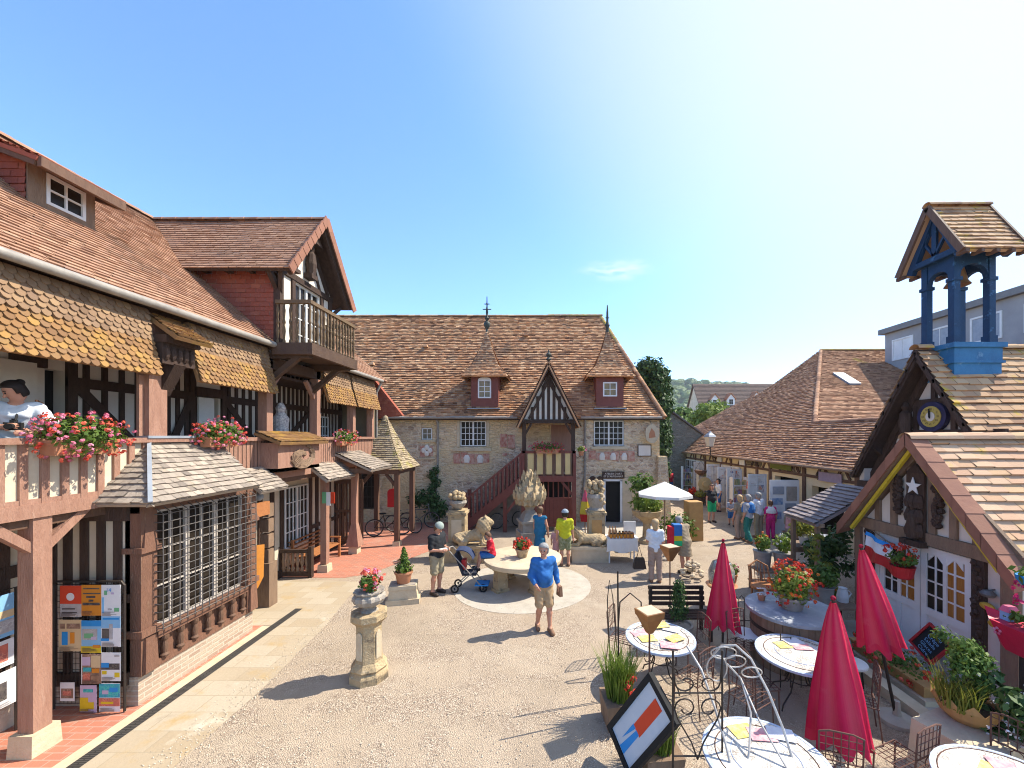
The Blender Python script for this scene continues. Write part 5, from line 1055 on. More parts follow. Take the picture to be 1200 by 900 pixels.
# round stone table
rt = thing('round_stone_table', 'big round stone table on stout stone legs in the paved circle', 'table', (c0[0], c0[1], 0))
b = MB(); b.lathe([(.9, .6), (1.0, .63), (1.02, .68), (1.02, .74), (.99, .755)], (c0[0], c0[1], 0), 48); b.build('table_top', M['stone_light'], rt, smooth='auto')
for a in (.9, 2.3, 3.8, 5.3):
    b = MB(); q = (c0[0] + .68 * math.cos(a), c0[1] + .68 * math.sin(a)); b.cbox((*q, 0), .36, .3, .08, a); b.cbox((*q, .08), .3, .25, .44, a, .86); b.cbox((*q, .52), .32, .27, .09, a, 1.05); b.build('leg', M['stone_carved'], rt)
tp = (-.58, 10.35, .755); o = potted('basket pot of red flowers standing on the round stone table', tp, .17, .22, M['stone_carved'])
f = MB(); f.foliage((tp[0], tp[1], 1.08), .2, .2, .13, 260, .05, .1); f.build('foliage', M['leaf'], o); f = MB(); bloom(f, (tp[0], tp[1], 1.1), .26, .24, .18, 50, .035); f.build('blossoms', M['fl_red'], o)
# ---------------------------------------------------------------- sculptures before the stone house
def pillar(x, y, label, kind):
    o = thing('stone_pillar', label, 'pillar', (x, y, 0)); b = MB(); b.cbox((x, y, 0), .66, .62, .45); b.cbox((x, y, .45), .52, .5, .95); b.cbox((x, y, 1.4), .62, .6, .08); b.cbox((x, y, 1.48), .52, .5, .06); b.build('shaft', M['stone_carved'], o)
    b = MB(); b.fbox(FY(y - .25), x - .16, x + .16, .6, 1.25, 0, .02); b.build('inset_panel', M['terra_yellow'] if kind else M['stone_light'], o)
    b = MB()
    if kind == 0: b.lathe([(.1, 0), (.2, .1), (.28, .22), (.26, .3)], (x, y, 1.54), 14)
    else: b.lathe([(.24, 0), (.2, .08), (.26, .25), (.3, .4), (.26, .5)], (x, y, 1.54), 14)
    ft = b.build('basket', M['stone_grey'], o); b = MB()
    for i in range(26 if kind == 0 else 60):
        a = random.uniform(0, 6.28); rr = random.uniform(.05, .26); z = 1.86 + random.uniform(0, .22) if kind == 0 else 1.7 + random.uniform(0, .75)
        b.ball((x + rr * math.cos(a), y + rr * math.sin(a), z), .075, .075, .075, 8, 6, .1)
    b.build('carved_fruit', M['stone_carved'], ft)
pillar(-2.78, 12.85, 'square stone pillar topped by a carved fruit basket, by the stair foot', 0); pillar(1.66, 12.85, 'stone pillar crowned with a tall cluster of carved fruit, by the doorway', 1)
sw = tag(MB().box(-3.2, -1.75, 12.2, 12.6, 0, .52).box(-3.24, -1.7, 12.16, 12.64, .44, .53).build('low_wall', M['stone_carved']), 'low stone ledge under the upright lion, left of the round table', 'wall')
sw = tag(MB().box(.85, 2.0, 12.25, 12.65, 0, .48).box(.8, 2.05, 12.2, 12.7, .4, .5).build('low_wall', M['stone_light']), 'low stone ledge under the sprawling lion, right of the round table', 'wall')
# artichoke finial on a stepped pedestal
ax_, ay_ = -.5, 13.5; o = thing('stone_finial', 'great carved stone artichoke on a stepped pedestal behind the round table', 'sculpture', (ax_, ay_, 0))
b = MB(); 
for w_, z0, z1, k_ in ((.95, 0, .3, 1), (.8, .3, .62, .95), (.78, .62, .7, 1), (.66, .7, 1.0, .92), (.74, 1.0, 1.08, 1), (.6, 1.08, 1.34, .6)): b.cbox((ax_, ay_, z0), w_, w_, z1 - z0, .3, k_)
b.lathe([(.2, 1.34), (.14, 1.42), (.2, 1.52)], (ax_, ay_, 0), 14); b.build('pedestal', M['stone_grey'], o)
b = MB(); b.lathe([(.16, 1.5), (.36, 1.6), (.5, 1.82), (.5, 1.98), (.36, 2.2), (.22, 2.38), (.15, 2.6), (.05, 2.78)], (ax_, ay_, 0), 20); hd = b.build('head', M['stone_carved'], o)
b = MB()
for j, (z, r_) in enumerate(((1.72, .42), (1.9, .5), (2.08, .42), (2.26, .3), (2.42, .22), (2.56, .17))):
    k_ = 13 - j * 1
    for i in range(k_):
        a = 6.283 * (i + .5 * (j % 2)) / k_; ca, sa = math.cos(a), math.sin(a); s_ = .14 - j * .012
        P = lambda r2, t, zz: (ax_ + r2 * ca - t * sa, ay_ + r2 * sa + t * ca, zz)
        b.add([P(r_, -s_ * .7, z - .08), P(r_ + .05, 0, z - .14), P(r_, s_ * .7, z - .08), P(r_ + .0, s_ * .5, z + .1), P(r_ + .06, 0, z + .2), P(r_, -s_ * .5, z + .1), P(r_ + .09, 0, z + .03)], [(0, 1, 6), (1, 2, 6), (2, 3, 6), (3, 4, 6), (4, 5, 6), (5, 0, 6)])
b.build('carved_leaves', M['stone_carved'], hd)
# ---------------------------------------------------------------- figures: one continuous surface grown from joined, tapering limbs
def surf(f, lo, hi, h):
    "closed surface where f < 0 (surface nets)"
    lo = np.array(lo) - 2 * h; n = np.ceil((np.array(hi) + 2 * h - lo) / h).astype(int) + 1
    g = np.stack(np.meshgrid(*[lo[i] + h * np.arange(n[i]) for i in range(3)], indexing='ij'), -1); D = f(g)
    C = [(0, 0, 0), (1, 0, 0), (0, 1, 0), (1, 1, 0), (0, 0, 1), (1, 0, 1), (0, 1, 1), (1, 1, 1)]
    m = n - 1; sl = lambda c: D[c[0]:c[0] + m[0], c[1]:c[1] + m[1], c[2]:c[2] + m[2]]
    cv = [sl(c) for c in C]; ins = sum((x < 0).astype(int) for x in cv); act = (ins > 0) & (ins < 8)
    acc = np.zeros((*m, 3)); cnt = np.zeros(m)
    for a in range(8):
        for ax in range(3):
            if C[a][ax]: continue
            b = C.index(tuple(C[a][i] + (i == ax) for i in range(3))); va, vb = cv[a], cv[b]; x = (va < 0) != (vb < 0); t = np.where(x, va / np.where(x, va - vb, 1), 0)
            for i in range(3): acc[..., i] += np.where(x, C[a][i] + (t if i == ax else 0), 0)
            cnt += x
    idx = -np.ones(m, int); idx[act] = np.arange(act.sum()); cell = np.argwhere(act)
    vs = lo + h * (cell + acc[act] / cnt[act][:, None]); F = []
    for ax in range(3):
        o1, o2 = (ax + 1) % 3, (ax + 2) % 3; d0 = D; s0 = [slice(None)] * 3; s1 = [slice(None)] * 3; s0[ax] = slice(0, -1); s1[ax] = slice(1, None)
        A, B = D[tuple(s0)] < 0, D[tuple(s1)] < 0; X = np.argwhere(A != B)
        ok = (X[:, o1] > 0) & (X[:, o2] > 0) & (X[:, o1] < m[o1]) & (X[:, o2] < m[o2]); X = X[ok]
        if not len(X): continue
        e1 = np.zeros(3, int); e1[o1] = 1; e2 = np.zeros(3, int); e2[o2] = 1
        q = [idx[tuple((X - p).T)] for p in (e1 + e2, e2, 0 * e1, e1)]; Q = np.stack(q, 1); fl = ~A[tuple(X.T)]; Q[fl] = Q[fl][:, ::-1]; F += Q.tolist()
    return vs.tolist(), F
def cone(a, b, ra, rb): return ('c', np.array(a, float), np.array(b, float), ra, rb)
def ell(c, r): return ('e', np.array(c, float), np.array(r, float))
def dist(p, g):
    if p[0] == 'c':
        _, a, b, ra, rb = p; ab = b - a; L2 = max(1e-9, ab.dot(ab)); t = np.clip(((g - a) @ ab) / L2, 0, 1); q = g - a - t[..., None] * ab
        return np.sqrt((q * q).sum(-1)) - (ra + (rb - ra) * t)
    _, c, r = p; q = (g - c) / r; k = np.sqrt((q * q).sum(-1)); return (k - 1) * r.min()
def union(ps, g, k=.03):
    d = None
    for p in ps:
        kk = k; 
        if len(p) == 6 or (p[0] == 'k'): kk, p = p[1], p[2]
        e = dist(p, g)
        if d is None: d = e
        else: h = np.clip(.5 + .5 * (e - d) / kk, 0, 1); d = e + (d - e) * h - kk * h * (1 - h)
    return d
def bounds(ps, pad=.05):
    lo = np.full(3, 9.); hi = np.full(3, -9.)
    for p in ps:
        if p[0] == 'k': p = p[2]
        if p[0] == 'c':
            for q, r in ((p[1], p[3]), (p[2], p[4])): lo = np.minimum(lo, q - r); hi = np.maximum(hi, q + r)
        else: lo = np.minimum(lo, p[1] - p[2]); hi = np.maximum(hi, p[1] + p[2])
    return lo - pad, hi + pad
def folds(g):
    'creases in cloth'
    x, y, z = g[..., 0], g[..., 1], g[..., 2]; return .0045 * np.sin(z * 34 + 26 * x + 3 * np.sin(y * 19)) * np.sin(x * 21 - z * 9 + 1.3) + .003 * np.sin(z * 61 - 40 * np.abs(x))
def person(label, loc, rz, h=1.72, pose=None, top=None, bottom=None, hair=None, shoes=None, res=.014, fem=False, belly=0, group=None, name='person', skin=None, hairkind='short', hat=None, headdir=0.0, headtilt=0.0, sleeve=.5, bot='shorts', hem=None, toplen=.88, neck=True):
    """local frame: faces -Y, its right hand on -X.  pose overrides joints of a 1.75 m figure"""
    J = dict(pel=(0, 0, .95), chest=(0, 0, 1.28), neck=(0, .0, 1.47), head=(0, -.025, 1.635), sR=(-.185, 0, 1.415), sL=(.185, 0, 1.415), eR=(-.25, .03, 1.13), eL=(.25, .03, 1.13), wR=(-.26, -.05, .88), wL=(.26, -.05, .88),
             hR=(-.09, 0, .93), hL=(.09, 0, .93), kR=(-.105, -.02, .5), kL=(.105, -.02, .5), aR=(-.11, .03, .09), aL=(.11, .03, .09))
    if fem: J.update(sR=(-.165, 0, 1.41), sL=(.165, 0, 1.41))
    J.update(pose or {}); J = {k: np.array(v, float) for k, v in J.items()}
    tw = .92 if fem else 1.0
    pel, ch, nk, hd = J['pel'], J['chest'], J['neck'], J['head']; sp = J['sL'] - J['sR']; sx = sp / max(1e-6, np.linalg.norm(sp)); up = (ch - pel) / np.linalg.norm(ch - pel)
    hx = (J['hL'] - J['hR']); hx = hx / np.linalg.norm(hx)
    torso = [cone(ch + sx * .085 * tw + up * .07, pel + hx * .065 + up * .1, .105 * tw, .105), cone(ch - sx * .085 * tw + up * .07, pel - hx * .065 + up * .1, .105 * tw, .105), cone(pel - hx * .075, pel + hx * .075, .118, .118), cone(J['sR'], J['sL'], .062, .062), cone(ch, pel, .11, .11)]
    if belly: torso.append(ell(pel + up * .16 + np.array((0, -.05, 0)), (.15, .10 + belly, .16)))
    if fem: torso += [cone(ch + np.array((-.07, -.085, .03)), ch + np.array((.07, -.085, .03)), .06, .06)]
    arms = []; legs = []; hands = []; feet = []
    for s in 'RL':
        S_, E, Wr = J['s' + s], J['e' + s], J['w' + s]; arms += [cone(S_, E, .056 * tw, .042 * tw), cone(E, Wr, .043 * tw, .029 * tw)]
        d = (Wr - E) / np.linalg.norm(Wr - E); d = np.array(J.get('d' + s, d)); d = d / np.linalg.norm(d); side = np.array((1. if s == 'L' else -1., 0, 0)); b_ = np.cross(d, side); b_ = b_ / max(1e-6, np.linalg.norm(b_)); a_ = np.cross(b_, d)
        pk = Wr + d * .085; hands.append(cone(Wr, pk, .028, .031))
        for i, (off, ln) in enumerate(((-.03, .062), (-.010, .075), (.011, .07), (.03, .053))):
            r0 = pk + b_ * off * -1 + d * .005; m_ = r0 + d * ln * .55 - a_ * .006; hands += [('k', .006, cone(r0 - d * .02, m_, .0105, .0095)), ('k', .006, cone(m_, m_ + d * ln * .42 - a_ * .024, .0095, .008))]
        t0 = Wr + d * .025 + b_ * .022; t1 = t0 + d * .035 + b_ * .03; hands += [('k', .01, cone(t0, t1, .013, .011)), ('k', .006, cone(t1, t1 + d * .03 + b_ * .005, .011, .009))]
        Hp, K, A_ = J['h' + s], J['k' + s], J['a' + s]; legs += [cone(Hp, K, .092, .058), cone(K, K + (A_ - K) * .3 + np.array((0, .012, 0)), .055, .058), cone(K + (A_ - K) * .3 + np.array((0, .012, 0)), A_, .056, .037)]
        t = np.array(J.get('t' + s, A_ + np.array((.02 if s == 'L' else -.02, -.155, -.055)))); hl = A_ + np.array((0, .035, -.05)); feet += [cone(hl, A_, .034, .036), cone(A_, t, .04, .03), cone(hl, t, .036, .03)]
    # head
    hv = np.array((math.sin(headdir), -math.cos(headdir), 0)); hr = np.array((math.cos(headdir), math.sin(headdir), 0)); hu = np.array((0, 0, 1.)); 
    hv, hu = hv * math.cos(headtilt) - hu * math.sin(headtilt), hu * math.cos(headtilt) + hv * math.sin(headtilt)
    HP = lambda r, f, u: hd + hr * r + hv * f + hu * u
    head = [('k', .03, cone(nk, HP(0, -.02, -.06), .055, .052)), ('k', .03, cone(HP(0, -.005, -.055), HP(0, -.012, .035), .066, .092)), ('k', .03, cone(HP(0, .035, -.085), HP(0, .02, .0), .042, .07)), ('k', .012, cone(HP(0, .088, .0), HP(0, .108, -.028), .010, .015)), ('k', .01, cone(HP(.084, -.01, .005), HP(.084, -.012, -.03), .016, .012)), ('k', .01, cone(HP(-.084, -.01, .005), HP(-.084, -.012, -.03), .016, .012)), ('k', .012, cone(HP(-.022, .07, -.052), HP(.022, .07, -.052), .014, .014))]
    sc = h / 1.75
    o = thing(name, label, 'person', loc, rz, group)
    def mk(nm, f, ps, m, r_=None, fm=None, pad=.06):
        lo, hi = bounds(ps, pad); vs, F = surf(f, lo, hi, r_ or res)
        if not F: return
        b = MB(); b.v = [tuple(np.array(v) * sc) for v in vs]; b.f = F; b.r = [.5] * len(F); b.m = [0] * len(F)
        if fm: A_ = np.array(vs); b.m = [fm(A_[q].mean(0)) for q in F]
        return b.build(nm, m, o, smooth=True, world=False)
    eyes = [HP(-.033, .083, .012), HP(.033, .083, .012)]; mouth = HP(0, .088, -.052)
    def face(c):
        if min(np.linalg.norm(c - e) for e in eyes) < .0135: return 1
        q = c - mouth
        for e in eyes:
            w_ = c - e - hu * .024
            if abs(w_ @ hr) < .02 and abs(w_ @ hu) < .006: return 3
        if abs(q @ hr) < .026 and abs(q @ hu) < .009 and q @ hv > -.02: return 2
        return 0
    allp = torso + arms + legs + feet + head + hands
    mk('body', lambda g: union(allp, g), allp, [skin or M['skin'], M['eye'], M['lip'], hair or M['eye']], fm=face, pad=.02)
    hm = pel[2] - .06 if hem is None else hem
    if top:
        ps = list(torso)
        for s in 'RL':
            S_, E, Wr = J['s' + s], J['e' + s], J['w' + s]
            if sleeve > 0: ps.append(cone(S_, S_ + (E - S_) * min(1, sleeve * 1.6), .06, .052))
            if sleeve > .7: ps.append(cone(E, E + (Wr - E) * (sleeve - .7) / .3 * .92, .052, .036))
        sk = []
        if bot == 'dress': sk = [cone(pel, pel * np.array((1, 1, 0)) + np.array((0, 0, hem if hem else .5)), .13, .19)]; 
        low = hm if bot != 'dress' else (hem or .5)
        f = lambda g: np.maximum(np.maximum(union(ps + sk, g, .035) - (.013 if fem else .017) - folds(g), low - g[..., 2]), np.linalg.norm((g - (nk + up * .015)) * np.array((1, 1, 1.2)), axis=-1) * -1 + .072)
        mk('top' if bot != 'dress' else 'dress', f, ps + sk, top)
    if bottom and bot != 'dress':
        ps = [cone(pel - hx * .075, pel + hx * .075, .12, .12)]; fr = {'shorts': .85, 'trousers': 1.95, 'briefs': .4, 'capri': 1.5}[bot]
        for s in 'RL':
            Hp, K, A_ = J['h' + s], J['k' + s], J['a' + s]; e = Hp + (K - Hp) * min(1, fr); ps.append(cone(Hp, e, .10, .10 - .02 * min(1, fr) if fr <= 1 else .074))
            if fr > 1: ps.append(cone(K, K + (A_ - K) * (fr - 1), .072, .058))
        wz = pel[2] + .085
        f = lambda g: np.maximum(union(ps, g, .03) - .013 - folds(g), g[..., 2] - wz)
        mk('trousers' if bot == 'trousers' else 'shorts', f, ps, bottom)
    if shoes:
        f = lambda g: np.maximum(union(feet, g, .02) - .009, np.minimum(np.abs(g[..., 2] - J['aR'][2]), np.abs(g[..., 2] - J['aL'][2])) * 0 + (g[..., 2] - (max(J['aR'][2], J['aL'][2]) + .005)))
        mk('shoes', f, feet, shoes)
    if hair:
        core = [cone(HP(0, -.018, -.02), HP(0, -.015, .04), .088, .097)]
        ext = []
        if hairkind == 'bun': ext = [ell(HP(0, -.105, .085), (.045, .045, .045))]
        if hairkind == 'long': ext = [cone(HP(0, -.05, 0), HP(0, -.06, -.2), .085, .06)]
        if hairkind == 'bob': ext = [cone(HP(0, -.04, -.02), HP(0, -.045, -.1), .088, .075)]
        def fh(g):
            q = g - hd; fr_ = q @ hv; u_ = q @ hu
            d = dist(core[0], g) - .014
            d = np.maximum(d, fr_ - np.where(u_ > .05, np.clip(.014 + (u_ - .05) * 1.7, 0, .12), np.where(u_ > -.035, .014, -.018)))      # cleared off the face
            d = np.maximum(d, -.09 - u_)
            if ext: d = np.minimum(d, union(ext, g, .02))
            return d
        mk('hair', fh, core + ext, hair, min(res, .014))
    if hat:
        core = [cone(HP(0, -.01, .03), HP(0, -.012, .05), .1, .1)]
        def ft(g):
            q = g - hd; u_ = q @ hu; d = np.maximum(dist(core[0], g) - .016, .045 - u_); return d if hat[1] == 'scarf' else np.minimum(d, dist(ell(HP(0, .10, .062), (.075, .075, .012)), g))
        mk('headscarf' if hat[1] == 'scarf' else 'cap', ft, core + [ell(HP(0, .1, .06), (.08, .08, .02))], hat[0], min(res, .014))
    return o, sc, J
def cloth(nm, c, c2=None): return mat(nm, c, c2 or tuple(x * .75 for x in c), .85, 5, .25, 22)
C_blue = cloth('shirt_blue', (.03, .15, .42)); C_khaki = cloth('khaki', (.46, .31, .17)); C_black = cloth('tee_black', (.022, .024, .028)); C_beige = cloth('short_beige', (.34, .29, .19)); C_red = cloth('tee_red', (.55, .02, .04)); C_jean = cloth('jeans', (.03, .13, .34))
C_teal = cloth('dress_teal', (.02, .15, .28)); C_lime = cloth('tee_lime', (.50, .50, .02)); C_camo = mat('camo', (.12, .15, .05), (.30, .3, .2), .9, 16, .2); C_white = cloth('shirt_white', (.70, .74, .78)); C_taupe = cloth('taupe', (.36, .27, .22)); C_coat = cloth('coat', (.32, .25, .17)); C_green = cloth('short_green', (.02, .42, .16)); C_trteal = cloth('trouser_teal', (.02, .17, .15)); C_grey = cloth('shirt_grey', (.36, .38, .42)); C_pale = cloth('shirt_pale', (.30, .48, .68)); C_pink = cloth('pink', (.62, .02, .18)); C_palepink = cloth('pale_pink', (.66, .36, .36))
H_dark = plain('hair_dark', (.02, .013, .01), .6); H_brown = plain('hair_brown', (.13, .07, .04), .6); H_grey = plain('hair_grey', (.36, .35, .33), .8, (.22, .21, .2), .5, 40); H_blond = plain('hair_blond', (.50, .34, .18), .6)
SH = plain('shoe_dark', (.05, .035, .028), .6); SHW = plain('sandal', (.22, .12, .07), .7)
random.seed(3)
def P2(px, py): g = G(px, py); return (g.x, g.y, 0)
# man in blue walking towards the viewer's right
o_, sc_, J_ = person('grey haired man in a blue shirt and khaki shorts walking across the gravel', (-.02, 8.03, 0), R(14), 1.72, dict(kR=(-.10, -.09, .5), aR=(-.1, .10, .1), kL=(.10, -.10, .5), aL=(.10, -.14, .09), eR=(-.26, .0, 1.13), wR=(-.2, -.18, 1.0), eL=(.28, .10, 1.15), wL=(.30, -.02, .92)), C_blue, C_khaki, H_grey, SHW, .011, belly=.05, sleeve=.97, headdir=R(-28), headtilt=R(8), hem=.9)
b = MB(); b.cbox((.32, -.06, .68), .07, .16, .2, .2, .8); b.build('bag', SHW, o_, world=False)
# man reading in black t-shirt
o_, sc_, J_ = person('man in black t-shirt, beige shorts and pale headscarf looking down at his hands', (-2.66, 9.85, 0), R(62), 1.76, dict(eR=(-.23, -.02, 1.13), wR=(-.13, -.24, 1.12), eL=(.23, -.02, 1.13), wL=(.10, -.26, 1.12), head=(0, -.06, 1.62), dR=(.4, -.8, .1), dL=(-.4, -.8, .1)), C_black, C_beige, H_brown, SH, .012, headtilt=R(32), hat=(cloth('scarf', (.30, .35, .31)), 'scarf'), hem=.9)
tag(MB().cbox((-2.44, 9.73, 1.13), .22, .15, .02, .7).build('booklet', M['white_cloth']), 'white booklet held by the man in the black t-shirt', 'booklet')
# boy on the table edge
sit = dict(pel=(0, 0, .95), hR=(-.09, -.02, .93), hL=(.09, -.02, .93), kR=(-.12, -.42, .95), kL=(.12, -.42, .93), aR=(-.12, -.52, .52), aL=(.12, -.50, .50), tR=(-.13, -.68, .47), tL=(.13, -.66, .45), eR=(-.22, -.14, 1.14), wR=(-.08, -.3, 1.12), eL=(.22, -.14, 1.14), wL=(.08, -.3, 1.12), chest=(0, -.06, 1.27), neck=(0, -.09, 1.45), head=(0, -.15, 1.6), sR=(-.17, -.06, 1.4), sL=(.17, -.06, 1.4))
bs = 1.28 / 1.75
person('boy in red t-shirt and blue shorts sitting on the rim of the stone table', (-1.36, 10.38, .755 - .84 * bs), R(-78), 1.28, sit, C_red, C_jean, H_brown, SH, .014, headtilt=R(35), hem=.9)
# woman in teal dress, yellow t-shirt man and little child
person('woman in a sleeveless teal dress with pinned up brown hair, beside the artichoke sculpture', (-.14, 12.45, 0), R(165), 1.68, dict(eL=(.2, -.04, 1.12), wL=(.2, -.08, .9)), C_teal, None, H_brown, SHW, .015, fem=True, sleeve=0, bot='dress', hem=.5, hairkind='bun')
person('man in a lime yellow t-shirt and camouflage shorts seen from behind', (.62, 12.0, 0), R(178), 1.66, dict(eR=(-.22, -.03, 1.13)), C_lime, C_camo, H_dark, SHW, .014, sleeve=.5, hat=(cloth('cap_grey', (.3, .36, .42)), 'cap'), hem=.88)
person('small child in pale pink standing left of the man in lime yellow', (.36, 12.6, 0), R(170), 1.0, dict(), C_palepink, None, H_blond, SHW, .018, fem=True, bot='dress', hem=.55, hairkind='bob')
# woman in white with bag
x_, y_, _ = P2(768, 682); person('fair haired woman in white top and taupe trousers seen from behind, carrying a bag', (x_, y_, 0), R(172), 1.66, dict(eR=(-.2, .02, 1.13), wR=(-.2, -.04, .9), eL=(.21, -.06, 1.14), wL=(.14, -.22, 1.05)), C_white, C_taupe, H_blond, SHW, .014, fem=True, bot='trousers', belly=.03, hem=.86, sleeve=.45, hairkind='bob')
hb = thing('handbag', 'dark handbag hanging from the hand of the woman in white', 'handbag', (x_ - .42, y_ + .02, .36)); b = MB(); b.cbox((x_ - .42, y_ + .02, .36), .34, .16, .28, 0, .7); b.build('bag_body', M['iron'], hb); b = MB(); b.tube([(x_ - .5, y_ + .02, .63), (x_ - .42, y_ + .02, .92), (x_ - .34, y_ + .02, .63)], .012, 6); b.build('bag_handle', M['iron'], hb)
x_, y_, _ = P2(803, 672); o_, sc_, J_ = person('stooping grey haired person in beige coat with a bright striped bag on the shoulder', (x_, y_, 0), R(200), 1.66, dict(chest=(0, -.12, 1.25), neck=(0, -.2, 1.42), head=(0, -.3, 1.52), sR=(-.17, -.14, 1.37), sL=(.17, -.14, 1.37), eR=(-.22, -.2, 1.1), wR=(-.15, -.38, .98), eL=(.22, -.2, 1.1), wL=(.15, -.38, .98)), C_coat, C_taupe, H_grey, SH, .015, bot='dress', hem=.55, sleeve=.95, headtilt=R(20))
sb = thing('striped_bag', 'bag striped in blue, yellow, green and red beside the stooping person', 'bag', (x_ - .3, y_ - .05, .75))
for i, (c_, z0, z1) in enumerate(((C_blue, 1.12, 1.42), (mat('bag_yellow', (.62, .45, .02)), .98, 1.12), (C_green, .84, .98))): b = MB(); b.box(x_ - .38, x_ - .16, y_ - .22, y_ + .06, z0, z1); b.build('stripe', c_, sb)
b = MB(); b.box(x_ - .5, x_ - .37, y_ - .2, y_ + .05, .66, 1.36); b.build('stripe', C_red, sb)
# people along the shops
x_, y_, _ = P2(834, 612); person('woman in black top and green shorts facing the shops path', (x_, y_, 0), R(8), 1.70, dict(eR=(-.24, .0, 1.13), wR=(-.3, -.1, .92)), C_black, C_green, H_brown, SH, .017, fem=True, belly=.05, sleeve=.3, hem=.9, hairkind='bob')
x_, y_, _ = P2(857, 617); person('child in grey t-shirt and blue shorts crouching over by the shop doors', (x_, y_, 0), R(-30), 1.25, dict(chest=(0, -.1, 1.24), neck=(0, -.16, 1.42), head=(0, -.22, 1.55), sR=(-.17, -.12, 1.38), sL=(.17, -.12, 1.38), eR=(-.2, -.25, 1.14), wR=(-.08, -.36, 1.1), eL=(.2, -.25, 1.14), wL=(.08, -.36, 1.1), aR=(-.11, .14, .16)), C_grey, C_jean, H_brown, SH, .018, hem=.9)
x_, y_, _ = P2(877, 636); person('man with blue pullover over grey shirt and teal trousers strolling past', (x_, y_, 0), R(-150), 1.74, dict(kR=(-.1, -.1, .5), aR=(-.1, -.12, .1), aL=(.1, .16, .12)), C_grey, C_trteal, H_grey, SHW, .016, bot='trousers', hem=.9, sleeve=.5)
g_ = G(877, 636); tag(MB().lathe([(.24, 0), (.25, .12), (.2, .3), (.11, .36)], (g_.x, g_.y, 1.12), 14, sy=.7).build('pullover', C_blue), 'blue pullover slung round the shoulders of the man in teal trousers', 'pullover')
x_, y_, _ = P2(889, 630); person('white haired man in white shirt walking beside the man in teal trousers', (x_ , y_, 0), R(-160), 1.72, dict(), C_white, C_beige, H_grey, SHW, .017, bot='trousers', hem=.88)
x_, y_, _ = P2(867, 632); person('ginger haired woman in beige half hidden left of the man in teal trousers', (x_, y_, 0), R(-165), 1.66, dict(), C_coat, C_taupe, H_blond, SHW, .018, fem=True, bot='trousers', hairkind='bob', hem=.88)
x_, y_, _ = P2(903, 632); person('woman in bright pink with a white shawl, seen from behind by the shop entrance', (x_, y_, 0), R(175), 1.45, dict(), C_pink, C_pink, H_brown, SH, .018, fem=True, bot='trousers', hairkind='bun', hem=.8)
g_ = G(903, 632); tag(MB().lathe([(.22, 0), (.21, .1), (.15, .2), (.08, .24)], (g_.x, g_.y, 1.0), 14, sy=.7).build('shawl', M['white_cloth']), 'white shawl over the shoulders of the woman in pink', 'shawl')
seat = dict(kR=(-.12, -.44, .5), kL=(.12, -.44, .5), hR=(-.09, 0, .5), hL=(.09, 0, .5), pel=(0, 0, .52), aR=(-.12, -.42, .09), aL=(.12, -.42, .09), chest=(0, -.02, .86), neck=(0, -.03, 1.05), head=(0, -.05, 1.215), sR=(-.19, -.02, 1.0), sL=(.19, -.02, 1.0), eR=(-.26, -.12, .76), eL=(.26, -.12, .76), wR=(-.14, -.36, .72), wL=(.14, -.36, .72))
person('white haired man in pale blue shirt seated behind the yellow plant', (9.0, 13.7, 0), R(8), 1.78, seat, C_pale, C_beige, H_grey, SH, .016, sleeve=.5, belly=.03, hem=.45)
person('dark haired woman seated next to the man in pale blue', (8.95, 14.6, 0), R(60), 1.66, seat, C_palepink, C_taupe, H_dark, SH, .017, fem=True, hem=.45, hairkind='bob')
for x_, y_, lb in ((9.0, 13.75, 'plain wooden seat under the man in pale blue'), (9.0, 14.6, 'plain wooden seat under the dark haired woman')):
    t = thing('stool', lb, 'stool', (x_, y_, 0)); b = MB(); b.cbox((x_, y_, .36), .4, .4, .04); b.build('seat', M['wood_old'], t)
    for i in (-1, 1):
        for j in (-1, 1): b = MB(); b.cbox((x_ + i * .16, y_ + j * .16, 0), .04, .04, .36); b.build('leg', M['wood_old'], t)
# woman with camera on the gallery
gz = 2.93
o_, sc_, J_ = person('dark haired woman in white top with a camera, leaning over the gallery rail', (-6.62, 5.02, gz), R(38), 1.66, dict(chest=(0, -.06, 1.27), neck=(0, -.10, 1.46), head=(.0, -.15, 1.6), sR=(-.17, -.07, 1.40), sL=(.17, -.07, 1.40), eR=(-.24, -.12, 1.13), wR=(-.06, -.30, 1.14), eL=(.33, -.2, 1.2), wL=(.22, -.42, 1.06), dL=(-.6, -.8, 0), dR=(.8, -.5, .1)), C_white, C_taupe, H_dark, SH, .010, fem=True, sleeve=.62, headdir=R(-62), headtilt=R(30), hairkind='bun', bot='trousers', hem=.85)
cm = thing('camera', 'black camera held by the woman on the gallery', 'camera', (-6.42, 4.82, gz + 1.04)); b = MB(); b.cbox((-6.42, 4.82, gz + 1.04), .14, .07, .095, .6); b.cbox((-6.42, 4.82, gz + 1.135), .05, .05, .03, .6); b.build('camera_body', M['tyre'], cm); b = MB(); d_ = V((math.sin(.6), -math.cos(.6), 0)); p_ = V((-6.42, 4.82, gz + 1.085)); b.tube([p_ + d_ * .03, p_ + d_ * .13], .036, 12); b.build('lens', M['black'], cm)
b = MB(); b.tube([(-6.48, 4.86, gz + 1.12), (-6.58, 4.92, gz + 1.36), (-6.66, 5.02, gz + 1.44), (-6.56, 4.98, gz + 1.36), (-6.38, 4.8, gz + 1.12)], .012, 5); b.build('neck_strap', M['tyre'], cm)
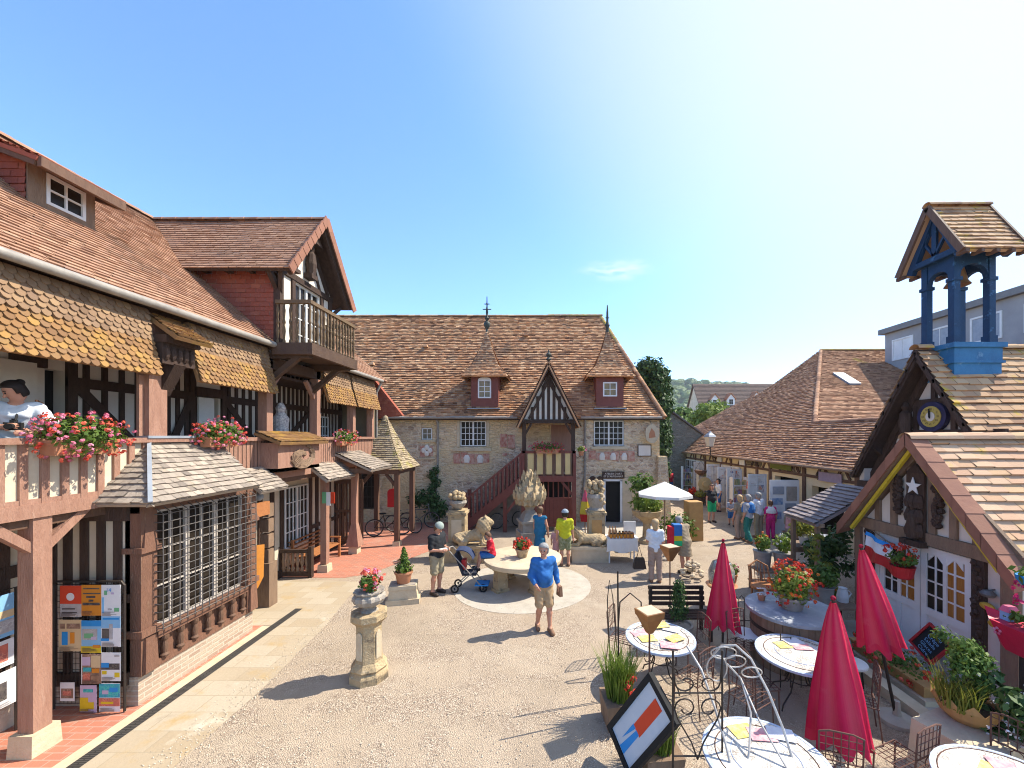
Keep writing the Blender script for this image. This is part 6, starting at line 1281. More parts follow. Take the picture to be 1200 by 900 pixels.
sb = thing('shoulder_bag', 'brown leather bag under the arm of the woman on the gallery', 'bag', (-6.4, 5.22, gz + .8)); b = MB(); b.cbox((-6.45, 5.2, gz + .82), .12, .26, .24, .5, .85); b.build('bag_body', M['wood_orange'], sb); b = MB(); b.tube([(-6.45, 5.1, gz + 1.04), (-6.5, 5.1, gz + 1.43), (-6.56, 5.2, gz + 1.40), (-6.47, 5.28, gz + 1.04)], .016, 5); b.build('bag_strap', M['wood_orange'], sb)
# ---------------------------------------------------------------- lions (animals of stone): one continuous surface each
def stone_lion(label, loc, rz, up, sc=1.0):
    o = thing('lion_statue', label, 'statue', loc, rz)
    if up:   # crouching with the head high, facing +X
        ps = [cone((-.34, 0, .16), (.18, 0, .26), .15, .15), cone((.18, 0, .26), (.36, 0, .52), .15, .13), cone((.36, 0, .52), (.42, 0, .62), .14, .12), cone((.46, 0, .62), (.58, 0, .58), .085, .06)]
        ps += [ell((.36, 0, .5), (.2, .2, .24)), cone((.44, 0, .63), (.53, 0, .60), .12, .09)]
        for s in (-1, 1): ps += [cone((.26, s * .1, .24), (.34, s * .11, .03), .065, .045), cone((.34, s * .11, .03), (.46, s * .11, .03), .045, .04), cone((-.3, s * .12, .16), (-.12, s * .15, .1), .1, .07), cone((-.12, s * .15, .07), (-.26, s * .15, .03), .05, .04), cone((-.26, s * .15, .03), (-.1, s * .15, .03), .04, .035), ell((.4, s * .09, .74), (.03, .025, .05))]
    else:    # sprawling, head low, facing -X
        ps = [cone((.4, 0, .17), (-.1, 0, .2), .16, .15), cone((-.1, 0, .2), (-.34, 0, .36), .15, .15), cone((-.36, 0, .4), (-.44, 0, .44), .16, .13), cone((-.46, 0, .42), (-.6, 0, .36), .085, .06)]
        for s in (-1, 1): ps += [cone((-.2, s * .12, .2), (-.3, s * .14, .05), .07, .05), cone((-.3, s * .14, .045), (-.56, s * .14, .04), .05, .045), cone((.36, s * .13, .17), (.16, s * .17, .1), .11, .07), cone((.16, s * .17, .06), (.34, s * .17, .035), .05, .04), ell((-.42, s * .1, .56), (.03, .025, .045))]
    tail = [cone((-.45, .05, .1), (-.5, .2, .05), .03, .025), cone((-.5, .2, .05), (-.3, .28, .04), .025, .035)] if up else [cone((.5, .05, .1), (.6, -.2, .05), .03, .025), cone((.6, -.2, .05), (.4, -.28, .04), .025, .035)]
    lo, hi = bounds(ps + tail); vs, F = surf(lambda g: union(ps + tail, g, .04) + .010 * np.sin(g[..., 0] * 55) * np.sin(g[..., 2] * 50 + g[..., 1] * 40), lo, hi, .022)
    b = MB(); b.v = [tuple(np.array(v) * sc) for v in vs]; b.f = F; b.r = [.5] * len(F); b.m = [0] * len(F); b.build('body', M['stone_carved'], o, smooth=True, world=False)
    return o
stone_lion('stone lion rearing its head on the left ledge, behind the pushchair', (-2.3, 12.4, .53), 0, True, 1.15); stone_lion('sprawling stone lion on the right ledge, behind the man in lime yellow', (1.35, 12.45, .5), 0, False, 1.05)
# ---------------------------------------------------------------- left side furniture
random.seed(5)
def poster(par, F, u0, u1, v0, v1, base, blocks, n=.0, words=()):
    b = MB(); b.fbox(F, u0, u1, v0, v1, n, n + .006); o = b.build('poster', base, par); w_, h_ = u1 - u0, v1 - v0
    for (a, c, d, e, m) in blocks:
        lay = .0075 + .0012 * blocks.index((a, c, d, e, m)); b = MB(); b.fbox(F, u0 + a * w_, u0 + c * w_, v0 + d * h_, v0 + e * h_, n + .006, n + lay); b.build('printed_block', m, o)
    if h_ > .3:
        b = MB()
        for k in range(5):
            zz_ = v0 + h_ * (.03 + .028 * k); b.fbox(F, u0 + .08 * w_, u0 + w_ * random.uniform(.5, .92), zz_, zz_ + h_ * .011, n + .0195, n + .0205)
        b.build('small_print', I['dark'], o)
    for (t_, a, d, s_, m) in words:
        b = MB(); text(b, t_, F, u0 + a * w_, v0 + d * h_, s_, n + .018); b.build('printed_words', m, o)
def ink(nm, c): return mat('ink_' + nm, c, tuple(x * .9 for x in c), .6, 9)
def pic(nm, a, b, c): return mat('pic_' + nm, a, b, .6, 9, stones=(26, a, b, c, (1, 1, 1), 5))
I = {k: ink(k, v) for k, v in dict(red=(.62, .06, .02), orange=(.62, .23, .02), white=(.72, .72, .72), cream=(.6, .45, .26), blue=(.02, .25, .62), sky=(.22, .45, .68), yellow=(.65, .48, .02), dark=(.05, .04, .05), grey=(.42, .40, .40), green=(.15, .4, .2), teal=(.02, .42, .42), tan=(.36, .22, .14), coral=(.62, .16, .10), lilac=(.5, .4, .55)).items()}
I['tan'] = pic('tan', (.36, .22, .14), (.12, .07, .05), (.5, .36, .3)); I['grey'] = pic('grey', (.44, .42, .42), (.3, .28, .28), (.5, .5, .48)); I['coral'] = pic('coral', (.62, .16, .10), (.35, .12, .1), (.7, .3, .2)); I['dark'] = pic('dark', (.05, .04, .05), (.14, .12, .1), (.03, .03, .03)); I['teal'] = pic('teal', (.02, .42, .42), (.05, .25, .4), (.1, .5, .4))
rk = thing('poster_rack', 'wire rack of twelve leaflets and posters standing by the gallery post', 'poster rack', (-6.43, 5.6, 0))
b = MB(); b.tube([(-6.92, 5.62, .05), (-6.92, 5.62, 1.8), (-6.88, 5.62, 1.85), (-5.96, 5.62, 1.85), (-5.92, 5.62, 1.8), (-5.92, 5.62, .02)], .016, 6)
for i in range(18): b.tube([(-6.9 + i * .056, 5.63, .12), (-6.9 + i * .056, 5.63, 1.84)], .004, 4)
for i in range(22): b.tube([(-6.92, 5.635, .12 + i * .08), (-5.92, 5.635, .12 + i * .08)], .004, 4)
b.build('wire_frame', M['iron'], rk); F = FY(5.60)
poster(rk, F, -6.80, -6.50, 1.36, 1.80, I['grey'], [(0, 1, .42, 1, I['red']), (.1, .8, .12, .16, I['dark']), (.1, .7, .24, .28, I['dark'])]); b = MB(); b.prism(F, [(-6.65 + .055 * math.cos(a * .4), 1.645 + .055 * math.sin(a * .4)) for a in range(16)], .009, .012); b.build('printed_disc', I['white'], rk)
poster(rk, F, -6.50, -6.22, 1.38, 1.81, I['orange'], [(.1, .9, .86, .90, I['dark']), (.08, .95, .70, .74, I['dark']), (.25, .7, .58, .64, I['dark']), (.38, .6, .46, .52, I['dark']), (.08, .92, .34, .42, I['dark'])])
poster(rk, F, -6.22, -5.95, 1.37, 1.81, I['white'], [(.15, .3, .68, .82, I['green']), (.5, .66, .7, .76, I['lilac']), (.68, .92, .15, .27, I['green']), (.35, .55, .2, .25, I['grey']), (.05, .14, .1, .6, I['sky'])], words=[('14', .42, .84, .075, I['blue'])])
poster(rk, F, -6.82, -6.50, .88, 1.32, I['cream'], [(.05, .28, .72, .88, I['tan']), (.36, .95, .72, .88, I['tan']), (.15, .4, .2, .62, I['blue']), (.52, .7, .25, .6, I['orange'])])
poster(rk, F, -6.50, -6.22, .86, 1.31, I['sky'], [(0, 1, .82, 1, I['blue']), (.05, .8, .4, .74, I['grey']), (.15, .6, .45, .6, I['green']), (.5, .75, .4, .5, I['lilac']), (0, 1, 0, .2, I['yellow']), (.6, .95, .15, .24, I['orange'])])
poster(rk, F, -6.22, -5.95, .94, 1.37, I['white'], [(0, 1, .62, 1, I['sky']), (.08, .92, .89, .95, I['blue']), (.05, .4, .28, .6, I['dark']), (.42, .6, .25, .75, I['grey']), (.0, .4, .2, .28, I['blue'])])
poster(rk, F, -6.50, -6.22, .42, .84, I['tan'], [(.0, .04, 0, 1, I['white']), (.05, .45, .62, .9, I['lilac']), (.5, .95, .55, .95, I['cream']), (.1, .5, .42, .55, I['teal']), (.55, .9, .38, .52, I['orange']), (.1, .45, .1, .36, I['coral']), (.5, .9, .1, .3, I['tan'])])
poster(rk, F, -6.22, -5.95, .46, .86, I['white'], [(.0, .95, .4, .62, I['dark']), (.0, .4, .48, .64, I['blue']), (.05, .28, .24, .36, I['yellow']), (.7, .95, .14, .3, I['yellow']), (.7, .95, .86, .92, I['grey'])])
poster(rk, F, -6.52, -6.29, .02, .40, I['lilac'], [(.2, .8, .74, .86, I['teal']), (.0, .5, .05, .55, I['yellow']), (.3, .85, .12, .38, I['yellow'])]); poster(rk, F, -6.25, -5.96, .03, .43, I['white'], [(0, 1, .5, .98, I['teal']), (.5, .9, .7, .85, I['blue']), (.15, .45, .62, .75, I['lilac']), (0, 1, .2, .48, I['coral']), (.1, .7, .28, .36, I['yellow'])])
poster(rk, F, -6.8, -6.6, .18, .44, I['white'], [(.08, .92, .15, .68, I['tan']), (.2, .8, .3, .55, I['coral'])])
b = MB(); b.box(-6.93, -6.76, 5.45, 5.47, .42, .86); tag(b.build('hanging_paper', I['sky']), 'pale blue paper hanging beside the gallery post', 'paper')
rk = thing('poster_rack', 'narrow dark rack of framed posters against the wall at the far left edge', 'poster rack', (-7.0, 5.05, 0)); F = FX(-6.98)
b = MB(); b.tube([(-7.0, 5.28, 0), (-7.0, 5.28, 1.9), (-7.0, 4.6, 1.9), (-7.0, 4.6, 0)], .016, 6)
for z in (.45, .95, 1.1, 1.55): b.tube([(-7.0, 4.6, z), (-7.0, 5.28, z)], .01, 5)
b.build('rack_frame', M['iron'], rk)
poster(rk, F, 4.65, 5.24, 1.3, 1.85, I['sky'], [(0, 1, .45, .62, I['cream']), (0, 1, .1, .4, I['grey'])]); poster(rk, F, 4.65, 5.24, .92, 1.26, I['white'], [(.05, .9, .2, .85, I['coral']), (.1, .5, .3, .7, I['blue'])]); poster(rk, F, 4.65, 5.26, .40, .86, I['white'], [(.15, .85, .2, .7, I['dark']), (.2, .6, .3, .6, I['cream'])])
# bench, balustrade
bn = thing('garden_bench', 'orange varnished slatted wooden bench below the gallery', 'bench', (-6.95, 12.1, 0))
b = MB()
for i in range(5): b.box(-7.1 + i * .1, -7.02 + i * .1, 11.25, 12.95, .42, .45)
b.build('seat', M['wood_orange'], bn); b = MB()
for i in range(4): b.bar((-7.14 - i * .02, 11.25, .56 + i * .11), (-7.14 - i * .02, 12.95, .56 + i * .11), .02, .085, up=(1, 0, 0))
b.build('backrest', M['wood_orange'], bn)
for y in (11.3, 12.9):
    for x, z in ((-6.64, .62), (-7.14, .95)): b = MB(); b.box(x - .03, x + .03, y - .03, y + .03, 0, z); b.build('leg', M['wood_orange'], bn)
    b = MB(); b.box(-7.15, -6.6, y - .035, y + .035, .62, .66); b.build('armrest', M['wood_orange'], bn)
bl = thing('wooden_balustrade', 'short dark wooden balustrade with turned balusters by the entrance', 'balustrade', (-6.9, 11.0, 0))
b = MB(); b.box(-7.35, -6.45, 10.95, 11.05, .68, .77); b.box(-7.35, -6.45, 10.95, 11.05, .04, .16); b.box(-7.38, -7.28, 10.94, 11.06, 0, .85); b.box(-6.5, -6.4, 10.94, 11.06, 0, .85); b.build('rail', M['wood_dark'], bl)
for i in range(6): b = MB(); b.lathe([(.03, .16), (.045, .24), (.025, .3), (.05, .44), (.028, .56), (.04, .62), (.03, .68)], (-7.2 + i * .128, 11, 0), 8); b.build('baluster', M['wood_old'], bl)
lp = thing('wall_lamp', 'small lamp with a pale glass globe on the post by the entrance', 'lamp', (-6.2, 8.5, 2.6)); b = MB(); b.tube([(-6.27, 8.36, 2.72), (-6.15, 8.5, 2.78), (-6.1, 8.52, 2.7)], .015, 5); b.build('arm', M['iron'], lp); b = MB(); b.ball((-6.1, 8.52, 2.6), .085, n=12); b.build('globe', M['lead'], lp, smooth=True)
tag(MB().prism(Fr((-5.9, 7.98, 0), (.35, .94, 0)), [(0, .95), (.14, .8), (.26, 1.0), (.28, 1.66), (.0, 1.7)], 0, .02).build('hanging_pennant', mat('pennant', (.52, .20, .03), None, .7)), 'orange pennant hanging at the far corner of the latticed bay', 'pennant')
fl = thing('flag_sign', 'small green, white and red pennant sign on a gallery post', 'sign', (-6.2, 11.45, 2.0)); 
for i, m in enumerate((I['green'], I['white'], I['red'])): b = MB(); b.box(-6.34 + i * .12, -6.22 + i * .12, 11.36, 11.38, 1.98 - .06 * (i == 1), 2.3); b.build('stripe', m, fl)
rs = thing('red_sign', 'bright red sign board hanging in the arch of the corner porch', 'sign', (-5.55, 14.6, 1.3)); b = MB(); b.box(-5.74, -5.36, 14.56, 14.62, 1.3, 1.86); b.prism(FY(14.56), [(-5.74, 1.86), (-5.36, 1.86), (-5.42, 1.95), (-5.55, 1.98), (-5.68, 1.95)], -.06, 0); b.build('board', M['red_paint'], rs); b = MB(); b.tube([(-5.55, 14.59, 1.96), (-5.55, 14.4, 2.55)], .01, 5); b.build('hanger', M['iron'], rs)
# bicycles
def bike(label, loc, rz, col):
    o = thing('bicycle', label, 'bicycle', loc, rz, 'bicycles parked by the stone house'); cir = lambda cx, r: [(cx + r * math.cos(a * .2618), 0, .34 + r * math.sin(a * .2618)) for a in range(24)]
    for cx in (-.52, .52):
        b = MB(); b.tube(cir(cx, .32), .022, 6, closed=True); wl = b.build('wheel', M['tyre'], o, world=False); b = MB(); b.tube(cir(cx, .295), .012, 5, closed=True)
        for a in range(9): b.tube([(cx, 0, .34), (cx + .29 * math.cos(a * .698), 0, .34 + .29 * math.sin(a * .698))], .004, 4)
        b.build('rim', M['zinc'], wl, world=False)
    b = MB()
    for p, q in (((-.52, 0, .34), (-.08, 0, .32)), ((-.08, 0, .32), (-.2, 0, .84)), ((-.2, 0, .78), (.38, 0, .8)), ((-.08, 0, .32), (.4, 0, .72)), ((-.52, 0, .34), (-.2, 0, .78)), ((.52, 0, .34), (.36, 0, .95))): b.tube([p, q], .018, 6)
    b.build('frame', col, o, world=False); b = MB(); b.tube([(.3, -.27, 1.0), (.36, -.1, .98), (.36, .1, .98), (.3, .27, 1.0)], .014, 6); b.build('handlebar', M['zinc'], o, world=False); b = MB(); b.ball((-.22, 0, .88), .14, .07, .035); b.build('saddle', M['tyre'], o, world=False); b = MB(); b.lathe([(.09, 0), (.09, .012)], (-.08, .03, .31), 10); b.tube([(-.08, .06, .32), (.06, .06, .24)], .01, 4); b.build('crank', M['iron'], o, world=False)
bike('dark bicycle under the arch of the corner porch', (-6.1, 15.6, 0), .3, M['iron']); bike('black bicycle leaning behind another one inside the corner porch', (-5.7, 16.1, 0), -.25, M['tyre']); bike('silver bicycle under the wooden stair of the stone house', (-1.55, 16.95, 0), .5, M['zinc']); bike('bicycle half hidden at the foot of the ivy', (-5.3, 16.9, 0), .1, M['iron_grey'])
iv = thing('climbing_ivy', 'dark ivy climbing the left drainpipe above a spreading bush', 'ivy', (-4.8, 17.7, 0)); b = MB(); b.tube([(-4.75, 17.85, 0), (-4.9, 17.85, 1.2), (-4.78, 17.85, 2.4)], .03, 5, .01); b.build('stem', M['bark'], iv); b = MB()
for i in range(16): z = .3 + i * .14; b.foliage((-4.95 + .12 * math.sin(i * 1.3), 17.78, z), .26, .13, .2, 70, .06, .3)
b.foliage((-5.35, 17.4, 1.15), .75, .35, .45, 500, .08, .3); b.foliage((-4.7, 17.4, .7), .6, .35, .5, 420, .08, .3); b.build('foliage', M['leaf_dark'], iv)
# pushchair
pc = thing('pushchair', 'folding pushchair with dark hood and blue footrest beside the stone table', 'pushchair', (-1.95, 10.1, 0)); ox, oy = -1.95, 10.1
for dx, dy in ((-.28, -.2), (-.28, .2), (.42, -.16), (.42, .16)): b = MB(); b.tube([(ox + dx + .085 * math.cos(a * .524), oy + dy, .1 + .085 * math.sin(a * .524)) for a in range(12)], .022, 6, closed=True); b.lathe([(.02, -.03), (.02, .03)], (ox + dx, oy + dy, .1), 6); b.build('wheel', M['tyre'], pc)
b = MB()
for s_ in (-.2, .2): b.tube([(ox + .42, oy + s_ * .8, .1), (ox - .1, oy + s_, .7), (ox - .42, oy + s_, 1.05)], .014, 6); b.tube([(ox - .28, oy + s_, .1), (ox + .2, oy + s_, .55)], .014, 6)
b.tube([(ox - .42, oy - .2, 1.05), (ox - .5, oy, 1.06), (ox - .42, oy + .2, 1.05)], .016, 6); b.build('chassis', M['zinc'], pc)
b = MB(); b.hexa([(ox - .05, oy - .18, .42), (ox + .25, oy - .18, .42), (ox + .25, oy + .18, .42), (ox - .05, oy + .18, .42), (ox - .05, oy - .18, .47), (ox + .25, oy - .18, .5), (ox + .25, oy + .18, .5), (ox - .05, oy + .18, .47)]); b.hexa([(ox - .1, oy - .18, .42), (ox - .03, oy - .18, .42), (ox - .03, oy + .18, .42), (ox - .1, oy + .18, .42), (ox - .3, oy - .18, .95), (ox - .24, oy - .18, .95), (ox - .24, oy + .18, .95), (ox - .3, oy + .18, .95)]); b.build('seat', cloth('pram_dark', (.02, .025, .04)), pc)
b = MB()
for i in range(6): a0, a1 = .2 + i * .28, .2 + (i + 1) * .28; P = lambda a, s_: (ox - .25 + .36 * math.cos(a) * .9 + .1, oy + s_ * .19, .75 + .30 * math.sin(a)); b.hexa([P(a0, -1), P(a0, 1), P(a1, 1), P(a1, -1)] + [tuple(np.array(q) + (0, 0, .02)) for q in (P(a0, -1), P(a0, 1), P(a1, 1), P(a1, -1))])
b.build('hood', cloth('pram_blue', (.03, .045, .10)), pc); b = MB(); b.cbox((ox + .38, oy, .16), .34, .36, .03); b.build('footrest', I['blue'], pc); b = MB(); b.cbox((ox - .08, oy, .55), .1, .2, .24); b.build('red_cushion', M['red_paint'], pc)
# table of jars, parasol, planter, flag
wt = thing('cloth_table', 'small table under a white cloth in front of the stone house door', 'table', (2.36, 12.5, 0)); b = MB(); b.box(1.95, 2.8, 12.2, 12.8, .70, .735); b.build('table_top', M['wood_old'], wt)
for i in (-1, 1):
    for j in (-1, 1): b = MB(); b.box(2.375 + i * .38 - .02, 2.375 + i * .38 + .02, 12.5 + j * .26 - .02, 12.5 + j * .26 + .02, 0, .7); b.build('leg', M['white'], wt)
b = MB(); n_ = 40; vs = []
per = [(1.93 + .89 * t / 10, 12.18) for t in range(10)] + [(2.82, 12.18 + .64 * t / 10) for t in range(10)] + [(2.82 - .89 * t / 10, 12.82) for t in range(10)] + [(1.93, 12.82 - .64 * t / 10) for t in range(10)]
for i, (x, y) in enumerate(per): k_ = .035 * math.sin(i * 1.9); dx, dy = (x - 2.375) * .08, (y - 12.5) * .1; vs += [(x, y, .742), (x + dx + dx * k_ * 8, y + dy + dy * k_ * 8, .36 + .04 * math.sin(i * .9))]
b.add(vs, [(2 * i, 2 * ((i + 1) % 40), 2 * ((i + 1) % 40) + 1, 2 * i + 1) for i in range(40)] + [tuple(2 * i for i in range(40))]); tag(b.build('tablecloth', M['white_cloth'], smooth=False), 'white cloth draped over the small table by the door', 'tablecloth')
jar0 = None
for i in range(14):
    x, y = 2.06 + (i % 7) * .105, 12.3 + (i // 7) * .3
    if jar0 is None:
        jar0 = thing('jar', 'small jar of orange preserve on the white cloth', 'jar', (x, y, .745), 0, 'jars of preserve on the white clothed table'); b = MB(); b.lathe([(.035, 0), (.042, .02), (.042, .11), (.03, .13)], (x, y, .745), 10); b.build('glass_body', mat('preserve', (.62, .26, .03), (.45, .14, .02), .3, 9), jar0); b = MB(); b.lathe([(.034, .13), (.034, .155)], (x, y, .745), 10); b.build('lid', M['iron'], jar0)
    else: dup(jar0, (x, y, .745))
for i in range(3): b = MB(); b.lathe([(.04, 0), (.04, .2), (.015, .27), (.015, .33)], (2.05 + i * .09, 12.5, .745), 10); tag(b.build('bottle', mat('bottle', (.55, .28, .12), None, .25)), ['leftmost of three amber bottles behind the jars', 'middle one of three amber bottles behind the jars', 'rightmost of three amber bottles behind the jars'][i], 'bottle', 'amber bottles on the clothed table')
tag(MB().cbox((2.62, 12.4, .745), .3, .2, .16).build('crate', M['wood_orange']), 'orange wooden crate on the right end of the clothed table', 'crate')
ps = thing('white_parasol', 'open white parasol beside the stone bowl planter', 'parasol', (3.8, 12.6, 0)); b = MB(); b.tube([(3.8, 12.6, .1), (3.8, 12.6, 2.45)], .022, 8); b.build('pole', M['wood_old'], ps); b = MB(); vs = [(3.8, 12.6, 2.46)]
for i in range(8): a = i * .7854 + .2; vs.append((3.8 + .86 * math.cos(a), 12.6 + .86 * math.sin(a), 2.08))
for i in range(8): a = i * .7854 + .2; vs.append((3.8 + .865 * math.cos(a), 12.6 + .865 * math.sin(a), 2.0))
b.add(vs, [(0, 1 + i, 1 + (i + 1) % 8) for i in range(8)] + [(1 + i, 9 + i, 9 + (i + 1) % 8, 1 + (i + 1) % 8) for i in range(8)]); cn = b.build('canopy', M['white_cloth'], ps); sd_ = cn.modifiers.new('thick', 'SOLIDIFY'); sd_.thickness = .006; b = MB()
for i in range(8): a = i * .7854 + .2; b.tube([(3.8, 12.6, 2.42), (3.8 + .85 * math.cos(a), 12.6 + .85 * math.sin(a), 2.06)], .008, 4)
b.build('ribs', M['wood_old'], ps); b = MB(); b.lathe([(.2, 0), (.2, .06), (.04, .1), (.04, .3)], (3.8, 12.6, 0), 14); b.build('base', M['stone_grey'], ps)
bp_ = thing('stone_planter', 'stone bowl planter overflowing with yellow green leaves near the white parasol', 'planter', (3.75, 14.6, 0)); b = MB(); b.lathe([(.3, 0), (.3, .12), (.16, .2), (.13, .7), (.2, .8), (.5, 1.02), (.56, 1.2), (.5, 1.2), (.45, 1.1)], (3.75, 14.6, 0), 18); b.build('bowl', M['stone_carved'], bp_); b = MB(); b.foliage((3.75, 14.6, 1.45), .65, .5, .4, 700, .08, .2); b.grass((3.75, 14.6, 1.2), .45, .4, .6, 220, .012); b.build('foliage', M['leaf_lime'], bp_); b = MB(); b.foliage((3.6, 14.8, 2.1), .6, .4, .5, 420, .08, .2); b.build('upper_foliage', M['leaf'], bp_)
bu = thing('shrub', 'low green shrub in the shade at the foot of the stone buttress', 'shrub', (5.2, 14.4, 0)); b = MB(); b.foliage((4.9, 14.6, .55), .75, .5, .6, 700, .08, .2); b.build('foliage', M['leaf'], bu); b = MB(); b.tube([(4.9, 14.6, 0), (4.9, 14.6, .5)], .04, 6); b.build('stem', M['bark'], bu)
tag(MB().cbox((5.6, 15.0, 0), .55, .5, 1.45, .1, .95).build('wooden_crate_stack', M['terra_yellow']), 'pale ochre stone gatepost beside the path to the shops', 'gatepost')['category'] = 'gatepost'
bpy.data.objects['wooden_crate_stack'].name = 'gatepost'
fg = thing('furled_flag', 'furled pink, yellow and red flag on a pole left of the fruit topped pillar', 'flag', (1.38, 13.3, 0)); b = MB(); b.tube([(1.38, 13.3, 0), (1.32, 13.3, 2.2)], .02, 6); b.build('pole', M['wood_old'], fg)
for z0, z1, r0, r1, m in ((1.72, 2.1, .02, .11, M['fl_pink']), (1.3, 1.72, .11, .17, M['yellow']), (1.05, 1.3, .17, .13, M['red_paint'])): b = MB(); b.lathe([(r1, z0) if 0 else (r1, z0), (r0, z1)], (1.36, 13.3, 0), 12, wob=.25, lobes=5, sy=.6); b.build('cloth_band', m, fg)
ch = thing('white_chair', 'plain white chair to the left of the stone bowl planter', 'chair', (2.95, 13.6, 0)); b = MB(); b.cbox((2.95, 13.6, .43), .42, .42, .04); b.build('seat', M['white'], ch); b = MB(); b.box(2.74, 3.16, 13.78, 13.82, .5, .95); b.build('backrest', M['white'], ch)
for i in (-1, 1):
    for j in (-1, 1): b = MB(); b.cbox((2.95 + i * .18, 13.6 + j * .18, 0), .04, .04, .43); b.build('leg', M['white'], ch)
ln = thing('street_lantern', 'old cream glass lantern on a bracket above the shop eaves', 'lantern', (9.55, 23.0, 2.7)); b = MB(); b.tube([(9.9, 23, 2.6), (9.6, 23, 2.8), (9.55, 23, 3.3)], .035, 6); b.build('bracket', M['iron'], ln); b = MB(); b.lathe([(.2, 3.3), (.34, 3.85)], (9.55, 23, 0), 6); b.build('glass', mat('lamp_glass', (.66, .6, .48), None, .3), ln); b = MB(); b.lathe([(.38, 3.85), (.3, 3.95), (.1, 4.1), (.05, 4.2)], (9.55, 23, 0), 6); b.build('cap', M['lead'], ln)
# goods before the shops
for i, (x, y, z, lb) in enumerate(((8.9, 23.8, 0, 'dark round basket on the shop path, farthest of two'), (8.75, 22.5, 0, 'dark round basket by the woman in green shorts, nearer of two'))):
    o = thing('basket', lb, 'basket', (x, y, z), 0, 'baskets along the shops'); b = MB(); b.lathe([(.2, 0), (.3, .2), (.33, .42), (.28, .45)], (x, y, z), 14); b.build('basket_body', M['wood_dark'], o); b = MB(); b.foliage((x, y, .62), .3, .3, .25, 160, .08); b.build('contents', M['leaf_yellow'] if i else M['fl_red'], o)
o = thing('straw_hat', 'broad straw hat hung on the shop front', 'hat', (9.12, 22.3, 1.4)); b = MB(); b.prism(FY(22.5), [(9.05 + .38 * math.cos(a * .314), 1.2 + .38 * math.sin(a * .314)) for a in range(20)], 0, .03); b.build('brim', mat('straw', (.5, .38, .18), None, .9, 30), o); b = MB(); b.prism(FY(22.45), [(9.05 + .16 * math.cos(a * .314), 1.2 + .16 * math.sin(a * .314)) for a in range(20)], 0, .12); b.build('crown', mat('straw', (.5, .38, .18)), o)
hb = thing('hanging_basket', 'dark brown hanging basket high on the shop front', 'basket', (9.0, 23.4, 1.9)); b = MB(); b.lathe([(.1, 0), (.3, .14), (.36, .3), (.3, .3)], (8.95, 22.8, 1.65), 14); b.build('basket_body', M['wood_brown'], hb); b = MB(); b.tube([(8.6, 22.8, 1.95), (8.95, 22.8, 2.5), (9.3, 22.8, 1.95)], .012, 5); b.build('hanger', M['iron'], hb)

# shelves of goods and hanging wares along the shop fronts
for i, (x, y, lb) in enumerate(((9.45, 19.4, 'white rack of small wares beside the shop door nearest the display panel'), (9.35, 23.4, 'white rack of cards by the woman in green shorts'), (9.5, 26.5, 'white rack of wares at the far end of the shop row'))):
    o = thing('goods_rack', lb, 'rack', (x, y, 0), 0, 'racks before the shops'); b = MB()
    for z in (.15, .6, 1.05, 1.5): b.box(x - .35, x + .35, y - .18, y + .18, z, z + .03); b.cut()
    b.each('shelf', M['white'], o)
    for dx in (-.34, .34): b = MB(); b.box(x + dx - .02, x + dx + .02, y - .18, y + .18, 0, 1.9); b.build('upright', M['white'], o)
    b = MB()
    for z in (.18, .63, 1.08, 1.53):
        for k in range(6): h_ = random.uniform(.12, .32); b.box(x - .3 + k * .105, x - .22 + k * .105, y - .14, y + .05, z, z + h_)
        b.cut()
    b.each('wares', mat('wares', (.5, .3, .2), None, .6, 6, cols=[(.6, .1, .08), (.1, .2, .45), (.66, .6, .5), (.6, .42, .1), (.15, .3, .15), (.5, .3, .2)]), o)
for i, (x, y, z, m, lb) in enumerate(((9.6, 18.6, 1.75, 'fl_red', 'red cloth bag hung beside the shop door'), (9.6, 21.8, 1.8, 'fl_orange', 'orange cloth bag hung on the shop front'), (9.55, 16.0, 1.7, 'wood_brown', 'brown leather bag hung by the display panel'))):
    o = thing('hanging_bag', lb, 'bag', (x, y, z), 0, 'bags hung on the shop fronts'); b = MB(); b.cbox((x, y, z - .3), .3, .12, .34, 0, .8); b.build('bag_body', M[m], o); b = MB(); b.tube([(x - .1, y, z), (x, y, z + .25), (x + .1, y, z)], .012, 4); b.build('bag_handle', M[m], o)
for x, y, rz_, kw, lb in ((8.3, 26.3, 20, dict(top=C_red, bottom=C_jean, hair=H_brown), 'distant visitor in red at the far end of the shops path'), (7.6, 28.0, 150, dict(top=C_pale, bottom=C_khaki, hair=H_dark), 'distant visitor in pale blue at the far end of the shops path'), (9.0, 20.6, -90, dict(top=C_white, bottom=C_jean, hair=H_dark, fem=True, hairkind='long'), 'long haired woman in white looking at the shop doors')):
    person(lb, (x, y, 0), R(rz_), 1.68, dict(), shoes=SH, res=.022, hem=.9, **kw)

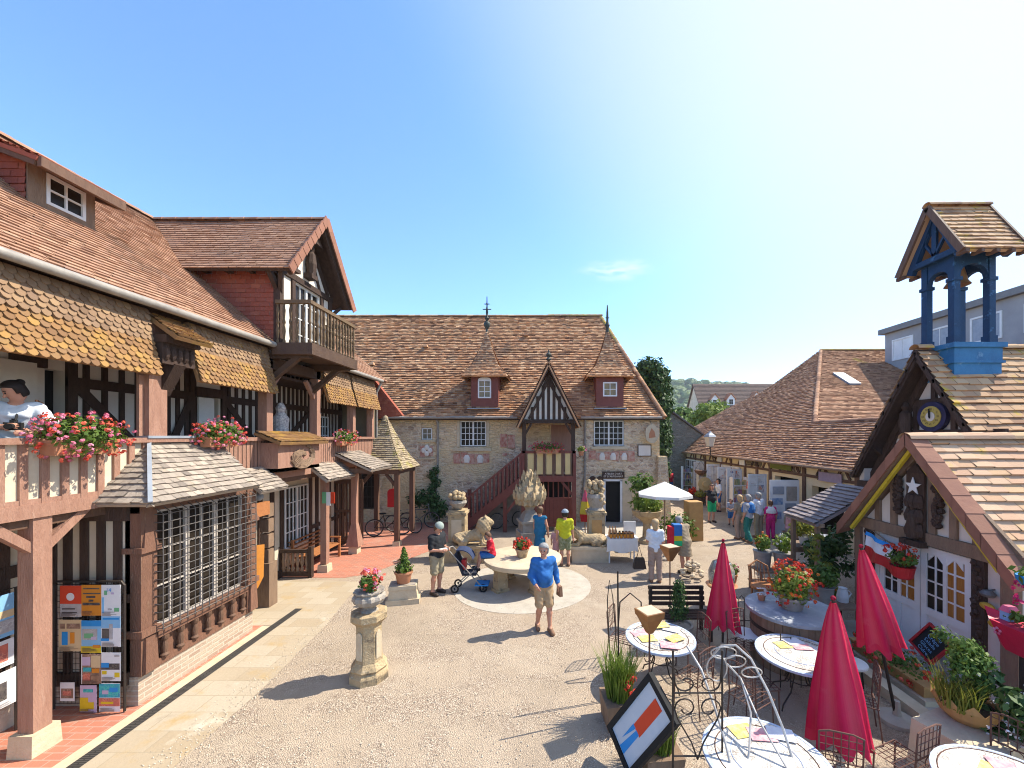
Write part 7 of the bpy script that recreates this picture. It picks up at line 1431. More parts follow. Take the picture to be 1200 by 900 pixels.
pbl = MB()
for _ in range(5200):
    y = 4.3 + 9 * random.random() ** 1.6; x = random.uniform(-4.75, 4.2) if random.random() < .8 else random.gauss(-4.45, .16); s_ = random.uniform(.006, .014)
    q = [(s_, 0, .3 * s_), (0, s_ * random.uniform(.6, 1), .3 * s_), (-s_ * random.uniform(.6, 1), 0, .3 * s_), (0, -s_, .3 * s_), (0, 0, s_), (0, 0, -s_ * .2)]; a = random.uniform(0, 6.28); ca, sa = math.cos(a), math.sin(a)
    pbl.add([(x + u * ca - v * sa, y + u * sa + v * ca, .006 + w) for u, v, w in q], [(0, 1, 4), (1, 2, 4), (2, 3, 4), (3, 0, 4), (1, 0, 5), (2, 1, 5), (3, 2, 5), (0, 3, 5)])
tag(pbl.build('loose_pebbles', mat('pebble', (.5, .42, .32), None, .9, 6, cols=[(.30, .24, .18), (.56, .47, .36), (.66, .58, .46), (.42, .33, .25)])), 'loose pebbles scattered over the gravel and the paving edge', 'pebbles', kind='stuff')
# ---------------------------------------------------------------- cafe terrace
random.seed(17)
def wob(k): return [(k[0] + random.uniform(-.02, .02)), k[1]]
M['mosaic'] = mat('mosaic', (.70, .67, .60), (.58, .54, .47), .45, 3, .3, 60, stones=(22, (.66, .62, .54), (.46, .40, .33), (.24, .21, .19), (1, 1, 1), 4))
M['mosaic_blue'] = mat('mosaic_blue', (.30, .38, .55), (.5, .55, .62), .45, 14)
M['mat_pink'] = mat('mat_pink', (.64, .16, .22), (.7, .5, .45), .7, 14); M['mat_yellow'] = mat('mat_yellow', (.62, .46, .05), (.66, .55, .3), .7, 14); M['mat_white'] = mat('mat_white', (.68, .68, .68), (.6, .55, .6), .7, 14)
def spiral(c, r0, r1, a0, turns, F, n=14): return [F.p(c[0] + (r0 + (r1 - r0) * i / n) * math.cos(a0 + turns * 6.283 * i / n), c[1] + (r0 + (r1 - r0) * i / n) * math.sin(a0 + turns * 6.283 * i / n), 0) for i in range(n + 1)]
def mosaic_table(label, x, y, r, rings=(.55, .8)):
    o = thing('mosaic_table', label, 'table', (x, y, 0), 0, 'mosaic tables on the cafe terrace'); b = MB(); b.lathe([(r * .98, .69), (r, .70), (r, .725), (r * .985, .73)], (x, y, 0), 40); tp = b.build('table_top', M['mosaic'], o)
    b = MB(); b.lathe([(r + .006, .70), (r + .006, .731), (r * .95, .733), (r * .95, .70)], (x, y, 0), 40); b.build('blue_rim', M['mosaic_blue'], tp)
    for k_ in rings: b = MB(); b.tube([(x + r * k_ * math.cos(a * .157), y + r * k_ * math.sin(a * .157), .731) for a in range(40)], .006, 4, closed=True); b.build('inlaid_ring', M['iron_rust'] if k_ > .7 else M['mosaic_blue'], tp)
    for i in range(4):
        a = .5 + i * 1.5708; b = MB(); ca, sa = math.cos(a), math.sin(a); b.tube([(x + r * q * ca, y + r * q * sa, z) for q, z in ((.75, .69), (.35, .62), (.22, .42), (.36, .22), (.68, .1), (.74, .02))], .011, 6); b.tube([(x + (.5 + .12 * math.cos(t)) * r * ca, y + (.5 + .12 * math.cos(t)) * r * sa, .5 + .1 * math.sin(t)) for t in np.linspace(0, 6, 10)], .007, 5); b.build('leg', M['iron'], o)
    b = MB(); b.tube([(x + r * .3 * math.cos(a * .5236), y + r * .3 * math.sin(a * .5236), .36) for a in range(12)], .008, 5, closed=True); b.build('stretcher', M['iron'], o)
    return o
def mats_on(x, y, z, lst, lbl):
    for i, (dx, dy, a, m) in enumerate(lst):
        b = MB(); b.cbox((x + dx, y + dy, z + .005 * i), .26, .19, .004, a)
        o = b.build('paper_mat', M[m]); tag(o, lbl[i], 'paper mat', 'paper mats on the mosaic tables')
mosaic_table('sunlit mosaic table at the left of the terrace, below the copper torch', 1.83, 6.3, .53)
mats_on(1.83, 6.3, .735, [(-.3, .1, .3, 'mat_pink'), (-.22, -.08, .2, 'mat_yellow'), (.25, .22, -.5, 'mat_white'), (.05, -.3, -.2, 'mat_pink'), (.2, -.1, .5, 'mat_yellow'), (.1, .32, .2, 'mat_yellow')], ['pink paper mat at the far left of the sunlit mosaic table', 'yellow paper mat at the left edge of the sunlit mosaic table', 'white paper mat at the right of the sunlit mosaic table', 'pink paper mat at the near edge of the sunlit mosaic table', 'yellow paper mat right of the middle of the sunlit mosaic table', 'yellow paper mat at the far edge of the sunlit mosaic table'])
mosaic_table('shaded mosaic table in front of the wooden vat', 3.72, 5.82, .57)
mats_on(3.72, 5.82, .735, [(-.08, .22, .1, 'mat_yellow'), (.14, .16, -.1, 'mat_pink'), (.1, .3, .2, 'mat_white')], ['yellow paper mat on the shaded table before the vat', 'pink paper mat on the shaded table before the vat', 'white paper mat on the shaded table before the vat'])
mosaic_table('nearest mosaic table with a yellow and pink setting, at the bottom of the photo', 2.18, 3.92, .58)
mats_on(2.18, 3.92, .735, [(-.05, .36, .2, 'mat_yellow'), (.12, .3, -.1, 'mat_pink'), (.32, .3, -.3, 'mat_white')], ['yellow paper mat on the nearest table', 'pink paper mat on the nearest table', 'white paper mat on the nearest table'])
mosaic_table('blue rimmed mosaic table in the bottom right corner', 4.22, 3.5, .6, (.5, .92))
mats_on(4.22, 3.5, .735, [(.0, .25, .6, 'mat_yellow'), (.2, .3, -.4, 'mat_pink'), (.32, .2, .9, 'mat_white')], ['yellow paper mat on the corner table', 'pink paper mat on the corner table', 'white paper mat on the corner table'])
# iron chairs
def iron_chair(label, x, y, rz, m=None, group='iron chairs on the cafe terrace'):
    m = m or M['iron_rust']; o = thing('iron_chair', label, 'chair', (x, y, 0), rz, group)
    for i in (-1, 1):
        b = MB(); b.tube([(i * .19, -.19, 0), (i * .18, -.18, .44)], .009, 6); b.build('leg', m, o, world=False); b = MB(); b.tube([(i * .2, .24, 0), (i * .185, .19, .44), (i * .19, .22, .9)], .009, 6); b.build('leg', m, o, world=False)
    b = MB(); b.tube([(-.2, -.2, .44), (.2, -.2, .44), (.2, .2, .44), (-.2, .2, .44)], .009, 6, closed=True)
    for i in range(5): u = -.13 + i * .065; b.tube([(u, -.2, .44), (u, .2, .44)], .005, 4); b.tube([(-.2, u, .441), (.2, u, .441)], .005, 4)
    b.build('seat', m, o, world=False)
    b = MB(); b.tube([(-.19, .22, .9), (-.1, .225, .93), (.1, .225, .93), (.19, .22, .9)], .009, 6); b.tube([(-.187, .205, .62), (.187, .205, .62)], .008, 5)
    for i in range(5): u = -.13 + i * .065; b.tube([(u, .207, .62), (u, .223, .92)], .005, 4)
    for z in (.7, .78, .86): b.tube([(-.188, .205 + (z - .62) * .06, z), (.188, .205 + (z - .62) * .06, z)], .005, 4)
    b.tube([(.05 * math.cos(a * .7), .21, .56 + .05 * math.sin(a * .7)) for a in range(9)], .005, 4, closed=True); b.build('backrest', m, o, world=False); return o
ic = iron_chair('rusty iron chair seen from behind at the foot of the stone block', 3.86, 4.28, R(200))
for x, y, a, lb in ((3.05, 4.2, 160, 'iron chair below the nearest red parasol'), (1.35, 6.85, 60, 'iron chair at the left of the sunlit mosaic table'), (2.15, 5.75, 215, 'iron chair on the near side of the sunlit mosaic table'), (2.45, 6.6, -80, 'iron chair between the sunlit table and the middle of the terrace'), (2.75, 5.3, 120, 'iron chair behind the scrolled iron trellis'), (3.35, 6.65, 20, 'iron chair on the far side of the shaded table'), (4.15, 5.3, -120, 'iron chair between the shaded table and the trough of flowers'), (4.75, 4.05, -60, 'iron chair behind the blue rimmed corner table'), (3.0, 5.6, 95, 'iron chair at the left of the shaded table')):
    dup(ic, (x, y, 0), R(a), lb)
# closed red parasols
def closed_parasol(label, foot, top, zb, rb, folds=8):
    foot, top = V(foot), V(top); o = thing('red_parasol', label, 'parasol', foot, 0, 'closed red parasols on the cafe terrace'); ax = (top - foot); ln_ = ax.length; d = ax.normalized(); x = d.cross(V((0, 1, 0))).normalized(); y = d.cross(x)
    b = MB(); b.tube([foot, top + d * .05], .02, 8); b.build('pole', M['iron'], o); b = MB(); b.ball(top + d * .05, .028); b.build('finial', M['lead'], o)
    tb = (zb - foot.z) / d.z; N = 72; rows = 14; vs = []
    for j in range(rows + 1):
        t = j / rows; s_ = ln_ * (1 - t) + tb * t
        for i in range(N):
            a = 6.283 * i / N; q = a * folds / 6.283 % 1; fi = int(a * folds / 6.283) % folds; fold = 1 - (.08 + (.26 + .16 * math.sin(fi * 2.4 + foot.x)) * t) * (1 - abs(2 * q - 1)) ** (1.0 + .5 * math.sin(fi * 1.7)) + .07 * math.sin(2 * a + 2.2 * t + foot.y) * t + .02 * math.sin(9 * t + fi)
            r_ = (.03 + (rb - .03) * t ** .85) * fold; tw_ = a + .35 * t; p = foot + d * (s_ - (.04 * math.sin(a * folds + 1.2) + .05 * math.sin(2 * a + foot.x)) * max(0, t - .6) / .4) + x * (r_ * math.cos(tw_)) + y * (r_ * math.sin(tw_)); vs.append(p)
    b.add(vs, [(j * N + i, j * N + (i + 1) % N, (j + 1) * N + (i + 1) % N, (j + 1) * N + i) for j in range(rows) for i in range(N)] + [list(range(N))]); 
    for i in range(len(b.r)): b.r[i] = .5 + .5 * math.sin((i % N) * folds * 6.283 / N) if i < rows * N else .3
    b.build('cloth', M['red_cloth'], o, smooth=True)
    b = MB(); b.lathe([(.22, 0), (.22, .05), (.05, .09), (.035, .28)], foot, 16); b.build('base', M['concrete'], o)
closed_parasol('farthest closed red parasol, left of the wooden vat', (3.13, 7.0, 0), (3.14, 7.0, 2.02), .56, .29); closed_parasol('nearest closed red parasol, at the bottom of the photo', (3.38, 4.55, 0), (3.30, 4.55, 2.0), .45, .36); closed_parasol('leaning closed red parasol in front of the white cafe doors', (4.82, 5.45, 0), (4.38, 5.5, 2.33), 1.02, .29)
# wooden vat
vt = thing('wooden_vat', 'round wooden vat used as a counter with a slate top', 'vat', (4.3, 6.95, 0)); b = MB(); 
for i in range(34): a = 6.283 * i / 34; b.cbox((4.3 + .62 * math.cos(a), 6.95 + .62 * math.sin(a), 0), .03, .112, .86, a)
b.build('staves', M['wood_old'], vt); b = MB(); b.lathe([(.63, .2), (.645, .2), (.645, .26), (.63, .26)], (4.3, 6.95, 0), 40); b.cut(); b.lathe([(.63, .6), (.645, .6), (.645, .66), (.63, .66)], (4.3, 6.95, 0), 40); b.each('hoop', M['iron'], vt); b = MB(); b.lathe([(.6, .86), (.72, .86), (.72, .91), (.68, .915)], (4.3, 6.95, 0), 40); b.build('slate_top', M['slate_top'], vt)
o = potted('big pot of red and orange flowers standing on the wooden vat', (4.28, 6.9, .915), .22, .22, M['zinc']); b = MB(); b.foliage((4.28, 6.9, 1.32), .36, .34, .36, 1700, .036, .1); b.build('foliage', M['leaf_lime'], o)
for mm, n_ in (('fl_red', 100), ('fl_orange', 55)): b = MB(); bloom(b, (4.28, 6.88, 1.34), .42, .38, .42, n_, .026); b.build('blossoms', M[mm], o)
o = potted('small pot of white flowers on the near left rim of the vat', (3.95, 7.25, .915), .07, .1, M['terracotta']); b = MB(); bloom(b, (3.95, 7.25, 1.07), .1, .1, .07, 16, .02); b.build('blossoms', M['fl_white'], o)
# wrought rods before the vat
gd = thing('iron_edging', 'row of thin wrought iron rods along the front of the vat', 'edging', (4.1, 6.1, 0)); b = MB()
for i in range(9): x = 3.5 + i * .16; b.tube([(x, 6.18, 0), (x, 6.18, .72 + .12 * math.sin(i * 1.3))], .008, 5)
b.tube([(3.45, 6.18, .5), (4.85, 6.18, .5)], .008, 5); b.build('rods', M['iron'], gd)
fe = thing('iron_edging', 'low wire fence with arched hoops behind the red parasol', 'edging', (3.9, 8.3, 0)); b = MB()
for i in range(10): x = 3.5 + i * .13; b.tube([(x, 8.0, 0), (x, 8.0, .62), (x + .065, 8.0, .7), (x + .13, 8.0, .62)], .008, 5)
b.tube([(3.5, 8, .2), (4.8, 8, .2)], .008, 5); b.build('rods', M['iron'], fe)
# bench, topiary, torches
bn = thing('slatted_bench', 'black slatted bench behind the box shrub', 'bench', (2.68, 7.95, 0)); b = MB()
for i in range(4): b.box(2.1, 3.22, 8.0 + i * .02, 8.03 + i * .02, .50 + i * .1, .57 + i * .1)
b.build('backrest', M['wood_dark'], bn); b = MB()
for i in range(4): b.box(2.1, 3.22, 7.55 + i * .11, 7.63 + i * .11, .42, .45)
b.build('seat', M['wood_dark'], bn)
for x in (2.14, 3.16):
    for y, z in ((7.58, .42), (8.04, .88)): b = MB(); b.box(x - .03, x + .03, y - .03, y + .03, 0, z); b.build('leg', M['iron'], bn)
o = potted('clipped box shrub in a grey stone pot in front of the slatted bench', (2.5, 7.4, 0), .24, .42, M['stone_grey']); b = MB()
for i in range(9): b.foliage((2.5, 7.4, .55 + i * .075), .22 - i * .013, .22 - i * .013, .09, 120, .03, .4)
b.build('foliage', M['leaf_dark'], o)
def torch(label, x, y, top, s_, foot=0.0):
    o = thing('copper_torch', label, 'garden torch', (x, y, foot), .4, 'copper garden torches on stakes'); b = MB(); b.tube([(0, 0, 0), (0, 0, top - .26 * s_ - foot)], .014, 6); b.build('stake', M['iron_rust'], o, world=False); b = MB(); z = top - foot
    b.cbox((0, 0, z - .3 * s_), .07 * s_, .07 * s_, .22 * s_, 0, 3.6); b.cbox((0, 0, z - .08 * s_), .27 * s_, .27 * s_, .08 * s_, 0, 1.06); b.build('cone_bowl', M['copper'], o, world=False); b = MB(); b.cbox((0, 0, z - .004), .25 * s_, .25 * s_, .008); b.build('wax_surface', M['stone_light'], o, world=False)
torch('farther copper torch, near the woman in white', 2.63, 8.35, 1.6, 1.05); torch('nearer copper torch, above the sunlit mosaic table', 1.41, 5.35, 1.56, 1.0)
# planters of grass, sign
for x, y, lb, red in ((1.02, 5.45, 'wooden planter of tall grass with red flowers left of the sunlit table', 1), (1.36, 4.72, 'wooden planter of grass behind the framed sign', 0)):
    o = thing('grass_planter', lb, 'planter', (x, y, 0), 0, 'grass planters at the terrace edge'); b = MB(); b.cbox((x, y, 0), .4, .4, .34 if red else .23, .1, 1.12); b.build('box', M['wood_old'], o); b = MB(); b.grass((x, y, .33 if red else .22), .17, .17, .62 if red else .42, 420, .008, .4); b.build('grass', M['leaf_lime'], o)
    if red: b = MB(); bloom(b, (x + .12, y - .12, .55), .12, .1, .12, 9, .045); b.build('blossoms', M['fl_red'], o)
sg = thing('framed_sign', 'dark framed sign with a red and blue design, propped at a slant on a stake', 'sign', (1.05, 4.5, 0))
A_, B_, C_ = AT(716, 853, 4.85), AT(761, 796, 4.5), AT(786, 848, 4.15); u_ = (B_ - A_).normalized(); nn = u_.cross(C_ - B_).normalized(); 
if nn.y > 0: nn = -nn
v_ = nn.cross(u_).normalized(); w_ = (B_ - A_).length; hh = (C_ - B_).dot(v_); F = Fr(A_, u_, v_); sgn = 1 if hh > 0 else -1; hh = abs(hh)
if sgn < 0: F = Fr(A_ - v_ * hh, u_, v_)
b = MB(); b.fbox(F, -.02, w_ + .02, -.02, hh + .02, -.05, -.012); o = b.build('board', mat('sign_pale', (.50, .56, .62), (.42, .5, .58), .35, 4), sg); b = MB()
for a in ((-.05, w_ + .05, -.05, .01), (-.05, w_ + .05, hh - .01, hh + .05), (-.05, .01, .01, hh - .01), (w_ - .01, w_ + .05, .01, hh - .01)): b.fbox(F, *a, -.06, .012)
b.build('frame', M['tyre'], sg); b = MB(); b.fbox(F, w_ * .40, w_ * .93, hh * .32, hh * .62, -.012, -.008); b.build('red_panel', I['red'], o); b = MB(); b.prism(F, [(w_ * .12, hh * .64), (w_ * .41, hh * .64), (w_ * .41, hh * .52)], -.012, -.008); b.cut(); b.prism(F, [(w_ * .02, hh * .56), (w_ * .41, hh * .48), (w_ * .41, hh * .36), (w_ * .02, hh * .36)], -.012, -.008); b.each('blue_panel', I['blue'], o)
b = MB(); b.tube([(1.12, 4.62, 0), (1.10, 4.6, .75)], .02, 6); b.build('stake', M['wood_old'], sg)
pl = thing('iron_rod_frame', 'tall thin iron rods rising at the left end of the terrace', 'iron rods', (1.15, 5.6, 0)); b = MB(); b.tube([(1.05, 5.6, 0), (1.03, 5.6, 2.0)], .012, 5); b.cut(); b.tube([(1.13, 5.9, 0), (1.02, 5.95, 1.5), (.97, 5.95, 1.75), (.94, 5.95, 1.45), (1.0, 5.9, 0)], .008, 5); b.cut(); b.tube([(1.22, 6.6, .7), (1.25, 6.6, 1.15), (1.42, 6.6, 1.3), (1.6, 6.6, 1.15), (1.62, 6.6, .74)], .012, 5); b.cut(); b.each('rod', M['iron'], pl)
# scrolled iron trellis and bent hoops
tr = thing('iron_arbour', 'scrolled wrought iron trellis with bent sunlit hoops at the near end of the terrace', 'trellis', (1.53, 4.0, 0)); F = FY(4.0); b = MB(); Z = lambda y: 3.9 - (y - 511) * 4.0 / 467
for x in (1.29, 1.785): b.tube([(x, 4, 0), (x, 4, Z(762))], .011, 6)
for y in (812, 886): b.tube([(1.29, 4, Z(y)), (1.785, 4, Z(y))], .008, 5)
for s_, x0 in ((1, 1.29), (-1, 1.785)):
    c = x0 + s_ * .13; 
    b.tube([F.p(1.537, Z(890)), F.p(1.537 - s_ * .06, Z(870)), F.p(x0 + s_ * .05, Z(843))] + [F.p(c + s_ * -1 * (.115 - .006 * i) * math.cos(i * .5), Z(830) + (.115 - .006 * i) * math.sin(i * .5)) for i in range(13)], .008, 5)
    b.tube([F.p(x0, Z(775))] + [F.p(c - s_ * (.11 - .006 * i) * math.cos(i * .5), Z(800) - (.10 - .006 * i) * math.sin(i * .5)) for i in range(12)], .008, 5)
b.build('scroll_panel', M['iron'], tr)
hp = lambda pts: [tuple(AT(x, y, Y)) for x, y, Y in pts]
b = MB(); b.tube(hp([(805, 757, 4.5), (822, 785, 4.3), (838, 830, 4.1), (850, 870, 3.95), (857, 900, 3.85), (865, 960, 3.75)]), .013, 6); b.cut(); b.tube(hp([(836, 767, 4.6), (845, 757, 4.55), (862, 756, 4.5), (880, 772, 4.4), (900, 810, 4.2), (918, 855, 4.05), (932, 900, 3.9), (945, 960, 3.75)]), .013, 6); b.cut(); b.tube(hp([(852, 778, 4.6), (868, 795, 4.5), (880, 835, 4.2), (878, 880, 3.95), (870, 930, 3.8)]), .011, 6); b.cut(); b.tube(hp([(868, 795, 4.5), (890, 845, 4.1), (922, 900, 3.8)]), .011, 6); b.cut()
for cx, cy, rx, ry, Y in ((848, 765, 15, 7, 4.6), (862, 775, 12, 7, 4.5), (881, 788, 12, 6, 4.35), (840, 783, 12, 15, 4.5)): b.tube(hp([(cx + rx * math.cos(a * .393), cy + ry * math.sin(a * .393), Y + .1 * math.sin(a * .393)) for a in range(16)]), .008, 5, closed=True); b.cut()
b.each('bent_hoop', mat('sunlit_iron', (.52, .50, .47), (.34, .31, .28), .5, 10), tr)  # hoop iron coloured lighter to give its look in full sun
# stands with pots behind the vat
st = thing('plant_stand', 'wooden stand of two shelves holding two zinc pots by the path', 'stand', (5.65, 10.0, 0)); b = MB(); b.box(5.25, 6.1, 9.7, 10.3, .55, .59); b.cut(); b.box(5.25, 6.1, 9.7, 10.3, .2, .23); b.each('shelf', M['wood_old'], st)
for i in (-1, 1):
    for j in (-1, 1): b = MB(); b.cbox((5.675 + i * .38, 10 + j * .26, 0), .05, .05, .55); b.build('leg', M['wood_old'], st)
for x, y, lb, m2 in ((5.5, 10.05, 'left zinc pot of leafy plants on the wooden stand', 'fl_orange'), (5.92, 9.9, 'right zinc pot of lime green plants on the wooden stand', 'fl_white')):
    o = potted(lb, (x, y, .59), .2, .42, M['zinc'], prof=[(.17, 0), (.21, .4), (.225, .41), (.225, .43), (.2, .43)], group='zinc pots behind the vat'); b = MB(); b.foliage((x, y, 1.22), .22, .22, .25, 300, .06, .1); b.build('foliage', M['leaf_lime'], o); b = MB(); bloom(b, (x, y, 1.28), .2, .2, .2, 12, .03); b.build('blossoms', M[m2], o)
tb = thing('garden_table', 'grey wooden garden table carrying bowls and a yellow plant', 'table', (7.45, 11.4, 0)); b = MB(); b.box(6.85, 8.05, 11.05, 11.75, .78, .83); b.box(6.9, 8.0, 11.1, 11.15, .66, .78); b.build('table_top', M['wood_old'], tb)
for i in (-1, 1):
    for j in (-1, 1): b = MB(); b.cbox((7.45 + i * .55, 11.4 + j * .3, 0), .06, .06, .78); b.build('leg', M['wood_old'], tb)
o = potted('feathery yellow plant in a white pot on the grey garden table', (7.35, 11.3, .83), .13, .22, M['white']); b = MB(); b.foliage((7.35, 11.3, 1.32), .42, .4, .32, 700, .06, .1); b.build('foliage', M['leaf_yellow'], o)
o = potted('low green herb pot beside the yellow plant', (6.95, 11.5, .83), .1, .1, M['terracotta']); b = MB(); b.foliage((6.95, 11.5, 1.0), .2, .2, .12, 200, .05, .1); b.build('foliage', M['leaf'], o)
for i in range(4): b = MB(); z = .832 + i * .05; b.lathe([(.1, 0), (.2, .05), (.25, .1), (.24, .1), (.19, .06)], (7.85, 11.3, z), 18); tag(b.build('bowl', M['white']), ['lowest bowl of the white stack on the garden table', 'second bowl from the bottom of the white stack', 'third bowl from the bottom of the white stack', 'topmost bowl of the white stack on the garden table'][i], 'bowl', 'white bowls stacked on the garden table')
st = thing('low_table', 'low wooden table beside the vat under the zinc pot', 'table', (5.75, 8.1, 0)); b = MB(); b.box(5.3, 6.25, 7.8, 8.4, .48, .52); b.build('table_top', M['wood_old'], st)
for i in (-1, 1):
    for j in (-1, 1): b = MB(); b.cbox((5.775 + i * .42, 8.1 + j * .25, 0), .05, .05, .48); b.build('leg', M['wood_dark'], st)
o = potted('grey green bushy plant in a tall zinc pot on the low table', (5.62, 8.05, .52), .2, .36, M['zinc'], prof=[(.16, 0), (.2, .34), (.215, .35), (.215, .37), (.19, .37)]); b = MB(); b.foliage((5.62, 8.05, 1.08), .33, .3, .24, 700, .06, .1); b.build('foliage', M['leaf'], o)
o = potted('slender yellow green plant in a dark pot behind the low table', (6.1, 8.7, 0), .14, .3, M['tyre']); b = MB(); 
for i in range(9): b.foliage((6.05 + random.uniform(-.15, .15), 8.7 + random.uniform(-.1, .1), .5 + i * .15), .14, .12, .1, 40, .05, .1)
b.build('foliage', M['leaf_yellow'], o)
wc = thing('watering_can', 'white enamel jug on the ground shelf by the cafe corner', 'jug', (6.15, 8.15, .52)); b = MB(); b.lathe([(.1, 0), (.11, .1), (.09, .2), (.07, .26), (.08, .28)], (6.1, 8.15, .52), 14); b.build('jug_body', M['white'], wc); b = MB(); b.tube([(6.2, 8.15, .75), (6.28, 8.15, .68), (6.21, 8.15, .58)], .012, 5); b.build('jug_handle', M['white'], wc)
wc.name = 'enamel_jug'
bt = thing('wicker_chair', 'woven rattan chair on the gravel path left of the plant stand', 'chair', (5.1, 9.3, 0)); b = MB(); b.lathe([(.26, .36), (.27, .42), (.24, .44)], (5.1, 9.3, 0), 16); b.build('seat', M['wood_orange'], bt); b = MB(); b.tube([(4.86, 9.4, .44), (4.88, 9.52, .8), (5.1, 9.58, .92), (5.32, 9.52, .8), (5.34, 9.4, .44)], .02, 6)
for i in range(5): b.tube([(4.95 + i * .075, 9.5, .44), (4.95 + i * .075, 9.56, .85)], .01, 4)
b.build('backrest', M['wood_orange'], bt)
for i in (-1, 1):
    for j in (-1, 1): b = MB(); b.cbox((5.1 + i * .17, 9.3 + j * .17, 0), .035, .035, .37); b.build('leg', M['wood_orange'], bt)
ss = thing('shell_stand', 'low wire stand of pale shells at the feet of the stooping person', 'stand', (4.02, 10.85, 0)); b = MB(); b.tube([(4.02, 10.85, 0), (4.02, 10.85, .55)], .012, 5)
for z, r_ in ((.12, .3), (.35, .2)): b.tube([(4.02 + r_ * math.cos(a * .5236), 10.85 + r_ * math.sin(a * .5236), z) for a in range(12)], .01, 5, closed=True); b.tube([(4.02 - r_, 10.85, z), (4.02 + r_, 10.85, z)], .01, 5)
b.build('frame', M['iron'], ss)
for i in range(14): b = MB(); a = i * 1.1; r_ = .26 if i < 9 else .15; b.ball((4.02 + r_ * math.cos(a), 10.85 + r_ * math.sin(a), .18 if i < 9 else .41), .075, .06, .06, 8, 6, .12); tag(b.build('shell', M['stone_light']), 'pale shell on the wire stand', 'shell', 'shells on the wire stand')
def stool(lb, x, y, z, r_): 
    o = thing('round_stool', lb, 'stool', (x, y, 0), 0, 'round white stools'); b = MB(); b.lathe([(r_ * .9, z - .06), (r_, z - .04), (r_, z - .01), (r_ * .96, z)], (x, y, 0), 28); b.build('seat', M['white'], o)
    for i in range(3): a = i * 2.09; b = MB(); b.tube([(x + r_ * .7 * math.cos(a), y + r_ * .7 * math.sin(a), z - .05), (x + r_ * .85 * math.cos(a), y + r_ * .85 * math.sin(a), 0)], .015, 5); b.build('leg', M['iron'], o)
stool('round white stool right of the farthest red parasol', 3.52, 7.0, .45, .23); stool('round white stool mostly hidden behind the nearest red parasol', 4.75, 6.15, .42, .2)
dm_ = thing('glass_cloche', 'big glass cloche over a wooden dish behind the red parasol', 'cloche', (4.0, 9.0, 0)); b = MB(); b.lathe([(.3, .5), (.34, .55), (.3, .56)], (4.0, 9.0, 0), 20); b.build('dish', M['wood_orange'], dm_); b = MB(); b.lathe([(.27, .57), (.28, .85), (.2, 1.05), (.03, 1.14), (.05, 1.2)], (4.0, 9.0, 0), 20); gl_ = mat('cloche', (.75, .78, .7), None, .1); gl_.node_tree.nodes['Principled BSDF'].inputs['Transmission Weight'].default_value = .85; b.build('bell', gl_, dm_, smooth=True); b = MB(); b.lathe([(.05, .0), (.2, .02), (.05, .1), (.04, .5)], (4.0, 9.0, 0), 14); b.build('stand', M['wood_old'], dm_)
# ---------------------------------------------------------------- along the cafe front
kb = tag(MB().box(5.05, 5.25, 5.35, 7.7, 0, .16).build('stone_kerb', M['stone_light']), kind='structure'); pv = sheet('cafe_threshold', [(5.25, 4.9), (6.6, 4.9), (6.6, 8.4), (5.25, 8.4)], .02, M['concrete'])
flower_box('long terracotta trough of red geraniums in front of the white cafe doors', (5.65, 6.45, .10), 1.4, 'y', [M['fl_red'], M['fl_coral']], 40, .26, None, M['leaf'], .032, .34, M['terra_yellow'])
tr_ = [o for o in bpy.data.objects if o.name.startswith('flower_box') and abs(o.location.x - 5.65) < .01][0]
sp = MB(); sp.box(5.45, 5.85, 5.7, 7.2, .02, .1); tag(sp.build('trough_support', M['stone_light']), 'pale stone slab under the long terracotta trough', 'slab')
bb = thing('chalkboard', 'slanting red framed chalkboard menu leaning on the white cafe doors', 'chalkboard', (6.2, 6.7, .1)); F = Fr((6.36, 6.95, .33), (-.05, -.86, -.42), (.30, -.35, .82)); F.v = (F.v - F.u * F.v.dot(F.u)).normalized(); F.n = F.u.cross(F.v)
b = MB(); b.fbox(F, .03, .42, .03, .47, -.02, 0); o = b.build('slate', M['tyre'], bb); b = MB()
for a in ((0, .45, 0, .035), (0, .45, .465, .5), (0, .035, .035, .465), (.415, .45, .035, .465)): b.fbox(F, *a, -.03, .02)
b.build('frame', M['red_paint'], bb); b = MB()
for i, t_ in enumerate(('Menu', 'Crêpe', 'Salade', 'Glaces', 'Cidre')): text(b, t_, F, .225, .41 - i * .082, .085, .004)
b.build('chalk_writing', I['sky'], o)
sb = tag(MB().cbox((4.85, 4.55, 0), .85, .75, .55, .35, .92).build('stone_block', M['stone_light']), 'big rough stone block under the terracotta bush pot', 'stone block')
bpot = (5.0, 4.72, .555)
o = thing('potted_bush', 'bushy green shrub in an ochre pot with a zigzag rim on the stone block', 'potted plant', bpot); b = MB(); N = 20; vs = []
for r_, z in ((.17, 0), (.25, .08), (.3, .2)): vs += [(bpot[0] + r_ * math.cos(i * .314), bpot[1] + r_ * math.sin(i * .314), bpot[2] + z) for i in range(N)]
vs += [(bpot[0] + .31 * math.cos(i * .314), bpot[1] + .31 * math.sin(i * .314), bpot[2] + (.30 if i % 2 else .2)) for i in range(N)]; vs += [(bpot[0] + .27 * math.cos(i * .314), bpot[1] + .27 * math.sin(i * .314), bpot[2] + .18) for i in range(N)]
b.add(vs, [(j * N + i, j * N + (i + 1) % N, (j + 1) * N + (i + 1) % N, (j + 1) * N + i) for j in range(4) for i in range(N)] + [list(range(N))]); b.build('pot', M['terra_yellow'], o); b = MB(); b.lathe([(.27, .16), (.02, .2)], bpot, 14); b.build('soil', M['earth'], o)
b = MB()
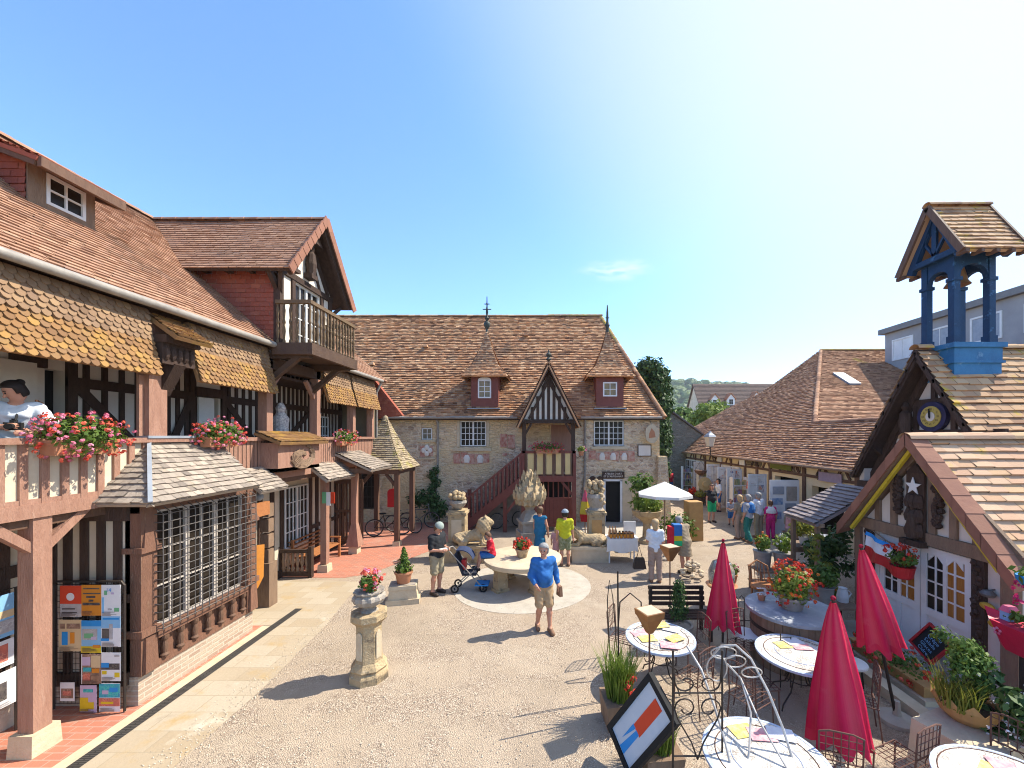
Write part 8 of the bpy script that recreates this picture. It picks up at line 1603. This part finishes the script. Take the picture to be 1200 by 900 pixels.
for i in range(22): a = random.uniform(0, 6.28); rr = random.uniform(.02, .28); b.foliage((bpot[0] + rr * math.cos(a), bpot[1] + rr * math.sin(a), bpot[2] + random.uniform(.35, .92)), .13, .13, .12, 170, .028, .1)
b.build('foliage', M['leaf'], o); b = MB(); b.grass((bpot[0] - .18, bpot[1] - .05, bpot[2] + .18), .14, .2, .4, 200, .007, .6); b.build('grass', M['leaf_yellow'], o)
b = MB(); b.tube([(bpot[0], bpot[1], bpot[2] + .1), (bpot[0], bpot[1], bpot[2] + .7)], .02, 5); b.build('stem', M['bark'], o)
o = thing('flowering_shrub', 'dark leaved shrub with tiny white flowers at the right edge', 'shrub', (5.35, 4.45, 0)); b = MB()
for i in range(16): b.foliage((5.3 + random.uniform(-.3, .45), 4.4 + random.uniform(-.35, .4), .3 + random.uniform(0, .75)), .2, .2, .18, 90, .06, .1)
b.build('foliage', M['leaf_dark'], o); b = MB()
for i in range(26): d = (5.3 + random.uniform(-.5, .4), 4.3 + random.uniform(-.4, .3), .35 + random.uniform(0, .85)); bloom(b, d, .02, .02, .02, 1, .022)
b.build('blossoms', M['fl_white'], o); b = MB(); b.tube([(5.35, 4.45, 0), (5.35, 4.45, .7)], .03, 5); b.build('stem', M['bark'], o)
hs_ = thing('garden_hose', 'grey hose slung in loops from the stone block to the railing', 'hose', (5, 4, .4)); b = MB(); b.tube([(4.4, 4.3, .45), (4.7, 4.0, .3), (5.0, 3.95, .42), (5.25, 3.95, .62)], .018, 6); b.build('tube', M['iron_grey'], hs_)
# flag, hanging basket, clogs, boat planter on the cafe
fg = thing('tricolour_flag', 'blue, white and red flag hanging beside the basket on the cafe front', 'flag', (6.35, 7.6, 1.6))
p0, p1 = V((6.42, 7.95, 2.0)), V((6.3, 7.0, 1.86)); b = MB(); b.tube([p0 + V((.15, .1, .03)), p1], .012, 5); b.build('staff', M['wood_old'], fg)
def wave(z0, z1, m):
    b = MB(); vs = []
    for i in range(13):
        t = i / 12; p = p0 + (p1 - p0) * (t * .72); dx = .03 * math.sin(t * 9); vs += [(p.x + dx, p.y, p.z - z0 + .0), (p.x + dx * 1.3 - .02, p.y + .05 * (z1 > .3) * (1 - t), p.z - z1 - .04 * math.sin(t * 7) * (z1 > .3))]
    b.add(vs, [(2 * i, 2 * i + 2, 2 * i + 3, 2 * i + 1) for i in range(12)]); o = b.build('stripe', m, fg); q = o.modifiers.new('thick', 'SOLIDIFY'); q.thickness = .004
wave(.0, .07, I['blue']); wave(.07, .27, I['white']); wave(.27, .5, M['red_paint'])
hk = thing('hanging_basket', 'red hanging basket of red geraniums in front of the cafe doors', 'hanging basket', (6.25, 6.95, 1.35)); b = MB(); b.lathe([(.1, 0), (.14, .03), (.17, .2), (.18, .22), (.15, .2)], (6.25, 6.95, 1.42), 18); b.build('basket', M['red_paint'], hk); b = MB()
for a in range(3): b.tube([(6.25 + .16 * math.cos(a * 2.09), 6.95 + .16 * math.sin(a * 2.09), 1.63), (6.28, 6.95, 2.1)], .005, 4)
b.tube([(6.28, 6.95, 2.1), (6.6, 6.95, 2.12)], .008, 4); b.build('hanger', M['iron'], hk); b = MB(); b.foliage((6.25, 6.98, 1.76), .2, .26, .14, 260, .045, .1); b.build('foliage', M['leaf'], hk); b = MB(); bloom(b, (6.22, 6.95, 1.86), .2, .28, .14, 22, .036); b.build('blossoms', M['fl_red'], hk)
cg = thing('wooden_clogs', 'pair of yellow wooden clogs hung on the cafe corner', 'clogs', (6.5, 5.75, 1.3))
for i, (dy, z) in enumerate(((.03, 1.4), (-.08, 1.18))): b = MB(); b.ball((6.5, 5.82 + dy, z), .05, .10, .055, 10, 7); b.ball((6.5, 5.74 + dy, z - .05), .045, .08, .045, 10, 7); b.build('clog', mat('clog', (.58, .34, .04), (.5, .28, .03), .5, 6), cg)
ow = thing('wall_lamp', 'small grey lamp above the clogs on the cafe corner', 'lamp', (6.5, 5.8, 1.6)); b = MB(); b.lathe([(.07, 0), (.09, .04), (.05, .09)], (6.5, 5.84, 1.55), 12); b.build('shade', M['iron_grey'], ow); b = MB(); b.tube([(6.5, 5.84, 1.63), (6.6, 5.84, 1.65)], .012, 5); b.build('arm', M['iron_grey'], ow)
bo = thing('boat_planter', 'bright red boat shaped planter with a flower emblem at the right edge', 'planter', (6.2, 5.0, 1.2)); b = MB(); L0 = [(5.98, 5.42), (6.2, 5.2), (6.24, 4.6), (5.76, 4.6), (5.8, 5.2)]
cx, cy = 6.0, 4.95; lo = [((x - cx) * .5 + cx, (y - cy) * .6 + cy, 1.17) for x, y in L0]; hi = [(x, y, 1.52 + (.08 if y > 5.3 else 0)) for x, y in L0]; k_ = 5
b.add(lo + hi, [list(range(k_ - 1, -1, -1))] + [(i, (i + 1) % k_, k_ + (i + 1) % k_, k_ + i) for i in range(k_)] + [list(range(k_, 2 * k_))]); b.build('hull', plain('boat_red', (.55, .015, .06), .45), bo)
b = MB()
for i in range(5): a = i * 1.257 + .3; b.ball((5.815, 5.12 + .035 * math.cos(a), 1.40 + .035 * math.sin(a)), .012, .018, .018, 6, 5)
b.build('flower_emblem', M['fl_pink'], bo); b = MB(); b.foliage((6.0, 4.9, 1.62), .2, .3, .1, 200, .05, .1); b.build('foliage', M['leaf'], bo); b = MB(); b.cbox((6.02, 5.16, 1.5), .14, .1, .13); b.build('toy_house', I['sky'], bo); b = MB(); b.cbox((6.02, 5.16, 1.632), .16, .12, .07, 0, .6); b.build('toy_roof', M['fl_pink'], bo); b = MB(); b.tube([(6.0, 5.0, 0), (6.0, 5.0, 1.2)], .03, 6); b.build('stand', M['iron'], bo)
hp_ = thing('hanging_planter', 'magenta flowers trailing from a blue pot at the cafe eaves, right edge', 'hanging planter', (6.15, 5.05, 1.9)); b = MB(); b.lathe([(.09, 0), (.16, .1), (.17, .16)], (6.15, 5.0, 1.98), 14); b.build('pot', I['blue'], hp_); b = MB(); b.foliage((6.15, 5.0, 2.15), .2, .22, .12, 160, .05, .1); b.build('foliage', M['leaf'], hp_); b = MB(); bloom(b, (6.1, 5.05, 1.92), .1, .12, .22, 24, .03, 0); b.build('blossoms', M['fl_magenta'], hp_); b = MB(); b.tube([(6.15, 5.0, 2.0), (6.35, 5.2, 2.5)], .008, 4); b.build('hanger', M['iron'], hp_)
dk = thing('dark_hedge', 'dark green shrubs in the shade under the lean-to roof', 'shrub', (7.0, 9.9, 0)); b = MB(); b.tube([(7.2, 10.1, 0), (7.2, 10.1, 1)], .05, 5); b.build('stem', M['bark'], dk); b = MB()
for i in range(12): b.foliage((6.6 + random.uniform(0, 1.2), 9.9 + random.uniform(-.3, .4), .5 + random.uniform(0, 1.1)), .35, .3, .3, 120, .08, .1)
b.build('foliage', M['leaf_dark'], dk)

for x, y, r_, h_, m, lf, fl, lb in ((6.15, 7.55, .11, .14, 'terracotta', 'leaf', 'fl_red', 'small terracotta pot of red flowers at the cafe corner post'), (5.35, 7.35, .1, .16, 'zinc', 'leaf_lime', 'fl_white', 'little zinc pot of white flowers beyond the terracotta trough'), (6.6, 9.1, .13, .2, 'terracotta', 'leaf_lime', 'fl_orange', 'terracotta pot of orange flowers under the lean-to roof'), (5.0, 10.6, .13, .2, 'terracotta', 'leaf', 'fl_pink', 'terracotta pot of pink flowers on the gravel behind the plant stand'), (8.3, 12.2, .16, .25, 'white', 'leaf', 'fl_red', 'white pot of red flowers on the ground behind the garden table'), (6.9, 10.9, .16, .26, 'zinc', 'leaf_dark', 'fl_white', 'zinc pot of dark leaves in front of the garden table')):
    o = potted(lb, (x, y, 0.02), r_, h_, M[m]); b = MB(); b.foliage((x, y, h_ + .14), r_ * 1.5, r_ * 1.5, .16, 260, .04, .1); b.build('foliage', M[lf], o); b = MB(); bloom(b, (x, y, h_ + .18), r_ * 1.4, r_ * 1.4, .14, 18, .024); b.build('blossoms', M[fl], o)
